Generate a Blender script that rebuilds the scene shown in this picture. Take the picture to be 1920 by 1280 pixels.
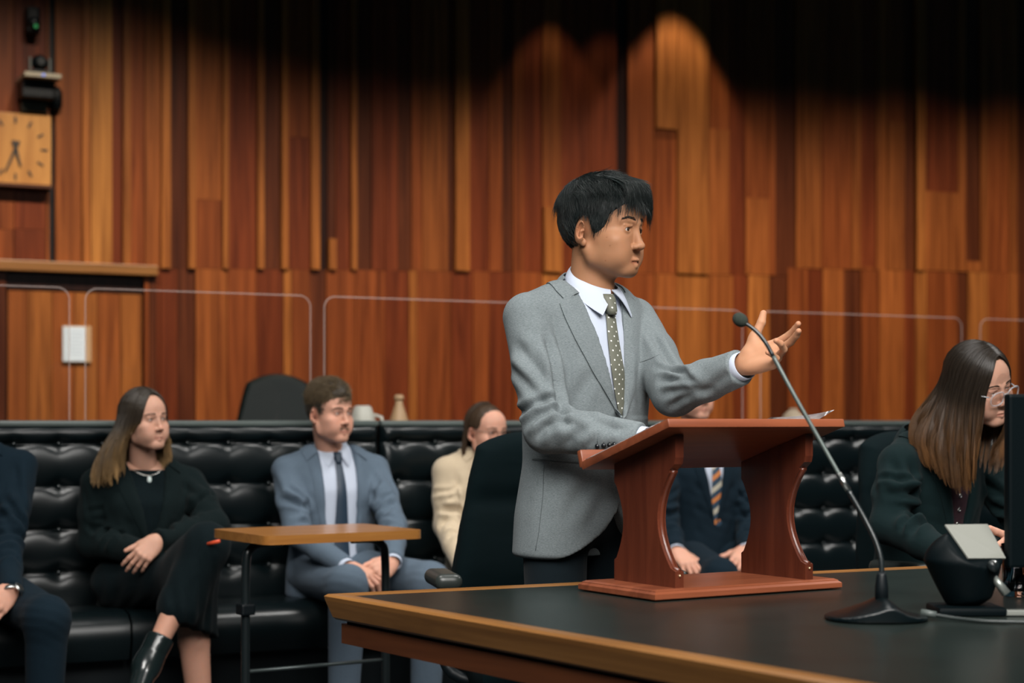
import bpy, bmesh, math, random
import numpy as np
from mathutils import Vector, Matrix, Euler
from mathutils.bvhtree import BVHTree

for _o in list(bpy.data.objects):
    bpy.data.objects.remove(_o)
scene = bpy.context.scene
COL = scene.collection

# ------------------------------------------------------------------ camera
F_PX, HOR, CAMZ = 3200.0, 790.0, 1.12
cam_d = bpy.data.cameras.new('camera')
cam = bpy.data.objects.new('camera', cam_d)
COL.objects.link(cam)
cam.location = (0, 0, CAMZ)
cam.rotation_euler = (math.pi / 2, 0, 0)
cam_d.sensor_width = 36.0
cam_d.lens = 36.0 * F_PX / 1920.0
cam_d.shift_y = (HOR - 640.0) / 1920.0
cam_d.clip_end = 100
cam_d.dof.use_dof = True
cam_d.dof.focus_distance = 4.02
cam_d.dof.aperture_fstop = 3.0
scene.camera = cam

# ------------------------------------------------------------------ world, colour management
world = bpy.data.worlds.new('world')
scene.world = world
world.use_nodes = True
_bg = world.node_tree.nodes['Background']
_bg.inputs[0].default_value = (0.16, 0.42, 0.55, 1)
_bg.inputs[1].default_value = 0.05
scene.view_settings.view_transform = 'Standard'
scene.view_settings.look = 'None'
scene.view_settings.gamma = 1.0
scene.view_settings.use_curve_mapping = False
scene.view_settings.exposure = 0.0

# ------------------------------------------------------------------ overhead lights of the room, some of them added
def area_light(name, loc, target, size, power, color, size_y=None, spread=180):
    d = bpy.data.lights.new(name, 'AREA')
    d.shape = 'RECTANGLE'
    d.size = size
    d.size_y = size_y or size
    d.energy = power
    d.color = color
    d.spread = math.radians(spread)
    o = bpy.data.objects.new(name, d)
    COL.objects.link(o)
    o.location = loc
    o.rotation_euler = (Vector(target) - Vector(loc)).to_track_quat('-Z', 'Y').to_euler()
    o['kind'] = 'helper'
    return o

def spot_light(name, loc, target, power, color, angle, blend, radius=0.03):
    d = bpy.data.lights.new(name, 'SPOT')
    d.energy = power
    d.color = color
    d.spot_size = math.radians(angle)
    d.spot_blend = blend
    d.shadow_soft_size = radius
    o = bpy.data.objects.new(name, d)
    COL.objects.link(o)
    o.location = loc
    o.rotation_euler = (Vector(target) - Vector(loc)).to_track_quat('-Z', 'Y').to_euler()
    o['kind'] = 'helper'
    return o

WARM = (1.0, 0.86, 0.72)
NEUT = (1.0, 0.97, 0.93)
area_light('overhead_area_light', (1.5, 1.3, 3.7), (0.5, 3.9, 1.1), 2.4, 37, NEUT, 1.6, 80)
area_light('overhead_area_light', (-0.9, 0.9, 3.7), (0.0, 4.0, 1.0), 2.4, 19, NEUT, 1.6, 76)
area_light('overhead_area_light', (0.5, -0.8, 3.8), (0.4, 4.0, 0.3), 2.6, 33, NEUT, 1.8, 70)  # added fill from behind the camera, softens the shading on faces
area_light('overhead_area_light', (-1.2, 4.5, 4.4), (-0.8, 5.4, 0.8), 1.2, 30, NEUT, 0.8, 110)
area_light('overhead_area_light', (4.3, 6.3, 4.4), (2.6, 7.1, 0.7), 1.4, 48, NEUT, 0.9, 110)  # added out of view to put highlights on the right bench leather
area_light('overhead_area_light', (1.2, 5.6, 4.5), (1.0, 6.2, 0.6), 1.2, 42, NEUT, 0.8, 110)

# ------------------------------------------------------------------ back wall frame (local x runs along the wall)
WA = math.atan(0.49)
WU = Vector((math.cos(WA), math.sin(WA), 0))
WN = Vector((math.sin(WA), -math.cos(WA), 0))          # towards the room
WY0 = 12.36

def wall_s(px):
    t = (px - 960.0) / F_PX
    return t * WY0 / (1 - 0.49 * t) / math.cos(WA)

def wall_z(px, py):
    t = (px - 960.0) / F_PX
    return CAMZ + (HOR - py) * (WY0 / (1 - 0.49 * t)) / F_PX

def wall_p(s, off, z):
    v = Vector((0, WY0, 0)) + WU * s + WN * off
    return (v.x, v.y, z)

# wall-washing spotlights in the ceiling, three metres out from the wall: pixel column, height aimed at, power
for px, aim, pw in ((-330, 1.05, 300), (-60, 1.10, 350), (190, 0.90, 350), (440, 0.45, 320), (690, 0.20, 340), (900, 0.25, 340), (1090, 0.50, 350), (1310, 0.75, 500),
                    (1520, 0.75, 350), (1720, 0.95, 360), (1920, 1.05, 360), (2150, 1.05, 360)):
    s = wall_s(px)
    spot_light('wall_washer', wall_p(s, 3.0, 5.0), wall_p(s, 0.0, aim), pw, WARM, 66, 1.0, 0.05)
# three narrow downlights close to the boards
for px, off, z, pw, ang in ((1258, 0.38, 4.66, 80, 68), (1138, 0.34, 4.50, 9, 64), (1032, 0.34, 4.50, 16, 64)):
    s = wall_s(px)
    spot_light('wall_downlight', wall_p(s, off, z), wall_p(s, off, 1.0), pw, WARM, ang, 0.25, 0.05)
# ------------------------------------------------------------------ materials
def new_mat(name):
    m = bpy.data.materials.new(name)
    m.use_nodes = True
    nt = m.node_tree
    return m, nt, nt.nodes['Principled BSDF']

def nd(nt, typ, **kw):
    n = nt.nodes.new(typ)
    for k, v in kw.items():
        if k.startswith('i_'):
            key = k[2:]
            n.inputs[int(key) if key.isdigit() else key.replace('_', ' ')].default_value = v
        else:
            setattr(n, k, v)
    return n

def lk(nt, a, b):
    nt.links.new(a, b)

def rgba(c):
    return (c[0], c[1], c[2], 1)

def plain(name, color, rough=0.5, metal=0.0, spec=0.5, bump=0.0, bscale=200, coat=0.0, sheen=0.0, var=0.0, vscale=20):
    m, nt, b = new_mat(name)
    b.inputs['Base Color'].default_value = rgba(color)
    b.inputs['Roughness'].default_value = rough
    b.inputs['Metallic'].default_value = metal
    b.inputs['Specular IOR Level'].default_value = spec
    b.inputs['Coat Weight'].default_value = coat
    b.inputs['Sheen Weight'].default_value = sheen
    tc = nd(nt, 'ShaderNodeTexCoord')
    if var:
        n = nd(nt, 'ShaderNodeTexNoise', i_Scale=vscale, i_Detail=4.0)
        lk(nt, tc.outputs['Object'], n.inputs['Vector'])
        mr = nd(nt, 'ShaderNodeMapRange', i_3=1 - var, i_4=1 + var)
        lk(nt, n.outputs[0], mr.inputs[0])
        mx = nd(nt, 'ShaderNodeVectorMath', operation='SCALE')
        mx.inputs[0].default_value = color
        lk(nt, mr.outputs[0], mx.inputs['Scale'])
        lk(nt, mx.outputs[0], b.inputs['Base Color'])
    if bump:
        n = nd(nt, 'ShaderNodeTexNoise', i_Scale=bscale, i_Detail=3.0)
        lk(nt, tc.outputs['Object'], n.inputs['Vector'])
        bp = nd(nt, 'ShaderNodeBump', i_Strength=bump, i_Distance=0.002)
        lk(nt, n.outputs[0], bp.inputs['Height'])
        lk(nt, bp.outputs[0], b.inputs['Normal'])
    return m

def wood(name, dark, light, axis='Z', scale=6.0, rough=0.4, stretch=14.0, objcol=False, coat=0.0, spec=0.4):
    """Grain stretched along an axis of object space; with objcol the board's own colour tints it."""
    m, nt, b = new_mat(name)
    b.inputs['Roughness'].default_value = rough
    b.inputs['Coat Weight'].default_value = coat
    b.inputs['Coat Roughness'].default_value = 0.25
    b.inputs['Specular IOR Level'].default_value = spec
    mp = nd(nt, 'ShaderNodeMapping')
    sc = [scale * stretch / 4] * 3
    sc['XYZ'.index(axis)] = scale / stretch * 2
    mp.inputs['Scale'].default_value = sc
    if objcol:
        oi = nd(nt, 'ShaderNodeObjectInfo')
        geo = nd(nt, 'ShaderNodeNewGeometry')
        ad = nd(nt, 'ShaderNodeVectorMath', operation='MULTIPLY_ADD')
        ad.inputs[1].default_value = (1, 1, 1)
        sv = nd(nt, 'ShaderNodeVectorMath', operation='SCALE')
        sv.inputs[0].default_value = (37.0, 11.0, 53.0)
        lk(nt, oi.outputs['Random'], sv.inputs['Scale'])
        lk(nt, geo.outputs['Position'], ad.inputs[0])
        lk(nt, sv.outputs[0], ad.inputs[2])
        lk(nt, ad.outputs[0], mp.inputs['Vector'])
    else:
        tc = nd(nt, 'ShaderNodeTexCoord')
        lk(nt, tc.outputs['Object'], mp.inputs['Vector'])
    n = nd(nt, 'ShaderNodeTexNoise', i_Scale=1.0, i_Detail=6.0, i_Roughness=0.6, i_Distortion=0.6)
    lk(nt, mp.outputs[0], n.inputs['Vector'])
    r = nd(nt, 'ShaderNodeValToRGB')
    r.color_ramp.elements[0].position = 0.3
    r.color_ramp.elements[1].position = 0.72
    r.color_ramp.elements[0].color = rgba(dark)
    r.color_ramp.elements[1].color = rgba(light)
    lk(nt, n.outputs[0], r.inputs[0])
    if objcol:
        mx = nd(nt, 'ShaderNodeMix', data_type='RGBA', blend_type='MULTIPLY')
        mx.inputs[0].default_value = 1.0
        lk(nt, r.outputs[0], mx.inputs[6])
        lk(nt, oi.outputs['Color'], mx.inputs[7])
        lk(nt, mx.outputs[2], b.inputs['Base Color'])
    else:
        lk(nt, r.outputs[0], b.inputs['Base Color'])
    bp = nd(nt, 'ShaderNodeBump', i_Strength=0.12, i_Distance=0.002)
    lk(nt, n.outputs[0], bp.inputs['Height'])
    lk(nt, bp.outputs[0], b.inputs['Normal'])
    return m

def fabric(name, c1, c2, scale=900.0, stretch=(1, 1, 5), rough=0.9, bump=0.25, sheen=0.15, big=0.0):
    m, nt, b = new_mat(name)
    b.inputs['Roughness'].default_value = rough
    b.inputs['Specular IOR Level'].default_value = 0.12
    b.inputs['Sheen Weight'].default_value = sheen
    b.inputs['Sheen Roughness'].default_value = 0.5
    tc = nd(nt, 'ShaderNodeTexCoord')
    mp = nd(nt, 'ShaderNodeMapping')
    mp.inputs['Scale'].default_value = stretch
    lk(nt, tc.outputs['Object'], mp.inputs['Vector'])
    n = nd(nt, 'ShaderNodeTexNoise', i_Scale=scale, i_Detail=3.0, i_Roughness=0.7)
    lk(nt, mp.outputs[0], n.inputs['Vector'])
    r = nd(nt, 'ShaderNodeValToRGB')
    r.color_ramp.elements[0].position = 0.35
    r.color_ramp.elements[1].position = 0.65
    r.color_ramp.elements[0].color = rgba(c1)
    r.color_ramp.elements[1].color = rgba(c2)
    lk(nt, n.outputs[0], r.inputs[0])
    lk(nt, r.outputs[0], b.inputs['Base Color'])
    bp = nd(nt, 'ShaderNodeBump', i_Strength=bump, i_Distance=0.001)
    lk(nt, n.outputs[0], bp.inputs['Height'])
    if big:
        n2 = nd(nt, 'ShaderNodeTexNoise', i_Scale=14.0, i_Detail=2.0, i_Distortion=0.8)
        lk(nt, tc.outputs['Object'], n2.inputs['Vector'])
        bp2 = nd(nt, 'ShaderNodeBump', i_Strength=big, i_Distance=0.02)
        lk(nt, n2.outputs[0], bp2.inputs['Height'])
        lk(nt, bp.outputs[0], bp2.inputs['Normal'])
        lk(nt, bp2.outputs[0], b.inputs['Normal'])
    else:
        lk(nt, bp.outputs[0], b.inputs['Normal'])
    return m

def skin_mat(name, color, rough=0.55):
    m, nt, b = new_mat(name)
    at = nd(nt, 'ShaderNodeVertexColor', layer_name='tint')
    tc = nd(nt, 'ShaderNodeTexCoord')
    n = nd(nt, 'ShaderNodeTexNoise', i_Scale=45.0, i_Detail=3.0)
    lk(nt, tc.outputs['Object'], n.inputs['Vector'])
    mr = nd(nt, 'ShaderNodeMapRange', i_3=0.93, i_4=1.06)
    lk(nt, n.outputs[0], mr.inputs[0])
    mx = nd(nt, 'ShaderNodeMix', data_type='RGBA', blend_type='MULTIPLY')
    mx.inputs[0].default_value = 1.0
    mx.inputs[6].default_value = rgba(color)
    lk(nt, at.outputs[0], mx.inputs[7])
    sc = nd(nt, 'ShaderNodeVectorMath', operation='SCALE')
    lk(nt, mx.outputs[2], sc.inputs[0])
    lk(nt, mr.outputs[0], sc.inputs['Scale'])
    lk(nt, sc.outputs[0], b.inputs['Base Color'])
    b.inputs['Roughness'].default_value = rough
    b.inputs['Specular IOR Level'].default_value = 0.28
    b.inputs['Subsurface Weight'].default_value = 0.18
    b.inputs['Subsurface Radius'].default_value = (0.6, 0.22, 0.12)
    b.inputs['Subsurface Scale'].default_value = 0.008
    n2 = nd(nt, 'ShaderNodeTexNoise', i_Scale=700.0, i_Detail=2.0)
    lk(nt, tc.outputs['Object'], n2.inputs['Vector'])
    bp = nd(nt, 'ShaderNodeBump', i_Strength=0.12, i_Distance=0.0006)
    lk(nt, n2.outputs[0], bp.inputs['Height'])
    lk(nt, bp.outputs[0], b.inputs['Normal'])
    return m

def hair_mat(name, root, tip, rough=0.38, spec=0.5):
    m, nt, b = new_mat(name)
    at = nd(nt, 'ShaderNodeVertexColor', layer_name='tint')
    mx = nd(nt, 'ShaderNodeMix', data_type='RGBA')
    mx.inputs[6].default_value = rgba(root)
    mx.inputs[7].default_value = rgba(tip)
    sp = nd(nt, 'ShaderNodeSeparateColor')
    lk(nt, at.outputs[0], sp.inputs[0])
    lk(nt, sp.outputs[0], mx.inputs[0])
    sc = nd(nt, 'ShaderNodeVectorMath', operation='SCALE')
    lk(nt, mx.outputs[2], sc.inputs[0])
    lk(nt, sp.outputs[1], sc.inputs['Scale'])
    lk(nt, sc.outputs[0], b.inputs['Base Color'])
    b.inputs['Roughness'].default_value = rough
    b.inputs['Specular IOR Level'].default_value = spec
    return m

# ------------------------------------------------------------------ objects
def tag(o, label=None, cat=None, group=None, kind=None):
    if label: o['label'] = label
    if cat: o['category'] = cat
    if group: o['group'] = group
    if kind: o['kind'] = kind
    return o

def empty(name, loc=(0, 0, 0), rz=0.0):
    o = bpy.data.objects.new(name, None)
    COL.objects.link(o)
    o.location = loc
    o.rotation_euler = (0, 0, rz)
    return o

def link(name, me, mat=None, parent=None, smooth=False, loc=None, rot=None):
    o = bpy.data.objects.new(name, me)
    COL.objects.link(o)
    if mat is not None:
        for mm in (mat if isinstance(mat, (list, tuple)) else [mat]):
            me.materials.append(mm)
    if parent is not None:
        o.parent = parent
    if smooth:
        me.polygons.foreach_set('use_smooth', [True] * len(me.polygons))
    if loc is not None: o.location = loc
    if rot is not None: o.rotation_euler = rot
    return o

def copy_obj(o, parent=None, loc=None):
    c = o.copy()
    COL.objects.link(c)
    c.parent = parent
    if loc is not None: c.location = loc
    return c

def np_mesh(name, verts, faces, smooth=True):
    """faces: (n,3) or (n,4) integer array."""
    verts = np.asarray(verts, dtype=np.float32)
    faces = np.asarray(faces, dtype=np.int32)
    me = bpy.data.meshes.new(name)
    k = faces.shape[1]
    me.vertices.add(len(verts))
    me.vertices.foreach_set('co', verts.ravel())
    me.loops.add(faces.size)
    me.loops.foreach_set('vertex_index', faces.ravel())
    me.polygons.add(len(faces))
    me.polygons.foreach_set('loop_start', np.arange(0, faces.size, k, dtype=np.int32))
    if smooth:
        me.polygons.foreach_set('use_smooth', np.ones(len(faces), dtype=bool))
    me.update(calc_edges=True)
    me.validate()
    return me

def set_tint(me, cols):
    a = me.color_attributes.new('tint', 'FLOAT_COLOR', 'POINT')
    c = np.ones((len(me.vertices), 4), dtype=np.float32)
    c[:, :3] = cols
    a.data.foreach_set('color', c.ravel())

class MB:
    """Collects simple solids into one bmesh."""
    def __init__(self):
        self.bm = bmesh.new()
    def box(self, c, s, rz=0.0, bevel=0.0, rot=None):
        m = Matrix.Translation(c) @ (rot.to_4x4() if rot is not None else Matrix.Rotation(rz, 4, 'Z')) @ Matrix.Diagonal((s[0], s[1], s[2], 1))
        r = bmesh.ops.create_cube(self.bm, size=1.0, matrix=m)
        if bevel:
            es = list({e for v in r['verts'] for e in v.link_edges})
            bmesh.ops.bevel(self.bm, geom=es, offset=bevel, segments=2, affect='EDGES', profile=0.6)
        return self
    def tube(self, pts, r, n=10, cap=True, closed=False):
        pts = [Vector(p) for p in pts]
        rs = r if isinstance(r, (list, tuple)) else [r] * len(pts)
        rings = []
        up = None
        for i, p in enumerate(pts):
            if closed:
                t = (pts[(i + 1) % len(pts)] - pts[i - 1]).normalized()
            else:
                t = (pts[min(i + 1, len(pts) - 1)] - pts[max(i - 1, 0)]).normalized()
            if up is None:
                up = Vector((0, 0, 1)) if abs(t.z) < 0.9 else Vector((1, 0, 0))
            a = (up - t * up.dot(t)).normalized()
            up = a
            b = t.cross(a)
            rings.append([self.bm.verts.new(p + (a * math.cos(2 * math.pi * k / n) + b * math.sin(2 * math.pi * k / n)) * rs[i]) for k in range(n)])
        m = len(rings)
        for i in range(m if closed else m - 1):
            A, B = rings[i], rings[(i + 1) % m]
            for k in range(n):
                self.bm.faces.new((A[k], A[(k + 1) % n], B[(k + 1) % n], B[k]))
        if cap and not closed:
            self.bm.faces.new(list(reversed(rings[0])))
            self.bm.faces.new(rings[-1])
        return self
    def lathe(self, prof, c=(0, 0, 0), n=24, rot=None):
        """prof: list of (r, z)."""
        rings = []
        M = rot.to_4x4() if rot is not None else Matrix.Identity(4)
        for r, z in prof:
            rings.append([self.bm.verts.new(Vector(c) + (M @ Vector((r * math.cos(2 * math.pi * k / n), r * math.sin(2 * math.pi * k / n), z)))) for k in range(n)])
        for A, B in zip(rings[:-1], rings[1:]):
            for k in range(n):
                self.bm.faces.new((A[k], A[(k + 1) % n], B[(k + 1) % n], B[k]))
        self.bm.faces.new(list(reversed(rings[0])))
        self.bm.faces.new(rings[-1])
        return self
    def prism(self, poly, t0, t1, frame):
        """poly: 2D outline (a,b); frame(a,b,t) -> 3D point."""
        A = [self.bm.verts.new(frame(a, b, t0)) for a, b in poly]
        B = [self.bm.verts.new(frame(a, b, t1)) for a, b in poly]
        n = len(poly)
        for k in range(n):
            self.bm.faces.new((A[k], A[(k + 1) % n], B[(k + 1) % n], B[k]))
        self.bm.faces.new(list(reversed(A)))
        self.bm.faces.new(B)
        return self
    def sphere(self, c, r, seg=16, rot=None):
        s = r if isinstance(r, (tuple, list)) else (r, r, r)
        m = Matrix.Translation(c) @ (rot.to_4x4() if rot is not None else Matrix.Identity(4)) @ Matrix.Diagonal((s[0], s[1], s[2], 1))
        bmesh.ops.create_uvsphere(self.bm, u_segments=seg, v_segments=max(6, seg // 2), radius=1.0, matrix=m)
        return self
    def bevel_all(self, off, seg=2, angle=0.5):
        es = [e for e in self.bm.edges if len(e.link_faces) == 2 and e.calc_face_angle(0) > angle]
        bmesh.ops.bevel(self.bm, geom=es, offset=off, segments=seg, affect='EDGES', profile=0.6)
        return self
    def build(self, name, mat=None, parent=None, smooth=False, loc=None, rot=None, auto=None):
        bmesh.ops.recalc_face_normals(self.bm, faces=self.bm.faces)
        me = bpy.data.meshes.new(name)
        self.bm.to_mesh(me)
        self.bm.free()
        o = link(name, me, mat, parent, smooth or auto is not None, loc, rot)
        if auto is not None:
            me.set_sharp_from_angle(angle=math.radians(auto))
        return o

# ------------------------------------------------------------------ implicit surfaces (smooth unions of simple solids, surface nets)
def v3(p):
    return np.asarray(p, dtype=np.float32)

def smin(a, b, k):
    if k <= 0: return np.minimum(a, b)
    h = np.maximum(k - np.abs(a - b), 0) / k
    return np.minimum(a, b) - h * h * k * 0.25

class Field:
    def __init__(self, lo, hi, h):
        self.h = h
        self.lo = v3(lo)
        n = np.maximum(2, np.ceil((v3(hi) - self.lo) / h).astype(int) + 1)
        self.n = n
        self.ax = [self.lo[i] + h * np.arange(n[i], dtype=np.float32) for i in range(3)]
        self.D = np.full(tuple(n), 0.06, dtype=np.float32)
    def _sl(self, lo, hi, pad):
        sl = []
        for i in range(3):
            a = int(np.floor((lo[i] - pad - self.lo[i]) / self.h))
            b = int(np.ceil((hi[i] + pad - self.lo[i]) / self.h)) + 1
            a = max(a, 0); b = min(b, self.n[i])
            if b <= a: return None
            sl.append(slice(a, b))
        return tuple(sl)
    def grid(self, sl):
        return (self.ax[0][sl[0]][:, None, None], self.ax[1][sl[1]][None, :, None], self.ax[2][sl[2]][None, None, :])
    def op(self, fn, lo, hi, k=0.0, sub=False, inter=False):
        pad = k + 3 * self.h
        sl = self._sl(v3(lo), v3(hi), pad)
        if sl is None: return self
        d = fn(*self.grid(sl))
        cur = self.D[sl]
        if sub:
            self.D[sl] = -smin(-cur, d, k)
        else:
            self.D[sl] = smin(cur, d, k)
        return self
    def cap(self, a, b, ra, rb=None, k=0.0, sub=False, axis=None, sc=1.0):
        """tapered capsule; sc scales the section along axis (sc<1 flattens)."""
        rb = ra if rb is None else rb
        a = v3(a); b = v3(b)
        ba = b - a
        L = float(ba @ ba) + 1e-12
        R = max(ra, rb) * max(1.0, sc)
        if axis is not None:
            axis = v3(axis); axis = axis / np.linalg.norm(axis)
        def fn(x, y, z):
            px, py, pz = x - a[0], y - a[1], z - a[2]
            h = np.clip((px * ba[0] + py * ba[1] + pz * ba[2]) / L, 0, 1)
            qx, qy, qz = px - h * ba[0], py - h * ba[1], pz - h * ba[2]
            r = ra + (rb - ra) * h
            d2 = qx * qx + qy * qy + qz * qz
            if axis is not None:
                c = qx * axis[0] + qy * axis[1] + qz * axis[2]
                d2 = d2 + c * c * (1 / sc ** 2 - 1)
                return (np.sqrt(np.maximum(d2, 0)) - r) * min(1.0, sc ** 0.5)
            return np.sqrt(d2) - r
        return self.op(fn, np.minimum(a, b) - R, np.maximum(a, b) + R, k, sub)
    def chain(self, pts, rs, k=0.0, axis=None, sc=1.0):
        for i in range(len(pts) - 1):
            self.cap(pts[i], pts[i + 1], rs[i], rs[i + 1], k, axis=axis, sc=sc)
        return self
    def ell(self, c, r, k=0.0, sub=False, rot=None):
        c = v3(c); r = v3(r)
        M = np.array(rot, dtype=np.float32).T if rot is not None else None
        R = float(r.max()) if rot is not None else r
        def fn(x, y, z):
            px, py, pz = x - c[0], y - c[1], z - c[2]
            if M is not None:
                px, py, pz = (M[0, 0] * px + M[0, 1] * py + M[0, 2] * pz, M[1, 0] * px + M[1, 1] * py + M[1, 2] * pz,
                              M[2, 0] * px + M[2, 1] * py + M[2, 2] * pz)
            ax, ay, az = px / r[0], py / r[1], pz / r[2]
            k0 = np.sqrt(ax * ax + ay * ay + az * az)
            k1 = np.sqrt((ax / r[0]) ** 2 + (ay / r[1]) ** 2 + (az / r[2]) ** 2) + 1e-9
            return k0 * (k0 - 1) / k1
        return self.op(fn, c - R, c + R, k, sub)
    def box(self, c, s, rd=0.0, k=0.0, sub=False, rot=None):
        """rounded box, s = half sizes."""
        c = v3(c); s = v3(s)
        M = np.array(rot, dtype=np.float32).T if rot is not None else None
        R = float(np.linalg.norm(s)) if rot is not None else s
        def fn(x, y, z):
            px, py, pz = x - c[0], y - c[1], z - c[2]
            if M is not None:
                px, py, pz = (M[0, 0] * px + M[0, 1] * py + M[0, 2] * pz, M[1, 0] * px + M[1, 1] * py + M[1, 2] * pz,
                              M[2, 0] * px + M[2, 1] * py + M[2, 2] * pz)
            qx, qy, qz = np.abs(px) - (s[0] - rd), np.abs(py) - (s[1] - rd), np.abs(pz) - (s[2] - rd)
            return (np.sqrt(np.maximum(qx, 0) ** 2 + np.maximum(qy, 0) ** 2 + np.maximum(qz, 0) ** 2)
                    + np.minimum(np.maximum(qx, np.maximum(qy, qz)), 0) - rd)
        return self.op(fn, c - R, c + R, k, sub)
    def loft(self, secs, k=0.0, n=2.3, grow=0.0, rd=0.02):
        """secs: rows of (z, cx, cy, halfwidth, front depth, back depth), z rising."""
        S = np.array(secs, dtype=np.float64)
        zs = np.linspace(S[0, 0], S[-1, 0], 160)
        T = [np.interp(zs, S[:, 0], S[:, i]) for i in range(1, 6)]
        ker = np.hanning(15); ker /= ker.sum()
        T = [np.convolve(np.pad(t, 7, mode='edge'), ker, 'valid') for t in T]
        hw = S[:, 3].max() + abs(S[:, 1]).max() + grow
        lo = (-hw, (S[:, 2] - S[:, 4]).min() - grow, S[0, 0] - grow)
        hi = (hw, (S[:, 2] + S[:, 5]).max() + grow, S[-1, 0] + grow)
        def fn(x, y, z):
            cx, cy, w, f, b = [np.interp(z, zs, t).astype(np.float32) for t in T]
            w, f, b = w + grow, f + grow, b + grow
            px = np.abs(x - cx); py = y - cy
            dep = np.where(py < 0, f, b)
            q = ((px / w) ** n + (np.abs(py) / dep) ** n) ** (1.0 / n)
            d = (q - 1) * np.minimum(w, dep)
            dz = np.maximum(z - (S[-1, 0] + grow), (S[0, 0] - grow) - z)
            a = np.maximum(d + rd, 0); c = np.maximum(dz + rd, 0)
            return np.sqrt(a * a + c * c) + np.minimum(np.maximum(d + rd, dz + rd), 0) - rd
        return self.op(fn, lo, hi, k)
    def fn(self, f, lo, hi, k=0.0, sub=False):
        return self.op(f, lo, hi, k, sub)
    def mesh(self, smooth_it=1):
        D = self.D
        # keep the surface closed at the border of the grid
        for i in range(3):
            s0 = [slice(None)] * 3; s0[i] = 0
            s1 = [slice(None)] * 3; s1[i] = -1
            D[tuple(s0)] = np.maximum(D[tuple(s0)], 1e-4)
            D[tuple(s1)] = np.maximum(D[tuple(s1)], 1e-4)
        ins = D < 0
        nx, ny, nz = D.shape
        cnt = np.zeros((nx - 1, ny - 1, nz - 1), dtype=np.uint8)
        for a in (0, 1):
            for b in (0, 1):
                for c in (0, 1):
                    cnt += ins[a:nx - 1 + a, b:ny - 1 + b, c:nz - 1 + c]
        act = (cnt > 0) & (cnt < 8)
        I, J, K = np.nonzero(act)
        idx = np.full(act.shape, -1, dtype=np.int32)
        idx[I, J, K] = np.arange(len(I))
        acc = np.zeros((len(I), 3), dtype=np.float32)
        num = np.zeros(len(I), dtype=np.float32)
        cor = [(a, b, c) for a in (0, 1) for b in (0, 1) for c in (0, 1)]
        for p in cor:
            for ax in range(3):
                if p[ax]: continue
                q = list(p); q[ax] = 1
                d0 = D[I + p[0], J + p[1], K + p[2]]
                d1 = D[I + q[0], J + q[1], K + q[2]]
                m = (d0 < 0) != (d1 < 0)
                t = d0[m] / (d0[m] - d1[m])
                pt = np.empty((m.sum(), 3), dtype=np.float32)
                for j in range(3):
                    pt[:, j] = p[j] if j != ax else t
                acc[m] += pt
                num[m] += 1
        P = acc / num[:, None]
        V = np.stack([self.ax[0][I], self.ax[1][J], self.ax[2][K]], 1) + P * self.h
        quads = []
        for ax in range(3):
            sl0 = [slice(1, -1)] * 3; sl1 = [slice(1, -1)] * 3
            sl0[ax] = slice(0, -1); sl1[ax] = slice(1, None)
            A = ins[tuple(sl0)]; B = ins[tuple(sl1)]
            ch = np.nonzero(A != B)
            if len(ch[0]) == 0: continue
            base = [c.copy() for c in ch]
            for j in range(3):
                if j != ax: base[j] += 1
            u, w = (ax + 1) % 3, (ax + 2) % 3
            def cell(du, dw):
                cc = [b.copy() for b in base]
                cc[u] -= du; cc[w] -= dw
                return idx[cc[0], cc[1], cc[2]]
            q = np.stack([cell(1, 1), cell(0, 1), cell(0, 0), cell(1, 0)], 1)
            flip = ~A[ch]
            q[flip] = q[flip][:, ::-1]
            quads.append(q)
        Q = np.concatenate(quads)
        Q = Q[(Q >= 0).all(1)]
        for _ in range(smooth_it):
            for lam in (0.5, -0.52):
                s = np.zeros_like(V); c = np.zeros(len(V), dtype=np.float32)
                for e in range(4):
                    a, b = Q[:, e], Q[:, (e + 1) % 4]
                    for j in range(3):
                        s[:, j] += np.bincount(a, V[b, j], len(V)) + np.bincount(b, V[a, j], len(V))
                    c += np.bincount(a, minlength=len(V)) + np.bincount(b, minlength=len(V))
                V = V + lam * (s / np.maximum(c, 1)[:, None] - V)
        return V.astype(np.float32), Q

def vnormals(V, Q):
    n = np.cross(V[Q[:, 2]] - V[Q[:, 0]], V[Q[:, 3]] - V[Q[:, 1]])
    N = np.zeros_like(V)
    for e in range(Q.shape[1]):
        for j in range(3):
            N[:, j] += np.bincount(Q[:, e], n[:, j], len(V))
    return N / (np.linalg.norm(N, axis=1, keepdims=True) + 1e-12)

def bvh(V, Q):
    return BVHTree.FromPolygons([tuple(map(float, v)) for v in V], [tuple(map(int, q)) for q in Q])

def wobble(V, seed, freq, stretch=(1, 1, 1), octs=3):
    """cheap smooth noise in about -1..1"""
    rng = np.random.default_rng(seed)
    W = V * np.array(stretch)
    out = np.zeros(len(V)); amp = 1.0; tot = 0
    for o in range(octs):
        s = np.zeros(len(V))
        for _ in range(5):
            d = rng.normal(size=3); d /= np.linalg.norm(d)
            s += np.sin(W @ d * freq * (0.7 + 0.6 * rng.random()) + rng.random() * 6.28)
        out += amp * s / 3.2; tot += amp
        amp *= 0.5; freq *= 2.1
    return out / tot

def rotm(rx=0, ry=0, rz=0):
    return np.array(Euler((math.radians(rx), math.radians(ry), math.radians(rz)), 'XYZ').to_matrix())
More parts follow.
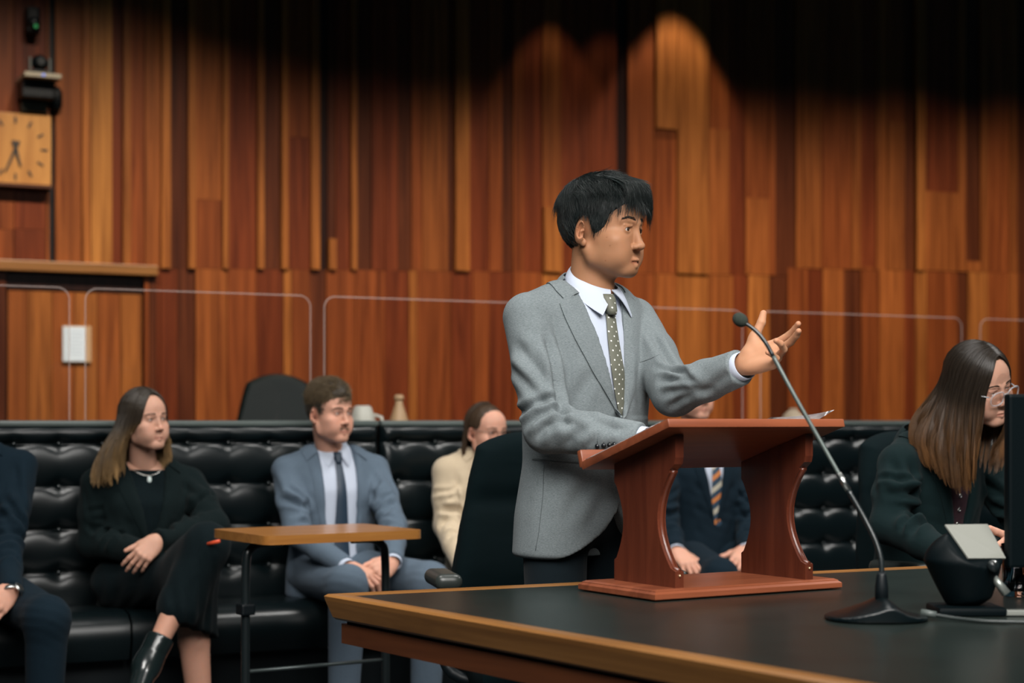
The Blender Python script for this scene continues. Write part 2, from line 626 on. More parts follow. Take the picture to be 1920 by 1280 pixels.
# ------------------------------------------------------------------ shared materials
M_PLANK = wood('rimu_plank', (0.36, 0.30, 0.28), (1.0, 1.0, 1.0), 'Z', 7.0, 0.40, 15.0, objcol=True, spec=0.22)
M_BACK = plain('wall_backing', (0.012, 0.008, 0.006), 0.9)
M_BLACK = plain('black_plastic', (0.0025, 0.0050, 0.0065), 0.45, spec=0.3)
M_DEEP = plain('deep_black', (0.0008, 0.0032, 0.0042), 0.5, spec=0.12)
M_BLACKM = plain('black_metal', (0.008, 0.012, 0.013), 0.3, 0.0, 0.6)
M_STEEL = plain('steel', (0.55, 0.56, 0.54), 0.3, 1.0)
M_LEATHER = plain('black_leather', (0.002, 0.0050, 0.0060), 0.30, 0.0, 0.42, bump=0.10, bscale=260)
M_BUTTON = plain('leather_button', (0.010, 0.016, 0.017), 0.25, 0.0, 0.7)
M_CARPET = plain('dark_carpet', (0.008, 0.013, 0.016), 0.95, bump=0.5, bscale=500, var=0.3)
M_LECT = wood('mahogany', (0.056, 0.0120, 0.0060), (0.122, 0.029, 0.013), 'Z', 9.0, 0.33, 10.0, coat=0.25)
M_LECT_LIT = wood('mahogany_lit', (0.140, 0.036, 0.016), (0.270, 0.078, 0.034), 'X', 9.0, 0.33, 10.0, coat=0.25)  # lighter copy of the mahogany: light on top and base put into colour
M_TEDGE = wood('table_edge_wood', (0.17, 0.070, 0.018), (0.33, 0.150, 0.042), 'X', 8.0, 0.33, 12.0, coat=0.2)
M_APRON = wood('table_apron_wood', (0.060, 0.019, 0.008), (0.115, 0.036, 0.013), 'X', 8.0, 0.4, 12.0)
M_DESK = wood('small_desk_wood', (0.27, 0.105, 0.024), (0.42, 0.185, 0.045), 'X', 9.0, 0.28, 14.0, coat=0.35)
M_TTOP = plain('table_leather_top', (0.0095, 0.0155, 0.0135), 0.30, 0.0, 0.5, bump=0.12, bscale=160, var=0.35, vscale=7)
M_CHAIRF = fabric('chair_black_wool', (0.0001, 0.0034, 0.0044), (0.0006, 0.0058, 0.0072), 700, (1, 1, 1), 0.95, 0.2, 0.0)
M_PAPER = plain('white_paper', (0.80, 0.79, 0.80), 0.8)

# ------------------------------------------------------------------ floor and ceiling
fl = MB().box((0, 7, -0.05), (26, 26, 0.1)).build('floor', M_CARPET)
tag(fl, kind='structure')

# ------------------------------------------------------------------ back wall, board by board
wall = MB().box((0, 0.10, 2.9), (16.0, 0.10, 5.8)).build('wall_back', M_BACK, loc=(0, WY0, 0), rot=(0, 0, WA))
tag(wall, kind='structure')
_unit = bpy.data.meshes.new('plank')
_b = bmesh.new(); bmesh.ops.create_cube(_b, size=1.0)
_b.to_mesh(_unit); _b.free()
_unit.materials.append(M_PLANK)
TINT = {'V': (0.026, 0.008, 0.005), 'D': (0.125, 0.032, 0.010), 'R': (0.205, 0.044, 0.012), 'M': (0.285, 0.073, 0.017),
        'O': (0.36, 0.108, 0.024), 'L': (0.44, 0.152, 0.033), 'Y': (0.54, 0.222, 0.050)}
rng = random.Random(4)

def board(s0, s1, z0, z1, tint, proud, parent=wall, name='plank'):
    o = bpy.data.objects.new(name, _unit)
    COL.objects.link(o)
    o.parent = parent
    g = 0.0025
    th = 0.05 + proud
    o.scale = (max(0.01, s1 - s0 - 2 * g), th, z1 - z0 - 0.002)
    o.location = ((s0 + s1) / 2, 0.05 - th / 2, (z0 + z1) / 2)
    c = TINT[tint] if isinstance(tint, str) else tint
    k = 0.9 + 0.2 * rng.random()
    o.color = (c[0] * k, c[1] * k, c[2] * k, 1)
    return o

PROUD = {'V': 0.0, 'D': 0.008, 'R': 0.014, 'M': 0.018, 'O': 0.020, 'L': 0.042, 'Y': 0.046}
# pixel columns of the upper boards: left, right, tints from the top down, and pixel heights of the end joints, one a painted shadow edge
UP = [(102, 152, 'O'), (152, 168, 'L'), (168, 208, 'Y'), (208, 228, 'R'), (228, 243, 'L'), (243, 270, 'M'), (270, 300, 'O'),
      (300, 318, 'L'), (318, 350, 'D'), (350, 365, 'L'), (365, 415, 'OM', 375), (415, 427, 'L'), (427, 480, 'R'), (480, 493, 'L'),
      (493, 525, 'D'), (525, 538, 'L'), (538, 580, 'MR', 258), (580, 597, 'L'), (597, 613, 'V'), (613, 628, 'DL', 448), (628, 655, 'R'),  # dark upper part of the narrow split board is painted shadow
      (655, 667, 'L'), (667, 695, 'D'), (695, 720, 'R'), (720, 745, 'R'), (745, 770, 'D'), (770, 790, 'M'), (790, 838, 'O'),
      (838, 850, 'D'), (850, 877, 'L'), (877, 915, 'R'), (915, 940, 'M'), (940, 960, 'D'), (960, 980, 'M'), (980, 1015, 'R'),
      (1015, 1050, 'OL', 390), (1050, 1105, 'R'), (1105, 1155, 'R'), (1155, 1175, 'V'), (1175, 1225, 'M'), (1225, 1265, 'LM', 243), (1265, 1325, 'L'),
      (1325, 1365, 'MO', 243), (1365, 1395, 'R'), (1395, 1440, 'MO', 372), (1440, 1452, 'M'), (1452, 1490, 'D'), (1490, 1503, 'O'),
      (1503, 1537, 'O'), (1537, 1595, 'M'), (1595, 1612, 'O'), (1612, 1640, 'RM', 500), (1640, 1660, 'O'), (1660, 1693, 'MO', 228),
      (1693, 1713, 'D'), (1713, 1730, 'L'), (1730, 1793, 'RO', 360), (1793, 1808, 'O'), (1808, 1835, 'DO', 490), (1835, 1850, 'O'),
      (1850, 1890, 'M'), (1890, 1905, 'O'), (1905, 1945, 'D'), (1945, 1975, 'M'), (1975, 2020, 'R'), (2020, 2050, 'O'), (2050, 2110, 'M'),
      (2110, 2140, 'D'), (2140, 2200, 'O'), (2200, 2270, 'R'), (2270, 2330, 'M')]
LOW = [(292, 300, 'R'), (300, 332, 'R'), (332, 365, 'D'), (365, 425, 'O'), (425, 480, 'M'), (480, 530, 'R'), (530, 545, 'L'), (545, 580, 'M'),
       (580, 610, 'D'), (610, 665, 'M'), (665, 720, 'M'), (720, 765, 'R'), (765, 780, 'L'), (780, 845, 'M'), (845, 885, 'R'), (885, 915, 'M'),
       (915, 960, 'R'), (960, 1015, 'M'), (1015, 1050, 'L'), (1050, 1120, 'M'), (1120, 1165, 'R'), (1165, 1225, 'M'), (1225, 1268, 'O'),
       (1268, 1325, 'L'), (1325, 1372, 'O'), (1372, 1400, 'R'), (1400, 1440, 'L'), (1440, 1475, 'D'), (1475, 1512, 'M'), (1512, 1540, 'R'),
       (1540, 1580, 'O'), (1580, 1612, 'D'), (1612, 1645, 'M'), (1645, 1693, 'O'), (1693, 1713, 'R'), (1713, 1735, 'L'), (1735, 1793, 'M'),
       (1793, 1812, 'D'), (1812, 1850, 'L'), (1850, 1888, 'M'), (1888, 1906, 'O'), (1906, 1950, 'D'), (1950, 2010, 'M'), (2010, 2060, 'O'),
       (2060, 2130, 'R'), (2130, 2200, 'M'), (2200, 2270, 'O'), (2270, 2330, 'R')]
ZTOP, ZJ = 5.6, 2.14
def zjoint(px):
    return 2.10 + 0.00012 * max(0, px - 100) + (0.06 if px > 1480 else 0)
for row in UP:
    x0, x1, tt = row[:3]
    s0, s1 = wall_s(x0), wall_s(x1)
    xm = (x0 + x1) / 2
    zj = zjoint(xm)
    if len(tt) == 2:
        zc = wall_z(xm, row[3])
        board(s0, s1, zc, ZTOP, tt[0], PROUD[tt[0]])
        board(s0, s1, zj, zc, tt[1], PROUD[tt[1]] + 0.004)
    else:
        if rng.random() < 0.35:
            zc = wall_z(xm, -60 - 60 * rng.random())
            board(s0, s1, zj, zc, tt, PROUD[tt])
            board(s0, s1, zc, ZTOP, tt, PROUD[tt] + 0.003)
        else:
            board(s0, s1, zj, ZTOP, tt, PROUD[tt])
for x0, x1, tt in LOW:
    xm = (x0 + x1) / 2
    board(wall_s(x0), wall_s(x1), 0.0, zjoint(xm), tt, min(0.02, PROUD[tt]))
# left of the cable channel: the clock bay with short boards
ZH0, ZH1 = wall_z(150, 513), wall_z(150, 494)          # header beam over the door
for x0, x1, tt, br in ((86, 93, 'O', None), (26, 86, 'R', 352), (-6, 26, 'M', 352), (-60, -6, 'R', None), (-95, -60, 'O', None), (-150, -95, 'M', None),
                       (-200, -150, 'R', None), (-270, -200, 'O', None), (-340, -270, 'M', None), (-420, -340, 'D', None)):
    s0, s1 = wall_s(x0), wall_s(x1)
    if br:
        zc = wall_z((x0 + x1) / 2, br)
        zq = wall_z((x0 + x1) / 2, 430)
        board(s0, s1, zc, ZTOP, tt, 0.004)
        board(s0, s1, zq, zc, tt, 0.008)
        board(s0, s1, ZH1, zq, tt, 0.008)
    else:
        board(s0, s1, ZH1, ZTOP, tt, 0.006)
for x0, x1, tt in ((-420, -330, 'M'), (-330, -250, 'R'), (-250, -170, 'O'), (-170, -120, 'D')):
    board(wall_s(x0), wall_s(x1), 0.0, ZH0, tt, 0.01)
for k in range(14):                                     # the boards go on beyond the left edge of the picture
    x1_ = -420 - 52 * k
    tt_ = 'MRODMLRMORMDOM'[k]
    board(wall_s(x1_ - 52), wall_s(x1_), 0.0, ZTOP, tt_, PROUD[tt_])
# cable channel: the dark slot
MB().box((wall_s(97.5), 0.03, (ZH1 + ZTOP) / 2), (wall_s(101.5) - wall_s(93.5), 0.04, ZTOP - ZH1)).build('cable_channel', M_BLACK, wall)

# header beam above the door
hb = MB().box(((wall_s(-420) + wall_s(291)) / 2, -0.015, (ZH0 + ZH1) / 2), (wall_s(291) - wall_s(-420), 0.13, ZH1 - ZH0), bevel=0.006).build(
    'trim_1', M_TEDGE, loc=(0, WY0, 0), rot=(0, 0, WA))
tag(hb, kind='structure')

# door set back under the beam
dr = empty('door_1', (0, WY0, 0), WA)
tag(dr, kind='structure')
for x0, x1, tt in ((14, 52, 'O'), (52, 98, 'L'), (98, 140, 'O'), (140, 182, 'L'), (182, 226, 'O'), (226, 266, 'L')):
    board(wall_s(x0), wall_s(x1), 0.02, ZH0 - 0.12, tt, 0.0, parent=dr, name='door_board')
for x0, x1, tt in ((-120, 11, 'D'), (269, 278, 'M'), (278, 291, 'D')):
    board(wall_s(x0), wall_s(x1), 0.0, ZH0, tt, 0.01 + (0.02 if x0 > 200 else 0.0), parent=dr, name='door_frame')
board(wall_s(12), wall_s(269), ZH0 - 0.115, ZH0, 'V', 0.0, parent=dr, name='header_shadow')  # very dark strip stands for the shadow under the header beam

def on_wall(px, py, off=0.0):
    t = (px - 960.0) / F_PX
    Y = WY0 / (1 - 0.49 * t)
    v = Vector((t * Y, Y, CAMZ + (HOR - py) * Y / F_PX)) + WN * off
    return v

# notice in a clear holder on the door
nt_ = empty('door_notice', on_wall(143, 679, 0.012), WA)
tag(nt_, 'pale blue paper notice in a slim holder on the wooden door', 'notice')
pw, ph = wall_s(170) - wall_s(116), wall_z(143, 611) - wall_z(143, 679)
M_NOTICE = plain('notice_paper', (0.62, 0.72, 0.80), 0.7)
MB().box((0, -0.006, ph / 2), (pw, 0.012, ph), bevel=0.002).build('holder', plain('holder_wood', (0.50, 0.32, 0.17), 0.5), nt_)
MB().box((-0.018, -0.0135, ph / 2), (pw - 0.04, 0.003, ph - 0.012)).build('paper', M_NOTICE, nt_)
lines = MB()
for k in range(7):
    lines.box((-0.018 + 0.01 * (k % 2), -0.0152, ph * (0.82 - 0.1 * k)), (pw * (0.5 - 0.06 * (k % 3)), 0.0005, 0.004))
lines.build('print', plain('notice_print', (0.40, 0.50, 0.60), 0.8), nt_)

# square wooden wall clock, half out of the picture
ck = empty('wall_clock', on_wall(25, 281, 0.012), WA)
tag(ck, 'square wooden wall clock with dark hands and tick marks', 'clock')
CS = 0.445
M_CLOCK = wood('clock_face_wood', (0.40, 0.17, 0.04), (0.60, 0.29, 0.075), 'Z', 6, 0.4, 8.0)
MB().box((0, -0.03, 0), (CS, 0.06, CS), bevel=0.004).build('case', M_CLOCK, ck)
MB().box((0, -0.05, -CS / 2 - 0.012), (CS, 0.10, 0.02)).build('drop_shadow_strip', M_APRON, ck)  # dark strip stands for the drop shadow below the clock
M_TICK = plain('clock_mark', (0.03, 0.022, 0.014), 0.5)
for k in range(12):
    a = k * math.pi / 6
    R = CS * 0.40
    MB().box((0, 0, 0), (0.013, 0.006, 0.042)).build('tick', M_TICK, ck, loc=(math.sin(a) * R, -0.062, math.cos(a) * R), rot=(0, a, 0))
def hand(ang, ln, w):
    MB().prism([(-w, -0.05), (w, -0.05), (w * 0.5, ln), (-w * 0.5, ln)], -0.003, 0.003, lambda a, b, t: (a, t, b)).build(
        'clock_hand', M_TICK, ck, loc=(0, -0.070, 0), rot=(0, ang, 0))
hand(math.radians(165), 0.115, 0.013)
hand(math.radians(203), 0.165, 0.010)
MB().lathe([(0.012, 0), (0.012, 0.012)], rot=Euler((math.pi / 2, 0, 0)).to_matrix()).build('hub', M_TICK, ck, loc=(0, -0.066, 0))

# dome camera on a shelf
pc = empty('conference_camera', on_wall(65, 152, 0.16), WA)
tag(pc, 'small dark conference camera standing on a grey wall shelf above the clock', 'camera')
MB().box((0, 0, 0.018), (0.11, 0.11, 0.03), bevel=0.008).build('base', M_BLACK, pc)
MB().sphere((0, 0, 0.085), 0.052, 20).build('head', M_BLACK, pc, True)
for sx in (-1, 1):
    MB().box((sx * 0.060, 0, 0.07), (0.014, 0.05, 0.09), bevel=0.005).build('yoke', plain('yoke_grey', (0.12, 0.13, 0.12), 0.4), pc)
MB().lathe([(0.03, 0), (0.03, 0.02), (0.022, 0.024)], rot=Euler((math.pi / 2, 0, 0)).to_matrix()).build('lens', M_BLACKM, pc, loc=(0, -0.04, 0.085))
m_led, nt2, b2 = new_mat('blue_led')
b2.inputs['Emission Color'].default_value = (0.15, 0.3, 1, 1); b2.inputs['Emission Strength'].default_value = 1.2
sh = empty('camera_shelf', on_wall(64, 160, 0.0), WA)
tag(sh, 'grey wall shelf with a black bracket under the small camera', 'shelf')
M_SHELF = plain('shelf_grey', (0.36, 0.32, 0.23), 0.5)
b2.inputs['Base Color'].default_value = (0.01, 0.01, 0.02, 1)
MB().box((0, -0.15, 0.012), (0.225, 0.30, 0.028), bevel=0.004).build('board', M_SHELF, sh)
MB().sphere((0.002, -0.302, 0.012), (0.010, 0.003, 0.007), 10).build('led', m_led, sh)
MB().box((-0.01, -0.11, -0.06), (0.20, 0.20, 0.11), bevel=0.01).build('bracket', M_BLACK, sh)
MB().box((-0.015, -0.05, -0.15), (0.16, 0.09, 0.075), bevel=0.006).build('power_box', plain('box_olive', (0.06, 0.058, 0.036), 0.6), sh)
kn = MB().lathe([(0.012, -0.09), (0.034, -0.06), (0.038, 0.0), (0.034, 0.04), (0.012, 0.07)], n=18).build('cable_grommet', M_BLACK, smooth=True, loc=on_wall(103, 185, 0.05))
tag(kn, 'black bulbous cable fitting on the dark wall channel', 'cable fitting')
sp = empty('dome_sensor', on_wall(57, 44, 0.02), WA)
tag(sp, 'dark sensor housing with a tiny green light high on the wall', 'sensor')
MB().box((0, -0.05, 0), (0.085, 0.10, 0.17), bevel=0.02).build('body', M_BLACK, sp)
MB().lathe([(0.04, 0), (0.036, 0.03), (0.02, 0.045)], rot=Euler((math.pi / 2 + 0.5, 0, 0)).to_matrix()).build('eye', M_BLACKM, sp, True, loc=(0, -0.09, -0.02))
m_gl, nt3, b3 = new_mat('green_led')
b3.inputs['Base Color'].default_value = (0.0, 0.01, 0.005, 1); b3.inputs['Emission Color'].default_value = (0.02, 0.5, 0.12, 1); b3.inputs['Emission Strength'].default_value = 0.35
MB().lathe([(0.012, 0), (0.012, 0.006)], n=12, rot=Euler((math.pi / 2, 0, 0)).to_matrix()).build('indicator', m_gl, sp, loc=(0.004, -0.14, -0.05))
# ------------------------------------------------------------------ tufted benches
BY0 = 7.0
def bench_s(px, y0=BY0):
    t = (px - 960.0) / F_PX
    return t * y0 / (1 - 0.49 * t) / math.cos(WA)
def bench_p(s, front=0.0, z=0.0, y0=BY0):
    v = Vector((0, y0, 0)) + WU * s + WN * front
    return Vector((v.x, v.y, z))
PITCH = 0.158
_btn = MB().sphere((0, 0, 0), (0.0085, 0.006, 0.0085), 12)
_bme = bpy.data.meshes.new('button'); _btn.bm.to_mesh(_bme); _btn.bm.free()
_bme.materials.append(M_BUTTON)
_bme.polygons.foreach_set('use_smooth', [True] * len(_bme.polygons))
ROWS = [1.040, 0.885, 0.730, 0.575]

def bench(s0, s1, phase, label):
    L = s1 - s0
    p = bench_p(s0)
    r = empty('tufted_bench', (p.x, p.y, 0), WA)
    tag(r, label, 'bench', 'tufted leather benches')
    nx, nz = int(L / 0.009), 96
    xs = np.linspace(0, L, nx); zs = np.linspace(0.42, 1.105, nz)
    X, Z = np.meshgrid(xs, zs, indexing='ij')
    cols = np.arange(phase, L - 0.03, PITCH)
    cols = cols[cols > 0.03]
    # padded rolls between the rows of buttons
    edges = np.array([0.42] + ROWS[::-1] + [1.105])
    ii = np.clip(np.searchsorted(edges, Z, side='right') - 1, 0, len(edges) - 2)
    f = (Z - edges[ii]) / (edges[ii + 1] - edges[ii])
    roll = np.sqrt(np.clip(1 - (2 * f - 1) ** 2, 0, 1)) ** 0.9
    dx = np.min(np.abs(X[:, :, None] - cols[None, None, :]), axis=2)
    dz = np.min(np.abs(Z[:, :, None] - np.array(ROWS)[None, None, :]), axis=2)
    dim = np.exp(-((dx ** 2 + dz ** 2) / 0.026 ** 2))
    crease = np.exp(-(dx / 0.010) ** 2) * np.exp(-(dz / 0.05) ** 2)
    valley = 0.012 * np.clip(np.cos(np.pi * (dx / (PITCH / 2)) / 2), 0, 1) 
    d = 0.034 * roll * (1 - 0.03 * crease) + 0.012 * (1 - roll) * (1 - np.exp(-(dx / 0.045) ** 2)) - 0.009 * dim
    endf = np.clip(np.minimum(X, L - X) / 0.035, 0, 1)
    d = d * np.sqrt(1 - (1 - endf) ** 2)
    V = np.stack([X, -0.02 - d, Z], 2).reshape(-1, 3)
    a = np.arange(nx * nz).reshape(nx, nz)
    Q = np.stack([a[:-1, :-1], a[1:, :-1], a[1:, 1:], a[:-1, 1:]], 2).reshape(-1, 4)
    link('back_padding', np_mesh('back_padding', V, Q), M_LEATHER, r)
    MB().box((L / 2, 0.045, 0.56), (L, 0.13, 1.10), bevel=0.01).build('back_board', M_LEATHER, r)
    MB().box((L / 2, 0.02, 1.113), (L, 0.12, 0.022), bevel=0.009).build('top_rail', plain('rail_highlight', (0.085, 0.105, 0.098), 0.42), r, auto=40)  # pale rail colour stands for the highlight along the bench top
    # seat with a rolled front
    prof = [(-0.02, 0.40), (-0.02, 0.455), (-0.20, 0.468), (-0.40, 0.472), (-0.47, 0.462), (-0.505, 0.43), (-0.51, 0.37), (-0.49, 0.31), (-0.44, 0.30), (-0.02, 0.30)]
    n = max(1, round(L / 1.35))
    for k in range(n):
        a0, a1 = L * k / n + 0.004, L * (k + 1) / n - 0.004
        MB().prism(prof, a0, a1, lambda a, b, t: (t, a, b)).bevel_all(0.012, 3, 0.3).build('seat_cushion', M_LEATHER, r, auto=50)
    MB().box((L / 2, -0.21, 0.15), (L - 0.04, 0.40, 0.30)).build('plinth', M_BLACK, r)
    for z in ROWS:
        for c in cols:
            o = bpy.data.objects.new('button', _bme)
            COL.objects.link(o); o.parent = r
            o.location = (c, -0.030, z)
    return r
bench(bench_s(-420), bench_s(703), (bench_s(107) - bench_s(-420)) % PITCH, 'black tufted leather bench seating the woman in black and the blue-suited man')
bench(bench_s(709), bench_s(2000), (bench_s(742) - bench_s(709)) % PITCH, 'black tufted leather bench behind the lectern, seating the beige-jacketed woman')

# ------------------------------------------------------------------ clear screens standing behind the benches
m_gl2, ntg, bg_ = new_mat('clear_acrylic')
ntg.nodes.remove(bg_)
_tr = nd(ntg, 'ShaderNodeBsdfTransparent'); _tr.inputs[0].default_value = (0.955, 0.95, 0.945, 1)
_gs = nd(ntg, 'ShaderNodeBsdfGlossy'); _gs.inputs['Roughness'].default_value = 0.03
_lw = nd(ntg, 'ShaderNodeLayerWeight', i_Blend=0.5)
_pw = nd(ntg, 'ShaderNodeMath', operation='POWER'); _pw.inputs[1].default_value = 4.0
lk(ntg, _lw.outputs['Facing'], _pw.inputs[0])
_fr = nd(ntg, 'ShaderNodeMath', operation='MULTIPLY_ADD'); _fr.inputs[1].default_value = 0.4; _fr.inputs[2].default_value = 0.012
lk(ntg, _pw.outputs[0], _fr.inputs[0])
_mx = nd(ntg, 'ShaderNodeMixShader')
lk(ntg, _fr.outputs[0], _mx.inputs[0]); lk(ntg, _tr.outputs[0], _mx.inputs[1]); lk(ntg, _gs.outputs[0], _mx.inputs[2])
lk(ntg, _mx.outputs[0], ntg.nodes['Material Output'].inputs[0])
m_ed, nte, be = new_mat('acrylic_edge')
be.inputs['Base Color'].default_value = (0.85, 0.68, 0.62, 1)
be.inputs['Roughness'].default_value = 0.4
be.inputs['Transmission Weight'].default_value = 0.0
be.inputs['Alpha'].default_value = 0.18
def rounded(w, z0, z1, r):
    pts = [(0, z0)]
    for k in range(9):
        a = math.pi - k * math.pi / 16
        pts.append((r + r * math.cos(a), z1 - r + r * math.sin(a)))
    for k in range(9):
        a = math.pi / 2 - k * math.pi / 16
        pts.append((w - r + r * math.cos(a), z1 - r + r * math.sin(a)))
    pts.append((w, z0))
    return pts
GY0 = 7.16
for x0, x1, lab in ((-330, 130, 'clear rounded screen at the far left, in front of the door'),
                    (160, 582, 'clear rounded screen behind the seated woman in black'),
                    (608, 1392, 'wide clear rounded screen behind the standing speaker'),
                    (1426, 1803, 'clear rounded screen behind the microphone, right of the speaker'),
                    (1838, 2200, 'clear rounded screen at the right edge behind the long-haired woman')):
    s0, s1 = bench_s(x0, GY0), bench_s(x1, GY0)
    p = bench_p(s0, 0, 0, GY0)
    r = empty('clear_screen', (p.x, p.y, 0), WA)
    tag(r, lab, 'screen', 'clear acrylic screens along the bench back')
    w = s1 - s0
    pts = rounded(w, 0.30, 1.618, 0.045)
    MB().prism(pts, -0.004, 0.004, lambda a, b, t: (a, t, b)).build('pane', m_gl2, r)
    MB().tube([(a, 0, b) for a, b in pts], 0.0036, 6).build('polished_edge', m_ed, r, True)
    for q in (0.15, 0.85):
        MB().box((w * q, 0, 0.155), (0.05, 0.05, 0.31), bevel=0.004).build('foot_bracket', M_BLACK, r)

# ------------------------------------------------------------------ rear counter with things on it, and a chair behind the benches
p = bench_p(bench_s(1100, 8.0), 0, 0, 8.0)
ct = empty('rear_counter', (p.x, p.y, 0), WA)
tag(ct, 'dark counter behind the benches carrying the white vessels', 'counter')
MB().box((0, 0, 0.965), (4.6, 0.5, 0.03), bevel=0.005).build('top', M_APRON, ct)
MB().box((0, 0.05, 0.475), (4.5, 0.36, 0.95)).build('front_panel', M_BLACK, ct)
def counter_p(px, y0=8.0):
    q = bench_p(bench_s(px, y0), 0, 0.98, y0)
    return (q.x, q.y, 0.98)
M_CER = plain('white_ceramic', (0.62, 0.62, 0.55), 0.4)
jg = empty('ceramic_jug', counter_p(680)); tag(jg, 'squat white ceramic jug on the rear counter beside the blue-suited man', 'jug')
MB().lathe([(0.045, 0), (0.062, 0.02), (0.066, 0.09), (0.055, 0.16), (0.040, 0.205), (0.030, 0.212)]).build('body', M_CER, jg, True)
MB().tube([(0.05, 0, 0.17), (0.085, 0, 0.16), (0.09, 0, 0.11), (0.062, 0, 0.075)], 0.008, 8).build('handle', M_CER, jg, True)
cf = empty('carafe', counter_p(748)); tag(cf, 'beige narrow-necked carafe on the rear counter', 'carafe')
M_CARF = plain('beige_ceramic', (0.55, 0.36, 0.20), 0.4)
MB().lathe([(0.045, 0), (0.055, 0.03), (0.050, 0.12), (0.028, 0.19), (0.018, 0.22), (0.018, 0.24)]).build('body', M_CARF, cf, True)
MB().lathe([(0.021, 0.235), (0.024, 0.25), (0.016, 0.262)]).build('stopper', M_CARF, cf, True)
bw = empty('ceramic_bowl', counter_p(1487)); tag(bw, 'upturned cream bowl on the rear counter behind the lectern', 'bowl')
MB().lathe([(0.078, 0), (0.082, 0.05), (0.075, 0.12), (0.05, 0.175), (0.02, 0.20)]).build('body', plain('cream_ceramic', (0.62, 0.50, 0.36), 0.45), bw, True)
MB().lathe([(0.022, 0.196), (0.022, 0.207), (0.010, 0.209)]).build('foot_ring', plain('cream_ring', (0.5, 0.40, 0.29), 0.5), bw, True)

def shell_chair(name, loc, rz, label):
    r = empty(name, loc, rz)
    tag(r, label, 'chair')
    Fd = Field((-0.30, -0.14, 0.46), (0.30, 0.22, 1.42), 0.014)
    def f(x, y, z):
        w = 0.235 - 0.085 * np.clip((z - 0.95) / 0.42, 0, 1) ** 1.6
        yc = 0.03 + 0.10 * ((z - 0.5) / 0.9) - 0.25 * x * x
        top = 1.375 - 1.9 * x * x
        q = np.maximum(np.abs(x) - w, np.maximum(z - top, 0.50 - z)) + 0.03
        qy = np.abs(y - yc) - 0.012
        return np.sqrt(np.maximum(q, 0) ** 2 + np.maximum(qy, 0) ** 2) + np.minimum(np.maximum(q, qy), 0) - 0.03
    Fd.fn(f, (-0.3, -0.14, 0.46), (0.3, 0.22, 1.42))
    V, Q = Fd.mesh()
    link('backrest', np_mesh('backrest', V, Q), plain('green_black_leather', (0.004, 0.0120, 0.0105), 0.5, spec=0.35, bump=0.1), r)
    MB().box((0, -0.24, 0.46), (0.48, 0.46, 0.09), bevel=0.03).build('seat', M_LEATHER, r, auto=40)
    MB().tube([(0, -0.22, 0.06), (0, -0.22, 0.42)], 0.03, 12).build('column', M_BLACKM, r)
    for k in range(5):
        a = k * 2 * math.pi / 5
        MB().tube([(0, -0.22, 0.07), (0.28 * math.cos(a), -0.22 + 0.28 * math.sin(a), 0.035)], [0.022, 0.016], 8).build('foot', M_BLACKM, r)
    return r
v = on = Vector(((521 - 960) / F_PX * 9.0, 9.0, 0))
shell_chair('swivel_chair', v, math.radians(10), 'dark green-black swivel chair back rising above the left bench')

# ------------------------------------------------------------------ the big table
TA = Vector((-0.402, 3.648)); TU = Vector((0.898, 0.440)); TB = Vector((0.571, -0.821))
TP = [TA, TA + TB * 2.15, TA + TB * 2.15 + TU * 3.2, TA + TU * 3.2]       # counter-clockwise
def inset(poly, d):
    out = []
    n = len(poly)
    for i in range(n):
        a, b, c = poly[i - 1], poly[i], poly[(i + 1) % n]
        e1 = (b - a).normalized(); e2 = (c - b).normalized()
        n1 = Vector((-e1.y, e1.x)); n2 = Vector((-e2.y, e2.x))
        m = (n1 + n2); m = m / (1 + n1.dot(n2))
        out.append(b + m * d)
    return out
tb = empty('committee_table', (0.9, 3.3, 0))
tag(tb, 'large wooden table with an inset black leather top', 'table')
def tl(v, z):
    return (v.x - 0.9, v.y - 3.3, z)
def band(rings, name, mat):
    """closed moulding from rings of (inset, z); one strip for each side of the table."""
    for i in range(4):
        bm = bmesh.new()
        A, B = [], []
        for d, z in rings:
            q = inset(TP, d)
            A.append(Vector(tl(q[i], z))); B.append(Vector(tl(q[(i + 1) % 4], z)))
        ang = math.atan2(B[0].y - A[0].y, B[0].x - A[0].x)
        R = Matrix.Rotation(-ang, 4, 'Z'); o0 = A[0].copy()
        va = [bm.verts.new(R @ (p - o0)) for p in A]; vb = [bm.verts.new(R @ (p - o0)) for p in B]
        m = len(rings)
        for k in range(m):
            bm.faces.new((va[k], vb[k], vb[(k + 1) % m], va[(k + 1) % m]))
        bm.faces.new(va); bm.faces.new(list(reversed(vb)))
        bmesh.ops.recalc_face_normals(bm, faces=bm.faces)
        me = bpy.data.meshes.new(name); bm.to_mesh(me); bm.free()
        link(name, me, mat, tb, False, loc=o0, rot=(0, 0, ang))
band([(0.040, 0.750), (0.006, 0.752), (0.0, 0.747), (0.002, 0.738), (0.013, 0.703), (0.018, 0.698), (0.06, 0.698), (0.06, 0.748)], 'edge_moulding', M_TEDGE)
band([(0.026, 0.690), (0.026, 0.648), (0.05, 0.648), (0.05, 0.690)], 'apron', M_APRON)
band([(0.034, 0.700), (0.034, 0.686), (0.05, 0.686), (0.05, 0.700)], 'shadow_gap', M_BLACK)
_q = inset(TP, 0.038)
MB().prism([(a.x - 0.9, a.y - 3.3) for a in _q], 0.70, 0.7495, lambda a, b, t: (a, b, t)).build('leather_top', M_TTOP, tb)
for k, i in ((0.5, 0), (0.5, 3)):
    pass
for cx_, cy_ in ((1.15, 3.0), (2.3, 3.6)):
    MB().box((cx_ - 0.9, cy_ - 3.3, 0.34), (0.5, 0.9, 0.68), rz=WA, bevel=0.01).build('pedestal', M_BLACK, tb)

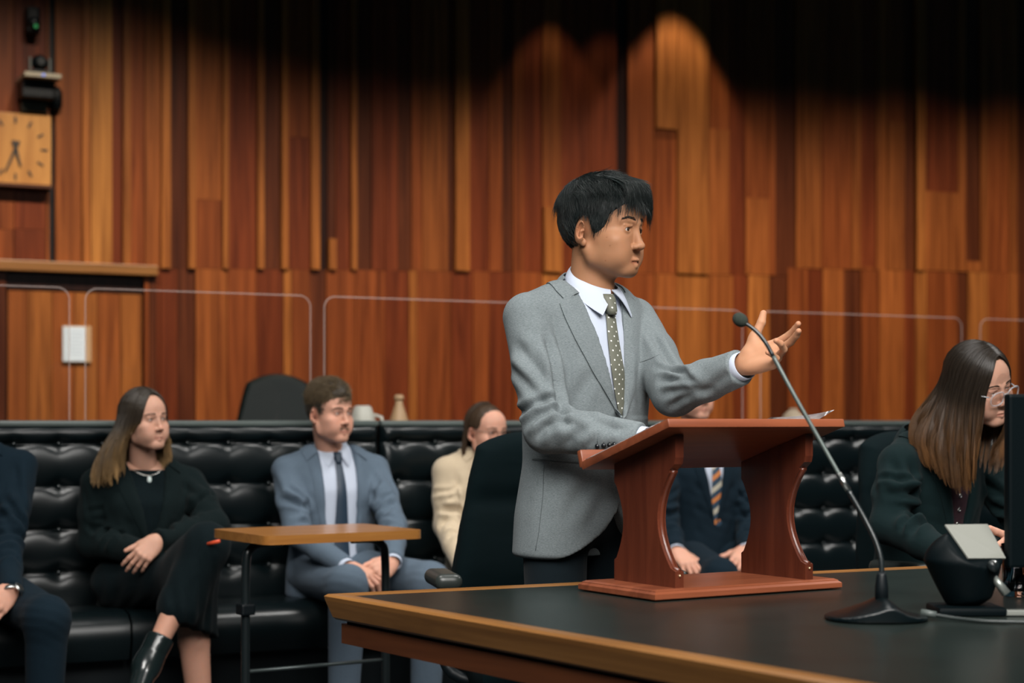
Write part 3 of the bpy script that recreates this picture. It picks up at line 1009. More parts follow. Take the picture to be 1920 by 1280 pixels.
# ------------------------------------------------------------------ lectern on the table
LA = math.radians(32)
lec = empty('tabletop_lectern', (0.4376, 3.758, 0.752), LA)
tag(lec, 'reddish wooden tabletop lectern with two waisted side panels', 'lectern')
# local: x along the width, +y towards the reader
hw, dd = 0.2575, 0.14
def ring_solid(rings, name, mat, parent, loc=None):
    bm = bmesh.new()
    rv = [[bm.verts.new((sx * a, sy * b, z)) for sx, sy in ((-1, -1), (1, -1), (1, 1), (-1, 1))] for a, b, z in rings]
    for A, B in zip(rv[:-1], rv[1:]):
        for k in range(4):
            bm.faces.new((A[k], A[(k + 1) % 4], B[(k + 1) % 4], B[k]))
    bm.faces.new(list(reversed(rv[0]))); bm.faces.new(rv[-1])
    me = bpy.data.meshes.new(name); bm.to_mesh(me); bm.free()
    return link(name, me, mat, parent, loc=loc)
ring_solid([(hw - 0.002, dd - 0.002, 0), (hw, dd, 0.002), (hw, dd, 0.012), (hw - 0.006, dd - 0.006, 0.0165), (hw - 0.006, dd - 0.006, 0.018), (hw - 0.013, dd - 0.013, 0.021)], 'base_board', M_LECT_LIT, lec)
# waisted side panels: outline in (y, z), front is -y; the top follows the slope
ZB = 0.021
SL = 0.0956 / 0.316
def top_z(y):
    return 0.3755 - 0.021 - (y + 0.165) * SL
pf = [(-0.120, ZB), (-0.120, ZB + 0.034)]
for k in range(13):
    t = k / 12
    z = ZB + 0.040 + t * 0.20
    pf.append((-0.113 + 0.055 * math.sin(math.pi * (0.04 + 0.90 * t)) ** 0.85, z))
pf += [(-0.100, ZB + 0.245), (-0.116, ZB + 0.258), (-0.120, ZB + 0.272), (-0.120, top_z(-0.120))]
pb = [(0.0985, top_z(0.0985)), (0.0985, ZB + 0.215)]
for k in range(11):
    t = k / 10
    z = ZB + 0.205 - t * 0.155
    pb.append((0.095 - 0.030 * math.sin(math.pi * (0.05 + 0.9 * t)), z))
pb += [(0.0985, ZB + 0.045), (0.0985, ZB)]
for sx in (-1, 1):
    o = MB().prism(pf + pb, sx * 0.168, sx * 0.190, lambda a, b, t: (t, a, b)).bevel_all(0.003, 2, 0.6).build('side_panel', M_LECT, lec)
    inner = [(y + 0.008, z) for y, z in pf if z < 0.29]
    fr = MB()
    fr.tube([(sx * 0.179, y + 0.002, z) for y, z in pf[1:16]], 0.0065, 8)
    fr.build('edge_bead', M_LECT, o, True)
    MB().sphere((sx * 0.179, -0.1215, 0.046), 0.0028, 8).build('screw_cap', plain('brass', (0.7, 0.55, 0.35), 0.3, 0.8), o, True)
tilt = math.atan(SL)
LT = Matrix.Rotation(-tilt, 3, 'X')
ly = 0.316 / math.cos(tilt)
TOPC = (0.0, -0.007, 0.3755 - 0.158 * SL - 0.010)
MB().box(TOPC, (0.484, ly, 0.019), rot=LT, bevel=0.0035).build('slanted_top', M_LECT_LIT, lec, auto=30)
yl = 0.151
MB().box((0, yl + 0.006, 0.3755 - 0.316 * SL + 0.006), (0.484, 0.016, 0.040), rot=LT, bevel=0.005).build('book_stop', M_LECT_LIT, lec, auto=30)

def lect_w(x, y, up=0.0):
    """world point on the slanted reading surface"""
    z = 0.3755 - (y + 0.165) * SL + up
    c, s_ = math.cos(LA), math.sin(LA)
    return Vector((0.4376 + c * x - s_ * y, 3.758 + s_ * x + c * y, 0.752 + z))
def sheet(name, x0, x1, y0, y1, label, lift=0.001, curl=0.0, rot=0.0, th=0.0016):
    bm = bmesh.new()
    n = 8
    g = [[None] * (n + 1) for _ in range(n + 1)]
    cx, cy = (x0 + x1) / 2, (y0 + y1) / 2
    for i in range(n + 1):
        for j in range(n + 1):
            x, y = x0 + (x1 - x0) * i / n - cx, y0 + (y1 - y0) * j / n - cy
            xr, yr = x * math.cos(rot) - y * math.sin(rot) + cx, x * math.sin(rot) + y * math.cos(rot) + cy
            g[i][j] = bm.verts.new(lect_w(xr, yr, lift + curl * (i / n) ** 2 * (1 - j / n) ** 2))
    for i in range(n):
        for j in range(n):
            bm.faces.new((g[i][j], g[i + 1][j], g[i + 1][j + 1], g[i][j + 1]))
    ex = bmesh.ops.solidify(bm, geom=bm.faces[:], thickness=-th)
    me = bpy.data.meshes.new(name); bm.to_mesh(me); bm.free()
    o = link(name, me, M_PAPER, None, True)
    tag(o, label, 'paper', 'papers on the lectern')
    return o
sheet('paper_sheet', -0.2405, -0.03, -0.135, 0.140, 'white paper sheets under the speaker\'s hand on the lectern', 0.001, th=0.0045)
sheet('paper_sheet', 0.03, 0.215, -0.16, 0.10, 'white paper with a lifted corner at the lectern\'s far side', 0.0025, 0.018, 0.03)

# ------------------------------------------------------------------ gooseneck microphone
mic = empty('gooseneck_microphone', (0.68, 3.19, 0.7505), 0)
tag(mic, 'black gooseneck microphone on a low base with a foam tip', 'microphone')
def pp(px, py, Y, org):
    return Vector(((px - 960) / F_PX * Y - org[0], Y - org[1], CAMZ - (py - HOR) * Y / F_PX - org[2]))
mo = (0.68, 3.19, 0.7505)
Fm = Field((-0.12, -0.10, -0.004), (0.12, 0.10, 0.06), 0.003)
def fbase(x, y, z):
    h = 0.006 + 0.026 * np.exp(-((x - 0.0) / 0.055) ** 2) + 0.012 * np.exp(-((x - 0.015) / 0.02) ** 2)
    q = np.sqrt((np.abs(x) / 0.094) ** 2.6 + (np.abs(y) / 0.076) ** 2.6 + 1e-9) - 1
    return np.maximum(q * 0.05, np.maximum(z - h * (1 - 0.35 * (y / 0.076) ** 2), -z)) * 0.8
Fm.fn(fbase, (-0.12, -0.10, -0.004), (0.12, 0.10, 0.06))
V, Q = Fm.mesh()
link('base', np_mesh('base', V, Q), plain('mic_base', (0.0015, 0.0042, 0.0052), 0.30, spec=0.35), mic)
MB().lathe([(0.0125, 0.025), (0.0125, 0.06), (0.0095, 0.082), (0.007, 0.088)], c=(0.0108, 0, 0), n=16).build('boot', M_BLACK, mic, True)
ctrl = [(1653, 1082, 3.19), (1652, 1050, 3.195), (1642, 1015, 3.205), (1620, 970, 3.22), (1590, 918, 3.235), (1540, 830, 3.26), (1490, 742, 3.28), (1450, 668, 3.30),
        (1436, 643, 3.305), (1422, 625, 3.31), (1407, 612, 3.315), (1394, 604, 3.32)]
cp = [pp(*c, mo) for c in ctrl]
def catmull(P, n=8):
    out = []
    for i in range(len(P) - 1):
        p0, p1, p2, p3 = P[max(i - 1, 0)], P[i], P[i + 1], P[min(i + 2, len(P) - 1)]
        for k in range(n):
            t = k / n
            out.append(0.5 * ((2 * p1) + (p2 - p0) * t + (2 * p0 - 5 * p1 + 4 * p2 - p3) * t * t + (3 * p1 - p0 - 3 * p2 + p3) * t ** 3))
    out.append(P[-1])
    return out
path = catmull(cp, 8)
M_NECK = plain('neck_grey', (0.085, 0.105, 0.098), 0.36, 0.2)
MB().tube(path[:33], 0.0052, 12).build('flexible_lower_neck', M_BLACKM, mic, True)
MB().tube(path[33:57], 0.0042, 12).build('stem', M_NECK, mic, True)
MB().tube(path[56:], 0.0040, 12).build('flexible_upper_neck', M_BLACKM, mic, True)
MB().tube([path[32], path[35]], 0.0060, 12).build('joint_collar', M_STEEL, mic, True)
tip = cp[-1]
tdir = (cp[-1] - cp[-3]).normalized()
MB().sphere(tip + tdir * 0.008, (0.0135, 0.0135, 0.016), 20, rot=tdir.to_track_quat('Z', 'Y').to_matrix()).build('foam_windscreen', plain('foam', (0.022, 0.030, 0.022), 0.95, bump=1.0, bscale=900), mic, True)
MB().tube([(0.085, 0.0, 0.012), (0.110, -0.012, 0.010)], [0.008, 0.006], 10).build('cable_plug', plain('plug_grey', (0.07, 0.085, 0.08), 0.4), mic, True)
cabp = catmull([Vector(q) for q in ((0.105, -0.010, 0.010), (0.14, -0.03, 0.0055), (0.18, -0.06, 0.004), (0.24, -0.075, 0.004), (0.34, -0.08, 0.004), (0.55, -0.02, 0.004))], 8)
MB().tube(cabp, 0.0036, 8).build('cable', plain('cable_rubber', (0.02, 0.027, 0.026), 0.4), mic, True)

# ------------------------------------------------------------------ monitor, seen from behind, and the small terminal beside it
mon = empty('monitor', (1.225, 3.36, 0.7505), math.radians(14))
tag(mon, 'black monitor at the right edge, turned away, in front of the long-haired woman', 'monitor')
MB().box((0, 0, 0.255), (0.56, 0.022, 0.335), bevel=0.006).build('panel', M_DEEP, mon)
MB().box((0, -0.030, 0.25), (0.34, 0.045, 0.20), bevel=0.02).build('back_housing', M_DEEP, mon, auto=30)
MB().box((0, 0.0125, 0.257), (0.535, 0.002, 0.305)).build('display', plain('display_dark', (0.01, 0.012, 0.014), 0.1), mon)
MB().box((0, -0.055, 0.13), (0.07, 0.03, 0.26), bevel=0.008).build('stand', M_DEEP, mon)
MB().box((0, -0.03, 0.008), (0.26, 0.18, 0.014), bevel=0.005).build('foot', M_DEEP, mon)

tm = empty('desk_terminal', (0.885, 3.30, 0.7505), 0)
tag(tm, 'black tilted desk terminal with a screen coloured grey for its reflection on a pivoting stand', 'terminal')
to = (0.885, 3.30, 0.7505)
c1 = [pp(1772, 983, 3.30, to), pp(1852, 982, 3.345, to), pp(1886, 1046, 3.285, to), pp(1816, 1046, 3.24, to)]
def plate(name, pts, th, mat, parent):
    bm = bmesh.new()
    nrm = (pts[1] - pts[0]).cross(pts[3] - pts[0]).normalized()
    if nrm.z < 0: nrm = -nrm
    A = [bm.verts.new(p) for p in pts]; B = [bm.verts.new(p - nrm * th) for p in pts]
    for k in range(4):
        bm.faces.new((A[k], A[(k + 1) % 4], B[(k + 1) % 4], B[k]))
    bm.faces.new(A); bm.faces.new(list(reversed(B)))
    bmesh.ops.recalc_face_normals(bm, faces=bm.faces)
    me = bpy.data.meshes.new(name); bm.to_mesh(me); bm.free()
    return link(name, me, mat, parent)
plate('screen', c1, 0.003, plain('screen_reflection', (0.21, 0.215, 0.19), 0.5), tm)  # grey is the reflection on the switched-off screen, put into its colour
Ft = Field((-0.14, -0.10, -0.01), (0.14, 0.12, 0.20), 0.004)
nrm = (c1[1] - c1[0]).cross(c1[3] - c1[0]).normalized()
if nrm.z < 0: nrm = -nrm
cc = (c1[0] + c1[1] + c1[2] + c1[3]) / 4 - nrm * 0.004
def fterm(x, y, z):
    pl = (x - cc.x) * nrm.x + (y - cc.y) * nrm.y + (z - cc.z) * nrm.z
    w = 0.030 + 0.048 * np.clip(z / 0.11, 0, 1) ** 0.8
    q = np.sqrt(((x + 0.012 + 0.10 * (z - 0.08)) / w) ** 2 + ((y + 0.005) / (0.8 * w)) ** 2) - 1
    q3 = np.sqrt(((x + 0.014) / 0.078) ** 2 + ((y + 0.005) / 0.060) ** 2 + ((z - 0.085) / 0.075) ** 2) - 1
    return np.maximum(np.maximum(pl, np.maximum(q, q3) * 0.05), 0.010 - z)
Ft.fn(fterm, (-0.14, -0.10, -0.01), (0.14, 0.12, 0.20))
V, Q = Ft.mesh(2)
link('housing', np_mesh('housing', V, Q), M_DEEP, tm)
MB().box((-0.01, -0.01, 0.008), (0.13, 0.11, 0.016), bevel=0.006).build('base', M_DEEP, tm, auto=30)
MB().tube([(0.035, -0.03, 0.075), (0.060, -0.04, 0.040)], [0.007, 0.009], 12).build('pivot_arm', plain('arm_grey', (0.25, 0.27, 0.25), 0.35, 0.6), tm, True)
MB().lathe([(0.010, -0.008), (0.012, 0), (0.010, 0.008)], c=(0.03, -0.055, 0.095), rot=Euler((math.pi / 2, 0, 0)).to_matrix()).build('pivot_knob', M_BLACKM, tm, True)
MB().sphere((0.031, -0.064, 0.103), 0.004, 10).build('knob_cap', M_STEEL, tm, True)
MB().box((0.075, -0.05, 0.006), (0.05, 0.02, 0.010), bevel=0.002).build('connector', plain('conn_grey', (0.20, 0.21, 0.19), 0.4), tm)

# clear drinking glass behind the terminal
dg = empty('drinking_glass', (1.075, 3.62, 0.7505))
tag(dg, 'clear drinking glass on the table beneath the monitor', 'glass')
m_dg, ntd, bd = new_mat('glass')
bd.inputs['Transmission Weight'].default_value = 1.0; bd.inputs['Roughness'].default_value = 0.02; bd.inputs['IOR'].default_value = 1.45
bm = bmesh.new()
prof = [(0.001, 0.0), (0.031, 0.0), (0.033, 0.006), (0.036, 0.11), (0.0345, 0.11), (0.0315, 0.012), (0.001, 0.012)]
rings = [[bm.verts.new((r_ * math.cos(2 * math.pi * k / 28), r_ * math.sin(2 * math.pi * k / 28), z_)) for k in range(28)] for r_, z_ in prof]
for A, B in zip(rings[:-1], rings[1:]):
    for k in range(28):
        bm.faces.new((A[k], A[(k + 1) % 28], B[(k + 1) % 28], B[k]))
me = bpy.data.meshes.new('tumbler'); bm.to_mesh(me); bm.free()
link('tumbler', me, m_dg, dg, True)
MB().lathe([(0.030, 0.0122), (0.0322, 0.05)], n=28).build('water', m_dg, dg, True)

# ------------------------------------------------------------------ small desk in front of the blue-suited man
DA = math.radians(33)
dk = empty('side_desk', (-0.607, 5.32, 0), DA)
tag(dk, 'small wooden-topped desk on black tube legs before the blue-suited man', 'desk')
def rrect(hx, hy, r, n=6):
    out = []
    for cx, cy, a0 in ((hx - r, hy - r, 0), (-hx + r, hy - r, 90), (-hx + r, -hy + r, 180), (hx - r, -hy + r, 270)):
        for k in range(n + 1):
            a = math.radians(a0 + 90 * k / n)
            out.append((cx + r * math.cos(a), cy + r * math.sin(a)))
    return out
MB().prism(rrect(0.268, 0.205, 0.035), 0.757, 0.784, lambda a, b, t: (a, b, t)).bevel_all(0.003, 2, 0.6).build('top', M_DESK, dk, auto=30)
for sx in (-1, 1):
    pts = catmull([Vector(q) for q in ((sx * 0.12, 0.0, 0.748), (sx * 0.19, 0.0, 0.747), (sx * 0.225, 0.0, 0.73), (sx * 0.24, 0.0, 0.69), (sx * 0.242, 0.0, 0.5), (sx * 0.242, 0.0, 0.02))], 6)
    lg = MB().tube(pts, 0.0135, 12).build('leg', M_BLACKM, dk, True)
    MB().box((sx * 0.242, 0.0, 0.014), (0.035, 0.40, 0.026), bevel=0.006).build('foot', M_BLACKM, dk)
    MB().box((sx * 0.242, 0.0, 0.55), (0.045, 0.05, 0.035), bevel=0.006).build('clamp', M_BLACK, dk)
MB().tube([(-0.242, 0, 0.36), (0.242, 0, 0.36)], 0.006, 10).build('cross_bar', plain('bar_grey', (0.06, 0.075, 0.075), 0.35, 0.5), dk, True)

# ------------------------------------------------------------------ the speaker's chair
def arm_chair(loc, rz, label, scale=1.0, arm_off=0.305):
    r = empty('armchair', loc, rz)
    tag(r, label, 'chair')
    Fc = Field((-0.32, -0.16, 0.46), (0.32, 0.24, 1.14), 0.010)
    def f(x, y, z):
        w = 0.252 - 0.105 * np.clip((z - 0.60) / 0.46, 0, 1) ** 1.25
        yc = 0.02 + 0.16 * ((z - 0.5) / 0.6) ** 1.2 - 0.9 * x * x * 0.5
        th = 0.032 + 0.020 * np.exp(-((z - 0.72) / 0.13) ** 2) - 0.010 * np.exp(-((z - 0.90) / 0.03) ** 2)
        top = 1.090 - 2.6 * np.abs(x) ** 2.2
        q = np.maximum(np.abs(x) - w, np.maximum(z - top, 0.50 - z)) + 0.045
        qy = np.abs(y - yc) - th + 0.03
        return np.sqrt(np.maximum(q, 0) ** 2 + np.maximum(qy, 0) ** 2) + np.minimum(np.maximum(q, qy), 0) - 0.045
    Fc.fn(lambda x, y, z: f(x, y, np.maximum(z, 0.47)), (-0.32, -0.16, 0.46), (0.32, 0.24, 1.14))
    V, Q = Fc.mesh(2)
    N = vnormals(V, Q)
    V = V + N * (0.0022 * wobble(V, 3, 30, (0.5, 1, 2.2)))[:, None].astype(np.float32)
    link('backrest', np_mesh('backrest', V, Q), M_CHAIRF, r)
    MB().box((0, -0.22, 0.47), (0.50, 0.42, 0.10), bevel=0.04).build('seat', M_CHAIRF, r, auto=40)
    M_PAD = plain('arm_pad', (0.030, 0.036, 0.033), 0.35)
    for sx in (-1, 1):
        Fa = Field((-0.05, -0.17, -0.04), (0.05, 0.17, 0.04), 0.005)
        Fa.box((0, 0, 0), (0.036, 0.105, 0.021), 0.019)
        V, Q = Fa.mesh(2)
        link('arm_pad', np_mesh('arm_pad', V, Q), M_PAD, r, loc=(sx * arm_off, -0.20, 0.705))
        MB().tube(catmull([Vector(q) for q in ((sx * arm_off, -0.20, 0.69), (sx * arm_off, -0.20, 0.55), (sx * (arm_off - 0.02), -0.22, 0.46), (sx * 0.16, -0.24, 0.42))], 5), 0.016, 10).build('arm_support', M_BLACK, r, True)
    MB().tube([(0, -0.25, 0.06), (0, -0.25, 0.43)], 0.03, 12).build('column', M_BLACKM, r)
    MB().tube([(0, -0.10, 0.42), (0, 0.03, 0.44), (0, 0.07, 0.60)], 0.025, 10).build('back_bracket', M_BLACKM, r)
    for k in range(5):
        a = k * 2 * math.pi / 5 + 0.3
        MB().tube([(0, -0.25, 0.075), (0.30 * math.cos(a), -0.25 + 0.30 * math.sin(a), 0.045)], [0.024, 0.017], 8).build('foot', M_BLACKM, r)
        MB().sphere((0.30 * math.cos(a), -0.25 + 0.30 * math.sin(a), 0.026), 0.026, 10).build('caster', M_BLACK, r)
    return r
arm_chair((0.075, 4.76, 0), math.radians(12), 'black fabric armchair directly behind the standing speaker')
arm_chair((1.27, 5.13, 0), math.radians(28), 'dark armchair under the long-haired woman at the table')
# ------------------------------------------------------------------ building people
def W(px, py, Y):
    return np.array([(px - 960) / F_PX * Y, Y, CAMZ - (py - HOR) * Y / F_PX])

def norm(v):
    v = np.asarray(v, dtype=float)
    return v / np.linalg.norm(v)

class Frame:
    """a figure's own frame: origin on the floor, front is -y, +x is the figure's left."""
    def __init__(self, x, y, yaw):
        self.o = np.array([x, y, 0.0]); a = math.radians(yaw)
        self.R = np.array([[math.cos(a), -math.sin(a), 0], [math.sin(a), math.cos(a), 0], [0, 0, 1]])
        self.yaw = a
    def loc(self, p):
        return self.R.T @ (np.asarray(p) - self.o)
    def px(self, px, py, Y):
        return self.loc(W(px, py, Y))

def smooth_tint(n, c=(1, 1, 1)):
    t = np.ones((n, 3), dtype=np.float32); t[:] = c
    return t

def head_mesh(h, neck_to, neck_r=0.056, jaw=1.0, cheek=1.0, nose=1.0, brow=1.0, mouth_open=0.0, lips=1.0, female=False, lid=0.0047, stubble=0.0, chin_y=0.0, chin=0.0, mw=1.22, mp=0.0, ears=True, eyed=0.5, blush=0.3, lipcol=(0.80, 0.52, 0.52)):
    """skin of a head in its own frame: origin between the ear canals, face towards -y."""
    nt = v3(neck_to)
    lo = np.minimum((-0.10, -0.135, -0.125), nt - 0.075)
    hi = np.maximum((0.10, 0.125, 0.15), nt + 0.075)
    lo[2] = min(-0.125, nt[2] - 0.02); hi[2] = 0.15
    Fd = Field(lo, hi, h)
    Fd.ell((0, 0.010, 0.045), (0.0755, 0.095, 0.088))
    Fd.ell((0, -0.045, 0.050), (0.060, 0.047, 0.058), 0.03)
    Fd.ell((0, -0.040, -0.022), (0.063 * cheek, 0.052, 0.064), 0.03)
    Fd.ell((0, -0.038, -0.060 + chin * 0.7), (0.052 * jaw, 0.047, 0.038), 0.025)
    Fd.ell((0, -0.080 + chin_y, -0.084 + chin), (0.021 * jaw, 0.017, 0.0165), 0.024)
    for s in (-1, 1):
        Fd.cap((s * 0.056 * jaw, 0.004, -0.035), (s * 0.050 * jaw, -0.012, -0.060 + chin * 0.6), 0.013, 0.013, 0.022)
        Fd.cap((s * 0.050 * jaw, -0.012, -0.060 + chin * 0.6), (s * 0.018 * jaw, -0.076 + chin_y, -0.085 + chin), 0.013, 0.012, 0.022)
        Fd.ell((s * 0.041 * cheek, -0.050, -0.036), (0.024, 0.030, 0.036), 0.025)
        Fd.ell((s * 0.044 * cheek, -0.066, -0.012), (0.021, 0.019, 0.016), 0.022)
        Fd.ell((s * 0.034, -0.076, -0.042), (0.019, 0.016, 0.022), 0.022)
        Fd.cap((s * 0.012, -0.089 - 0.003 * brow, 0.035), (s * 0.045, -0.075, 0.037), 0.007 * brow, 0.006 * brow, 0.014)
    # neck
    Fd.cap((0, 0.018, -0.045), nt, neck_r * 0.96, neck_r * 1.06, 0.018)
    if not female:
        Fd.ell(((nt[0]) * 0.5, -0.030 + nt[1] * 0.5, -0.128), (0.010, 0.012, 0.014), 0.014)
    # eye sockets, eyelids
    for s in (-1, 1):
        Fd.ell((s * 0.032, -0.0985, 0.0185), (0.0175, 0.0135, 0.0115), 0.010, sub=True)
    # nose
    Fd.cap((0, -0.0900, 0.026), (0, -0.1065 * nose ** 0.3, -0.014), 0.0068, 0.0082, 0.011)
    Fd.ell((0, -0.1080 - 0.004 * (nose - 1), -0.0190), (0.0105, 0.0105, 0.0092), 0.008)
    for s in (-1, 1):
        Fd.ell((s * 0.0125, -0.0985, -0.0225), (0.0068, 0.0090, 0.0068), 0.006)
        Fd.ell((s * 0.0065, -0.1035, -0.0296), (0.0030, 0.0042, 0.0030), 0.002, sub=True)
    # eyelids around the eyeballs
    for s in (-1, 1):
        ec = (s * 0.0315, -0.0775, 0.0175)
        Fd.ell(ec, (0.0150, 0.0138, 0.0135), 0.005)
        rot = rotm(0, s * 6, 0)
        Fd.ell((s * 0.0315, -0.094, 0.0170), (0.0132, 0.0130, lid), 0.0012, sub=True, rot=rot)
        Fd.cap((s * 0.0205, -0.0905, 0.0255), (s * 0.044, -0.0835, 0.0255), 0.0022, 0.0018, 0.004)
    # mouth
    mo = mouth_open
    for s in (-1, 1):
        Fd.cap((s * 0.0035, -0.0970 - mp, -0.0515), (s * 0.0195 * mw, -0.0865, -0.0560), 0.0050 * lips, 0.0024, 0.007)
        Fd.cap((0, -0.0952 - mp, -0.0630 - mo), (s * 0.0175 * mw, -0.0865, -0.0575 - mo * 0.4), 0.0055 * lips, 0.0024, 0.007)
    for s in (-1, 1):
        Fd.cap((0, -0.1025 - mp, -0.0570 - mo * 0.5), (s * 0.0195 * mw, -0.0905, -0.0565 - mo * 0.3), 0.0014 + mo * 0.55, 0.0010, 0.002, sub=True)
    Fd.cap((0, -0.1080, -0.037), (0, -0.1050, -0.047), 0.0014, 0.002, 0.004, sub=True)
    # ears
    if ears:
        for s in (-1, 1):
            R = rotm(8, 0, s * 33)
            Fd.ell((s * 0.0805, 0.014, 0.003), (0.0072, 0.0210, 0.0275), 0.006, rot=R)
            Fd.ell((s * 0.0865, 0.008, 0.006), (0.0055, 0.0135, 0.0185), 0.004, sub=True, rot=R)
            Fd.ell((s * 0.0815, 0.009, -0.001), (0.0045, 0.0065, 0.010), 0.004, rot=R)
            Fd.ell((s * 0.0850, 0.004, -0.004), (0.0055, 0.006, 0.008), 0.003, sub=True, rot=R)
            Fd.ell((s * 0.0765, 0.004, -0.021), (0.0060, 0.008, 0.009), 0.006)
    V, Q = Fd.mesh(1)
    T = smooth_tint(len(V))
    def blob(c, r, col, amt):
        d = (V - v3(c)) / v3(r)
        w = np.exp(-(d * d).sum(1) * 1.2)[:, None] * amt
        T[:] = T * (1 - w) + np.asarray(col, dtype=np.float32) * w
    for s in (-1, 1):
        blob((s * 0.042, -0.078, -0.018), (0.022, 0.03, 0.020), (1.02, 0.80, 0.78), blush)
        blob((s * 0.009 * mw, -0.095, -0.0570 - mo * 0.4), (0.0115 * mw, 0.012, 0.0065), lipcol, 0.75)
        blob((s * 0.032, -0.088, 0.0185), (0.017, 0.018, 0.010), (0.80, 0.72, 0.68) if eyed < 0.6 else (0.36, 0.28, 0.26), eyed)
        blob((s * 0.08, 0.012, 0.006), (0.02, 0.02, 0.03), (1.04, 0.84, 0.80), 0.6)
        if stubble:
            blob((s * 0.012, -0.100, -0.0415), (0.016, 0.016, 0.0055), (0.42, 0.33, 0.28), stubble * 1.6)
            blob((s * 0.035, -0.06, -0.075), (0.03, 0.05, 0.03), (0.72, 0.66, 0.62), stubble * 0.6)
    blob((0, -0.113, -0.016), (0.012, 0.012, 0.012), (1.03, 0.88, 0.86), blush)
    # line between the lips
    d = np.abs(V[:, 2] + 0.0568 + mo * 0.4) / (0.0014 + mo * 0.5)
    w = (np.exp(-d * d) * (np.abs(V[:, 0]) < 0.019 * mw) * (V[:, 1] < -0.082))[:, None] * 0.55
    T[:] = T * (1 - w) + np.array((0.35, 0.16, 0.15), dtype=np.float32) * w
    return V, Q, T

def hand_mesh(h, xdir, thumb, back, origin, curls, spread=(0.10, 0.02, -0.06, -0.16), thumb_pose=(0.9, 0.25, 0.25, -0.1), scale=1.0, fore=0.10, elbow=None, right=True):
    """curls: four (knuckle, middle, end) bends in degrees; thumb side = +y, back of the hand = +z."""
    M = [(0.088, 0.027, 0.0), (0.092, 0.0065, 0.0025), (0.088, -0.0135, 0.0015), (0.080, -0.0315, -0.003)]
    Ls = [(0.042, 0.025, 0.021), (0.046, 0.029, 0.022), (0.043, 0.027, 0.021), (0.033, 0.020, 0.018)]
    Rr = [(0.0098, 0.0088, 0.0080, 0.0068), (0.0100, 0.0090, 0.0082, 0.0068), (0.0096, 0.0086, 0.0078, 0.0066), (0.0085, 0.0075, 0.0068, 0.0058)]
    Fd = Field((-0.14, -0.11, -0.14), (0.22, 0.13, 0.08), h)
    x = norm(xdir); b = np.asarray(back, dtype=float); b = norm(b - x * (b @ x))
    t = np.cross(b, x)                                  # thumb side for a right hand
    B = np.stack([x, t if right else -t, b], 1)
    fd = norm((-1, 0, 0)) if elbow is None else norm(B.T @ (np.asarray(elbow) - np.asarray(origin)))
    Fd.cap((0.0, 0, 0), tuple(fd * fore), 0.0262, 0.0275, 0.01, axis=(0, 0, 1), sc=0.80)
    Fd.ell((0.050, 0.0, -0.002), (0.050, 0.040, 0.0155), 0.02)
    Fd.ell((0.018, 0.002, -0.002), (0.026, 0.030, 0.0175), 0.02)
    for m in M:
        Fd.cap((0.025, m[1] * 0.6, 0), m, 0.013, 0.0112, 0.010)
    Fd.ell((0.042, -0.026, -0.011), (0.032, 0.013, 0.012), 0.012)     # little-finger heel
    nails = []
    tips = []
    for i in range(4):
        p = np.array(M[i]); a = 0.0
        sp = spread[i]
        pts = [p.copy()]
        fwd = np.array((math.cos(sp), math.sin(sp), 0))
        for j in range(3):
            a += math.radians(curls[i][j])
            d = fwd * math.cos(a) + np.array((0, 0, -1.0)) * math.sin(a)
            p = p + d * Ls[i][j]
            pts.append(p.copy())
        Fd.cap(pts[0], pts[1], Rr[i][0], Rr[i][1], 0.006)
        Fd.cap(pts[1], pts[2], Rr[i][1], Rr[i][2], 0.003)
        Fd.cap(pts[2], pts[3] - d * 0.004, Rr[i][2], Rr[i][3], 0.003)
        bk = np.cross(d, np.cross(np.array((0, 0, 1.0)) if abs(d[2]) < 0.95 else fwd, d)); bk = bk / np.linalg.norm(bk)
        # normal on the back of the finger
        bk = fwd * math.sin(a) + np.array((0, 0, 1.0)) * math.cos(a)
        tips.append((pts[3], bk, d))
    # thumb: abduction, drop towards the palm, bends
    ab, dr, b1, b2 = thumb_pose
    p0 = np.array((0.020, 0.022, -0.008))
    d0 = norm((math.cos(ab) , math.sin(ab), -dr))
    p1 = p0 + d0 * 0.044
    d1 = norm((math.cos(ab - b1), math.sin(ab - b1), -dr * 0.8))
    p2 = p1 + d1 * 0.034
    d2 = norm((math.cos(ab - b1 - b2), math.sin(ab - b1 - b2), -dr * 0.5))
    p3 = p2 + d2 * 0.024
    Fd.cap(p0, p1, 0.0165, 0.0125, 0.014)
    Fd.cap(p1, p2, 0.0118, 0.0104, 0.005)
    Fd.cap(p2, p3, 0.0106, 0.0082, 0.003)
    Fd.cap(np.array((0.045, 0.02, -0.004)), p1 * 0.75 + p0 * 0.25, 0.009, 0.009, 0.016)
    V, Q = Fd.mesh(1)
    T = smooth_tint(len(V))
    for tp, bk, d in tips + [(p3, None, d2)]:
        q = (V - v3(tp)) / 0.013
        w = np.exp(-(q * q).sum(1))[:, None] * 0.35
        T[:] = T * (1 - w) + np.array((1.0, 0.78, 0.74), dtype=np.float32) * w
        if bk is not None:
            c = tp + bk * 0.006 - d * 0.002
            dd_ = V - v3(c)
            al = dd_ @ v3(d); nb = dd_ @ v3(bk)
            la = np.sqrt(np.maximum((dd_ * dd_).sum(1) - al * al - nb * nb, 0))
            w = ((np.abs(al) < 0.0058) & (la < 0.0048) & (nb > -0.002))[:, None] * 0.5
            T[:] = T * (1 - w) + np.array((1.12, 0.95, 0.92), dtype=np.float32) * w
    pw_ = np.exp(-((V[:, 2] + 0.018) / 0.012) ** 2)[:, None] * 0.12
    T[:] = T * (1 - pw_) + np.array((1.06, 0.86, 0.82), dtype=np.float32) * pw_
    if not right:
        Q = Q[:, ::-1]
    Vw = (V * scale) @ B.T.astype(np.float32) + v3(origin)
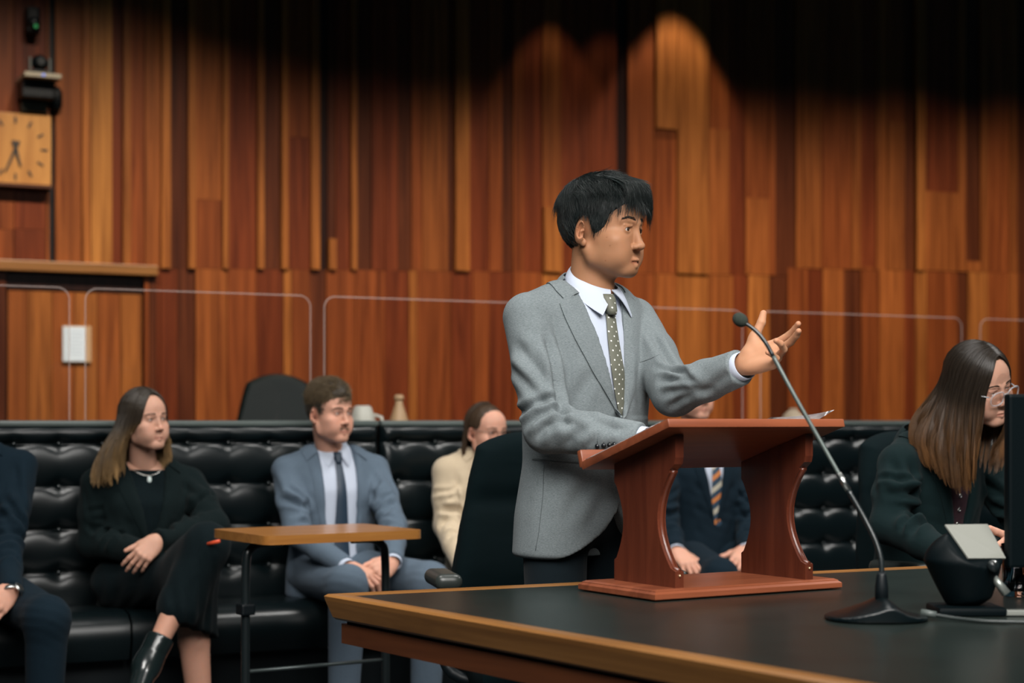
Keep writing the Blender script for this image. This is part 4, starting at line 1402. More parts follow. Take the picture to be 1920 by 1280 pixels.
    return Vw.astype(np.float32), Q, T

def place_head(V, pos, yaw, pitch=0.0, roll=0.0, scale=1.0):
    R = rotm(0, 0, yaw) @ rotm(pitch, 0, 0) @ rotm(0, roll, 0)
    return ((V * scale) @ R.T + np.asarray(pos)).astype(np.float32), R

def join_np(parts):
    Vs, Qs, Ts, o = [], [], [], 0
    for V, Q, T in parts:
        Vs.append(V); Qs.append(Q + o); Ts.append(T); o += len(V)
    return np.concatenate(Vs), np.concatenate(Qs), np.concatenate(Ts)

def bridge(parts, via):
    """join the pieces of a body into one surface: each later piece is tied to the first by a slim limb under the clothes.
    via[i]: points between the first piece and piece i+1."""
    V, Q, T = join_np(parts)
    starts = np.cumsum([0] + [len(p[1]) for p in parts])
    cen = V[Q].mean(1)
    nv = len(V)
    addV, addQ = [], []
    for i in range(1, len(parts)):
        pts = [np.asarray(p, dtype=float) for p in (via[i - 1] if i - 1 < len(via) else [])]
        if not pts:
            pts = [cen[starts[i]:starts[i + 1]].mean(0) * 0.5 + cen[starts[0]:starts[1]].mean(0) * 0.5]
        qa = starts[0] + np.linalg.norm(cen[starts[0]:starts[1]] - pts[0], axis=1).argmin()
        qb = starts[i] + np.linalg.norm(cen[starts[i]:starts[i + 1]] - pts[-1], axis=1).argmin()
        prev = list(Q[qa])
        pa = V[prev] - cen[qa]
        pa = pa / (np.linalg.norm(pa, axis=1, keepdims=True) + 1e-9) * 0.012
        for p in pts:
            base = nv + len(addV)
            addV.extend(list(p + pa))
            cur = [base + k for k in range(4)]
            for k in range(4):
                addQ.append((prev[k], prev[(k + 1) % 4], cur[(k + 1) % 4], cur[k]))
            prev = cur
        last = list(Q[qb])
        k0 = int(np.argmin([np.linalg.norm(V[last[(0 + s) % 4]] - addV[prev[0] - nv]) for s in range(4)]))
        for k in range(4):
            addQ.append((prev[k], prev[(k + 1) % 4], last[(k0 + k + 1) % 4], last[(k0 + k) % 4]))
    if addV:
        V = np.concatenate([V, np.array(addV, dtype=np.float32)])
        Q = np.concatenate([Q, np.array(addQ, dtype=Q.dtype)])
        T = np.concatenate([T, np.ones((len(addV), 3), dtype=np.float32)])
    return V, Q, T

# ------------------------------------------------------------------ hair
SK_C = np.array((0, 0.010, 0.045)); SK_R = np.array((0.0765, 0.0965, 0.0895))

def strands_mesh(name, P, rad, tcol, bright, mat, parent, taper=0.25):
    """P: (M,N,3) paths; rad: (M,) root radii; tcol: (M,N) root-to-tip mix; bright: (M,) brightness."""
    Mn, N, _ = P.shape
    T = np.gradient(P, axis=1)
    T /= np.linalg.norm(T, axis=2, keepdims=True) + 1e-9
    ref = np.zeros_like(T); ref[..., 0] = 0.31; ref[..., 1] = 0.83; ref[..., 2] = 0.46
    A = np.cross(T, ref); A /= np.linalg.norm(A, axis=2, keepdims=True) + 1e-9
    B = np.cross(T, A)
    prof = (1 - (1 - taper) * np.linspace(0, 1, N) ** 1.6)
    r = rad[:, None] * prof[None, :]
    V = np.empty((Mn, N, 3, 3), dtype=np.float32)
    for k in range(3):
        a = 2 * math.pi * k / 3
        V[:, :, k, :] = P + (A * math.cos(a) + B * math.sin(a)) * r[..., None]
    idx = np.arange(Mn * N * 3).reshape(Mn, N, 3)
    Q = []
    for k in range(3):
        k2 = (k + 1) % 3
        Q.append(np.stack([idx[:, :-1, k], idx[:, :-1, k2], idx[:, 1:, k2], idx[:, 1:, k]], -1).reshape(-1, 4))
    me = np_mesh(name, V.reshape(-1, 3), np.concatenate(Q))
    C = np.zeros((Mn, N, 3, 3), dtype=np.float32)
    C[..., 0] = tcol[:, :, None]
    C[..., 1] = bright[:, None, None]
    set_tint(me, C.reshape(-1, 3))
    return link(name, me, mat, parent)

def cap_mesh(name, Fd, mat, parent, xf, tone=(0.0, 0.8), disp=None):
    V, Q = Fd.mesh(2)
    if disp is not None:
        V = V + vnormals(V, Q) * disp(V)[:, None].astype(np.float32)
    Vw = xf(V)
    me = np_mesh(name, Vw, Q)
    set_tint(me, np.array((tone[0], tone[1], 0), dtype=np.float32) * np.ones((len(V), 1), dtype=np.float32))
    return link(name, me, mat, parent)

def on_skull(p, off):
    q = (p - SK_C) / SK_R
    n = np.linalg.norm(q, axis=-1, keepdims=True)
    return SK_C + q / n * (SK_R + off[..., None] if np.ndim(off) else SK_R + off)

def march(roots, flow, steps, length, off0, off1, jitter, rng):
    """walk over the skull along a flow field; offsets grow from off0 to off1."""
    P = [roots]
    p = roots
    jit = rng.normal(size=roots.shape) * jitter * 0.35
    for j_ in range(3):
        jit[:, j_] += jitter * 0.9 * wobble(roots, 60 + j_, 150.0, octs=2)
    for i in range(steps):
        d = flow(p) + jit
        d = d / (np.linalg.norm(d, axis=1, keepdims=True) + 1e-9)
        t = (i + 1) / steps
        p = p + d * (length / steps)[:, None]
        off = off0 + (off1 - off0) * t
        p = on_skull(p, off)
        P.append(p)
    return np.stack(P, 1)

# ------------------------------------------------------------------ face details
def eyes(parent, xf, R, scale, gaze, iris=(0.035, 0.018, 0.010), h=0.0):
    M_EW = bpy.data.materials.get('eye_white') or plain('eye_white', (0.46, 0.42, 0.39), 0.2)
    M_IR = plain('iris', iris, 0.12)
    g = norm(gaze)
    for s in (-1, 1):
        c = np.array((s * 0.0315, -0.0775, 0.0175))
        mb = MB().sphere((0, 0, 0), 0.0120 * scale, 20)
        o = mb.build('eyeball', M_EW, parent, True, loc=xf(c[None])[0])
        gw = R @ g
        q = Vector(gw).to_track_quat('Z', 'Y').to_matrix()
        pr = [(0.0001, 0.01235)] + [(0.0120 * math.sin(a) * 1.006, 0.0120 * math.cos(a) * 1.012) for a in (0.12, 0.25, 0.38, 0.50)]
        pr = [(r_ * scale, z_ * scale) for r_, z_ in pr][::-1]
        MB().lathe(pr, n=20, rot=q).build('iris', M_IR, o, True)
        MB().lathe([(0.0023 * scale, 0.01236 * scale), (0.0001, 0.01245 * scale)], n=12, rot=q).build('pupil', M_BLACK, o, True)

def brows(parent, tree, xf, mat, n=90, thick=0.0006, arch=0.004, hgt=0.036, rngseed=1, full=1.0):
    rng_ = np.random.default_rng(rngseed)
    P = []
    for s in (-1, 1):
        for k in range(n):
            u = rng_.random()
            x = 0.013 + u * 0.036
            z = hgt + arch * math.sin(min(1, u * 1.25) * math.pi * 0.62) - 0.004 * max(0, u - 0.65) / 0.35 + (rng_.random() - 0.5) * 0.0058 * (1 - 0.55 * u) * full
            hit = tree.ray_cast(Vector((s * x, -0.2, z)), Vector((0, 1, 0)))
            if hit[0] is None: continue
            p = np.array(hit[0]); nn = np.array(hit[1])
            d = norm((s * (0.75 + 0.3 * u), 0.35 * u + 0.1, 0.55 * (1 - u) - 0.15))
            ln = 0.0065 * (0.7 + 0.5 * rng_.random())
            P.append(np.stack([p + d * ln * t - nn * (-0.0003 - 0.0010 * t * (1 - t)) + 0.0 for t in (0, 0.33, 0.66, 1.0)]))
    P = xf(np.array(P).reshape(-1, 3)).reshape(len(P), 4, 3)
    return strands_mesh('eyebrows', P, np.full(len(P), thick), np.zeros((len(P), 4)), np.full(len(P), 1.0), mat, parent)

# ------------------------------------------------------------------ clothing
def torso_secs(hz, sz, sw=0.185, dep=1.0, hem=0.06, chest=1.0, waist=1.0, lean=0.0):
    """jacket body from below the hip joint hz to the neck above the shoulder joint sz."""
    z0, z1 = hz - hem, sz + 0.085
    L = z1 - z0
    k = sw / 0.185
    rows = [(0.0, 0.182, 0.128, 0.130), (0.18, 0.178, 0.128, 0.130), (0.38, 0.163 * waist, 0.120 * waist, 0.118), (0.58, 0.174, 0.126 * chest, 0.122), (0.72, 0.184, 0.128 * chest, 0.125),
            (0.82, 0.180, 0.110, 0.118), (0.89, 0.160, 0.088, 0.100), (0.95, 0.108, 0.066, 0.075), (1.0, 0.074, 0.055, 0.060)]
    out = []
    for f, w, a, b in rows:
        out.append((z0 + f * L, 0.0, 0.01 + lean * (1 - f) , w * k, a * dep, b * dep))
    return out

def sleeve(Fd, S, E, Wr, r=(0.062, 0.053, 0.050, 0.040), k=0.03):
    S, E, Wr = np.asarray(S), np.asarray(E), np.asarray(Wr)
    m1 = (S + E) / 2; m2 = (E + Wr) / 2
    Fd.cap(S, m1, r[0], (r[0] + r[1]) / 2, k)
    Fd.cap(m1, E, (r[0] + r[1]) / 2, r[1], 0.02)
    Fd.cap(E, m2, r[1], (r[2] + r[3]) / 2 + 0.002, 0.02)
    Fd.cap(m2, Wr, (r[2] + r[3]) / 2 + 0.002, r[3], 0.015)

def cut_end(Fd, w, d, R=0.075):
    w = np.asarray(w, dtype=float); d = norm(d)
    c = w + d * R * 0.8
    def f(x, y, z):
        pl = -((x - w[0]) * d[0] + (y - w[1]) * d[1] + (z - w[2]) * d[2])
        s = np.sqrt((x - c[0]) ** 2 + (y - c[1]) ** 2 + (z - c[2]) ** 2) - R
        return np.maximum(pl, s)
    Fd.fn(f, c - R, c + R, 0.004, sub=True)

def vcut(Fd, prof_l, prof_r, y_max, zr, k=0.004):
    """open the front between x = prof_r(z) and x = prof_l(z), each a list of (z, x) with z rising."""
    zl, xl = zip(*prof_l); zq, xr = zip(*prof_r)
    def f(x, y, z):
        a = np.interp(z, zl, xl).astype(np.float32); b = np.interp(z, zq, xr).astype(np.float32)
        d = np.maximum(x - a, b - x)
        d = np.maximum(d, y - y_max)
        return np.maximum(d, np.maximum(zr[0] - z, z - zr[1]))
    Fd.fn(f, (min(xr) - 0.02, -0.3, zr[0]), (max(xl) + 0.02, y_max, zr[1]), k, sub=True)

def wrinkle(V, N, c, rad, amp, freq, axis, seed):
    """folds running across an axis near a joint"""
    d = V - v3(c)
    fall = np.exp(-((d * d).sum(1) / rad ** 2))
    ph = d @ v3(norm(axis)) * freq * 2.3 + 2.6 * wobble(V, seed, 20.0)
    fold = 0.55 - np.abs(np.sin(ph * 0.5)) ** 0.7 * 1.1
    return V - N * (amp * 1.25 * fall * fold * (0.65 + 0.45 * wobble(V, seed + 7, 26.0)))[:, None].astype(np.float32)

def fold_lines(V, N, lines, depth=0.005, width=0.009):
    """press creases into cloth along polylines (3D points on the surface), with a soft swell on either side"""
    disp = np.zeros(len(V), dtype=np.float64)
    for ln in lines:
        P, dp, w = ln
        P = resample(P, 28)
        lo, hi = P.min(0) - 4 * w, P.max(0) + 4 * w
        m = np.nonzero(((V > lo) & (V < hi)).all(1))[0]
        if len(m) == 0: continue
        D = np.linalg.norm(V[m][:, None, :] - P[None], axis=2)
        j = D.argmin(1); d = D[np.arange(len(m)), j]
        t = j / 27.0
        env = np.clip(np.sin(np.pi * np.clip(t * 0.94 + 0.03, 0, 1)) * 1.5, 0, 1)
        disp[m] += env * dp * depth * (-np.exp(-(d / w) ** 2) + 0.62 * np.exp(-((d - 1.9 * w) / (1.1 * w)) ** 2))
    return V + N * disp[:, None].astype(np.float32)

def arm_folds(S, E, Wr, r, seed, n=9, width=0.010):
    """creases gathered in the crook of the elbow and along the sleeve"""
    rg_ = np.random.default_rng(seed)
    S, E, Wr = [np.asarray(p, dtype=float) for p in (S, E, Wr)]
    up, fo = norm(S - E), norm(Wr - E)
    c = norm(up + fo + 1e-6)
    out = []
    for k in range(n):
        upper = k % 2 == 0
        ax = up if upper else fo
        cc = norm(c - ax * (c @ ax)); b = np.cross(ax, cc)
        u = (0.012 + 0.115 * rg_.random())
        th0 = rg_.normal() * 0.5
        span = 0.7 + 0.7 * rg_.random()
        sl = rg_.normal() * 0.03
        th = np.linspace(th0 - span, th0 + span, 12)
        P = np.array([E + ax * (u + sl * (t - th0) + 0.02 * abs(t) ) + r * (cc * math.cos(t) + b * math.sin(t)) for t in th])
        out.append((P, 0.6 + 0.7 * rg_.random(), width * (0.8 + 0.5 * rg_.random())))
    L = np.linalg.norm(S - E)
    for k in range(4):                                   # long drags down the upper arm
        cc = norm(c - up * (c @ up)); b = np.cross(up, cc)
        t0 = rg_.random() * 6.28
        P = np.array([E + up * (L * (0.95 - 0.6 * q)) + (r + 0.004) * (cc * math.cos(t0 + 0.9 * q) + b * math.sin(t0 + 0.9 * q)) for q in np.linspace(0, 1, 10)])
        out.append((P, 0.6, width * 1.2))
    return out

def strip(name, A, B, tree, mat, parent, off=0.002, th=0.0022, n=6, bulge=0.0, eye=None, direction=(0, 1, 0)):
    """a cloth strip between two polylines (local x,z pairs or 3D points) laid on the surface seen from the front."""
    m = len(A)
    bm = bmesh.new()
    g = []
    for i in range(m):
        row = []
        for j in range(n + 1):
            t = j / n
            a, b = np.asarray(A[i], dtype=float), np.asarray(B[i], dtype=float)
            if len(a) == 2:
                q = a * (1 - t) + b * t
                hit = tree.ray_cast(Vector((q[0], -0.180, q[1])), Vector(direction))
                if hit[0] is None:
                    hit = tree.find_nearest(Vector((q[0], -0.1, q[1])))
            else:
                q = a * (1 - t) + b * t
                hit = tree.find_nearest(Vector(q))
            p = Vector(hit[0]) + Vector(hit[1]) * (off + bulge * math.sin(math.pi * t))
            row.append(bm.verts.new(p))
        g.append(row)
    for i in range(m - 1):
        for j in range(n):
            bm.faces.new((g[i][j], g[i + 1][j], g[i + 1][j + 1], g[i][j + 1]))
    bmesh.ops.smooth_vert(bm, verts=bm.verts, factor=0.35, use_axis_x=True, use_axis_y=True, use_axis_z=True)
    bmesh.ops.recalc_face_normals(bm, faces=bm.faces)
    c = sum((f.normal for f in bm.faces), Vector())
    bmesh.ops.solidify(bm, geom=bm.faces[:], thickness=th)
    bmesh.ops.recalc_face_normals(bm, faces=bm.faces)
    me = bpy.data.meshes.new(name); bm.to_mesh(me); bm.free()
    o = link(name, me, mat, parent, True)
    me.set_sharp_from_angle(angle=math.radians(50))
    return o

def resample(pts, n):
    pts = np.array(pts, dtype=float)
    d = np.r_[0, np.cumsum(np.linalg.norm(np.diff(pts, axis=0), axis=1))]
    t = np.linspace(0, d[-1], n)
    return np.stack([np.interp(t, d, pts[:, i]) for i in range(pts.shape[1])], 1)

def collar(name, c, rx, ry, z_top, flare, drop, mat, parent, f0=7, f1=353, spread=0.0, tip=0.03, dip=0.07, th=0.002, n=96, front=1.0):
    """a folded collar around the neck; angle 0 is the front; spread opens the lower edge of the points."""
    bm = bmesh.new()
    g = []
    for i in range(n + 1):
        a0 = f0 + (f1 - f0) * i / n
        deg = a0 if a0 < 180 else 360 - a0
        tp = tip * max(0.0, 1 - deg / 55.0) ** 1.2
        row = []
        for j in range(7):
            t = j / 6
            sh_a = spread * t * max(0.0, 1 - deg / 120.0) ** 1.5
            a = math.radians(a0 + (sh_a if a0 < 180 else -sh_a))
            fr = (1 + math.cos(a)) / 2
            zt = z_top - dip * ((1 + math.cos(math.radians(a0))) / 2) ** 0.8
            e = 0.003 * math.sin(math.pi * min(1, t * 2.2) / 2) + flare * (1 + (front - 1) * fr ** 1.5) * t
            r1, r2 = rx + e, ry + e
            z = zt - (drop + tp) * t + 0.004 * math.sin(math.pi * t)
            row.append(bm.verts.new((c[0] + r1 * math.sin(a), c[1] - r2 * math.cos(a) - tp * 0.25 * t, z)))
        g.append(row)
    for i in range(n):
        for j in range(6):
            bm.faces.new((g[i][j], g[i][j + 1], g[i + 1][j + 1], g[i + 1][j]))
    bmesh.ops.recalc_face_normals(bm, faces=bm.faces)
    bmesh.ops.solidify(bm, geom=bm.faces[:], thickness=th)
    me = bpy.data.meshes.new(name); bm.to_mesh(me); bm.free()
    o = link(name, me, mat, parent, True)
    me.set_sharp_from_angle(angle=math.radians(55))
    return o

def cuff(name, w, d, r0, r1, length, mat, parent, back=None, flat=0.8, th=0.002):
    """a short open sleeve end around the wrist"""
    d = Vector(norm(d)); w = Vector(w)
    up = Vector(back if back is not None else (0, 0, 1))
    up = (up - d * up.dot(d)).normalized(); sd = d.cross(up)
    bm = bmesh.new(); n = 28
    rings = []
    for t, r in ((0, r0), (length * 0.5, (r0 + r1) / 2), (length, r1), (length + 0.0005, r1 - th), (length * 0.4, (r0 + r1) / 2 - th), (0, r0 - th)):
        rings.append([bm.verts.new(w + d * t + up * (r * flat * math.cos(2 * math.pi * k / n)) + sd * (r * math.sin(2 * math.pi * k / n))) for k in range(n)])
    for A, B in zip(rings[:-1], rings[1:]):
        for k in range(n):
            bm.faces.new((A[k], A[(k + 1) % n], B[(k + 1) % n], B[k]))
    bmesh.ops.recalc_face_normals(bm, faces=bm.faces)
    me = bpy.data.meshes.new(name); bm.to_mesh(me); bm.free()
    return link(name, me, mat, parent, True)

def legs(parent, hips, knees, ankles, mat, r=(0.088, 0.066, 0.058, 0.045), h=0.009, seat=None, name='trousers'):
    allp = np.array(list(hips) + list(knees) + list(ankles))
    Fd = Field(allp.min(0) - 0.13, allp.max(0) + 0.13, h)
    for H, K, A in zip(hips, knees, ankles):
        Fd.cap(H, K, r[0], r[1], 0.04)
        Fd.cap(K, A, r[2] + 0.004, r[3], 0.03)
        cut_end(Fd, A, np.array(A) - np.array(K), 0.09)
    if seat is not None:
        Fd.ell(seat, (0.150, 0.105, 0.095), 0.05)
    V, Q = Fd.mesh(2)
    N = vnormals(V, Q)
    for i, K in enumerate(knees):
        V = wrinkle(V, N, K, 0.10, 0.004, 90, (0.4, 0.2, 1), 40 + i)
    return link(name, np_mesh(name, V, Q), mat, parent)

def shoe(parent, ankle, heading, mat, name='shoe', top=0.10, h=0.006):
    """ankle: local point; heading: toe direction on the floor"""
    a = np.asarray(ankle, dtype=float); d = norm((heading[0], heading[1], heading[2] if len(heading) > 2 else 0))
    Fd = Field(np.minimum(a, a + d * 0.2) - 0.10, np.maximum(a, a + d * 0.2) + 0.10, h)
    up = np.array((0, 0, 1.0)); up = norm(up - d * (up @ d))
    Fd.cap(a, a - up * 0.06 - d * 0.02, 0.040, 0.040, 0.02)
    Fd.cap(a - up * 0.065 - d * 0.03, a - up * 0.068 + d * 0.15, 0.036, 0.032, 0.025, axis=up, sc=0.8)
    V, Q = Fd.mesh(1)
    return link(name, np_mesh(name, V, Q), mat, parent)

M_SHOE = plain('black_shoe', (0.006, 0.009, 0.010), 0.25)
# ------------------------------------------------------------------ the standing speaker
SKIN_A = skin_mat('skin_warm', (0.345, 0.165, 0.086))
SF = Frame(0.178, 4.15, 42)
spk = empty('person', tuple(SF.o), SF.yaw)
tag(spk, 'standing person in a grey suit jacket and dotted olive tie gesturing at the lectern', 'person')
M_GREY = fabric('grey_melange', (0.108, 0.128, 0.135), (0.190, 0.217, 0.226), 820, (0.24, 0.24, 1.2), 0.92, 0.35, 0.05)
M_SHIRT = plain('white_shirt', (0.43, 0.475, 0.57), 0.75, bump=0.05, bscale=600)
M_DARKT = fabric('dark_trousers', (0.004, 0.008, 0.011), (0.008, 0.014, 0.018), 600, (1, 1, 3), 0.9, 0.2, 0.05)

S_R, S_L = SF.px(991, 596, 4.023), SF.px(1203, 596, 4.277)
S_R = np.array((-0.180, 0.010, 1.366)); S_L = np.array((0.176, 0.010, 1.372))
E_R, W_R = SF.loc((0.082, 3.945, 1.102)), SF.loc((0.290, 3.832, 1.078))
E_L, W_L = SF.loc((0.386, 4.055, 1.188)), SF.loc((0.520, 3.880, 1.244))

# jacket
SECS = [(0.795, 0, 0.012, 0.186, 0.128, 0.135), (0.90, 0, 0.01, 0.180, 0.126, 0.132), (1.02, 0, 0.004, 0.163, 0.119, 0.118), (1.14, 0, 0.0, 0.170, 0.124, 0.118),
        (1.25, 0, 0.0, 0.182, 0.128, 0.125), (1.33, 0, 0.005, 0.184, 0.113, 0.122), (1.385, 0.003, 0.006, 0.166, 0.090, 0.106), (1.425, 0.008, 0.002, 0.112, 0.067, 0.078),
        (1.452, 0.012, -0.004, 0.074, 0.056, 0.062)]
allp = np.array([S_R, S_L, E_R, E_L, W_R, W_L])
Fj = Field(np.minimum(allp.min(0) - 0.09, (-0.27, -0.17, 0.77)), np.maximum(allp.max(0) + 0.09, (0.27, 0.17, 1.47)), 0.0045)
Fj.loft(SECS, 0, 2.25, rd=0.012)
for S in (S_R, S_L):
    s = np.sign(S[0])
    Fj.cap((s * 0.10, 0.016, 1.398), S, 0.052, 0.056, 0.045)
sleeve(Fj, S_R, E_R, W_R, (0.060, 0.053, 0.050, 0.041), 0.004)
sleeve(Fj, S_L, E_L, W_L, (0.060, 0.053, 0.049, 0.042), 0.004)
cut_end(Fj, W_R, W_R - E_R); cut_end(Fj, W_L, W_L - E_L)
vcut(Fj, [(1.118, 0.001), (1.25, 0.019), (1.36, 0.040), (1.43, 0.060), (1.50, 0.075)], [(1.118, -0.004), (1.25, -0.046), (1.36, -0.066), (1.43, -0.070), (1.50, -0.078)], 0.0, (1.118, 1.52))
# rounded front corners of the hem
def hemcut(x, y, z):
    t = np.clip((0.925 - z) / 0.135, 0, 1.2)
    w = 0.004 + 0.150 * t ** 1.7
    return np.maximum(np.maximum(np.abs(x + 0.004) - w, y + 0.03), z - 0.925)
Fj.fn(hemcut, (-0.19, -0.17, 0.76), (0.19, -0.03, 0.925), 0.004, sub=True)
# neck hole
Fj.cap((0.012, -0.022, 1.40), (0.012, -0.014, 1.55), 0.060, 0.066, 0.004, sub=True)
V, Q = Fj.mesh(2)
N = vnormals(V, Q)
axR = norm(W_R - S_R); axL = norm(W_L - S_L)
V = wrinkle(V, N, np.array((-0.02, -0.12, 1.06)), 0.12, 0.0020, 40, (0.5, 0.0, 0.9), 16)
JT = bvh(V, Q)
cam_l = Vector(SF.loc((0, 0, CAMZ)))
def surf(px, py, tree=None):
    q = Vector(SF.px(px, py, 4.0))
    h = (tree or JT).ray_cast(cam_l, (q - cam_l).normalized())
    if h[0] is None:
        h = (tree or JT).find_nearest(q)
    return np.array(h[0])
def fl(pts, dp=1.0, w=0.010):
    return ([surf(*p) for p in resample(pts, 14)], dp, w)
N = vnormals(V, Q)
V = fold_lines(V, N, [
    fl([(1022, 622), (1036, 670), (1044, 720), (1052, 770), (1062, 800)], 1.6, 0.011),
    fl([(962, 640), (985, 665), (1015, 700), (1036, 738)], 0.8, 0.014), fl([(957, 690), (985, 715), (1015, 748), (1038, 768)], 0.7, 0.012),
    fl([(975, 775), (1000, 757), (1030, 748), (1052, 752)], 1.2, 0.009), fl([(985, 800), (1010, 778), (1045, 768), (1078, 776)], 1.1, 0.009),
    fl([(1004, 826), (1020, 802), (1048, 790), (1085, 796)], 0.9, 0.010), fl([(1060, 842), (1075, 815), (1105, 800), (1140, 798)], 0.7, 0.012),
    fl([(1100, 842), (1120, 815), (1150, 803), (1178, 803)], 0.6, 0.011),
    fl([(1222, 622), (1236, 648), (1250, 672), (1262, 690)], 1.0, 0.010), fl([(1232, 690), (1255, 694), (1280, 698), (1298, 706)], 1.4, 0.008),
    fl([(1238, 716), (1262, 712), (1290, 712), (1312, 716)], 1.3, 0.008), fl([(1246, 742), (1264, 732), (1288, 726), (1318, 724)], 1.1, 0.009),
    fl([(1256, 766), (1272, 748), (1296, 738), (1330, 728)], 0.9, 0.010), fl([(1320, 742), (1338, 722), (1360, 705), (1378, 694)], 0.5, 0.011),
    fl([(1120, 690), (1100, 715), (1080, 748), (1066, 784)], 0.45, 0.016), fl([(1168, 800), (1150, 800), (1125, 792), (1095, 775)], 0.7, 0.011),
    fl([(1188, 690), (1196, 730), (1200, 770)], 0.5, 0.013), fl([(1120, 880), (1090, 925), (1050, 985)], 0.55, 0.020), fl([(1150, 885), (1130, 935), (1095, 1000)], 0.45, 0.020),
    fl([(1045, 885), (1030, 940), (1012, 1000)], 0.35, 0.018)], 0.0085)
N = vnormals(V, Q)
V = V + N * (0.0014 * wobble(V, 5, 24.0))[:, None].astype(np.float32)
# overlap of the left front over the right front
fr = (V[:, 2] < 1.13) & (V[:, 1] < -0.05) & (V[:, 0] > -0.016) & (V[:, 0] < 0.12)
V[fr] += N[fr] * 0.003
jk = link('suit_jacket', np_mesh('suit_jacket', V, Q), M_GREY, spk)
JT = bvh(V, Q)
# a shirt front under the opening
Fs = Field((-0.14, -0.15, 1.02), (0.14, 0.05, 1.448), 0.005)
Fs.loft([(a, b, c, max(d - 0.010, 0.02), e - 0.009, f - 0.01) for a, b, c, d, e, f in SECS], 0, 2.25)
Fs.cap((0.012, -0.020, 1.38), (0.012, -0.014, 1.405), 0.054, 0.054, 0.02)
Vs, Qs = Fs.mesh(2)
Ns = vnormals(Vs, Qs)
Vs = Vs + Ns * (0.0016 * wobble(Vs, 9, 38.0, (1, 1, 0.5)))[:, None].astype(np.float32)
sh_ = link('shirt', np_mesh('shirt', Vs, Qs), M_SHIRT, spk)
ST = bvh(Vs, Qs)
collar('shirt_collar', (0.012, -0.018), 0.0575, 0.0590, 1.507, 0.013, 0.040, M_SHIRT, sh_, f0=2, f1=358, spread=33, tip=0.026, dip=0.070, front=2.3)
# jacket collar around the back of the neck
collar('jacket_collar', (0.012, -0.012), 0.0705, 0.0730, 1.488, 0.026, 0.042, M_GREY, jk, f0=112, f1=248, tip=0.0, dip=0.045, th=0.003)

def surf_strip(name, A, B, mat, parent, tree=None, n=24, **kw):
    A = [surf(*p, tree=tree) for p in resample(A, n)]; B = [surf(*p, tree=tree) for p in resample(B, n)]
    return strip(name, A, B, tree or JT, mat, parent, **kw)
# lapels (inner edge, outer edge)
surf_strip('lapel', [(1070, 543), (1087, 580), (1108, 628), (1132, 690), (1152, 745), (1163, 785)],
           [(1047, 569), (1057, 595), (1078, 638), (1106, 690), (1137, 742), (1163, 787)], M_GREY, jk, off=0.0045, th=0.0042, bulge=0.0025)
for s in (-1, 1):
    strip('collar_leaf', resample([(0.012 + s * 0.062, 0.042, 1.484), (0.012 + s * 0.073, 0.01, 1.468), (0.012 + s * 0.074, -0.022, 1.450), (0.010 + s * 0.072, -0.050, 1.428)], 12),
          resample([(0.010 + s * 0.094, 0.058, 1.455), (0.008 + s * 0.114, 0.015, 1.437), (0.004 + s * 0.128, -0.022, 1.418), (0.004 + s * 0.122, -0.052, 1.402)], 12), JT, M_GREY, jk, off=0.004, th=0.003, bulge=0.003)
surf_strip('lapel', [(1163, 548), (1169, 600), (1172, 660), (1172, 720), (1168, 787)],
           [(1197, 562), (1198, 610), (1197, 670), (1190, 730), (1169, 789)], M_GREY, jk, off=0.0045, th=0.0042, bulge=0.0025)
# breast pocket welt, hip pocket flaps
surf_strip('breast_pocket', [(1199, 667), (1218, 660), (1235, 650)], [(1199, 680), (1218, 674), (1236, 665)], M_GREY, jk, n=10, off=0.0015, th=0.0022)
surf_strip('hip_pocket', [(998, 853), (1040, 857), (1085, 860)], [(998, 859), (1040, 863), (1085, 866)], M_GREY, jk, n=14, off=0.0015, th=0.003)
M_SEAM = plain('seam_shadow_thread', (0.07, 0.085, 0.09), 0.9)
def seam(pts, parent=None, r=0.0011, tree=None, mat=None, name='seam'):
    P = [Vector(surf(*p, tree=tree)) for p in resample(pts, 18)]
    MB().tube(P, r, 5).build(name, mat or M_SEAM, parent or jk, True)
seam([(998, 861), (1040, 865), (1085, 868)], r=0.0016)
seam([(1020, 870), (1018, 930), (1010, 1000), (1004, 1032)], r=0.0009)
# sleeve buttons
M_BTN = plain('suit_button', (0.006, 0.008, 0.010), 0.3)
for px_ in (1120, 1132, 1143, 1152):
    p_ = surf(px_, 836 - (px_ - 1120) * 0.10)
    MB().sphere(tuple(p_), 0.0058, 12).build('sleeve_button', M_BTN, jk, True)
    MB().tube([tuple(surf(px_ + 1, 818)), tuple(surf(px_, 830))], 0.0008, 5).build('buttonhole', M_SEAM, jk, True)
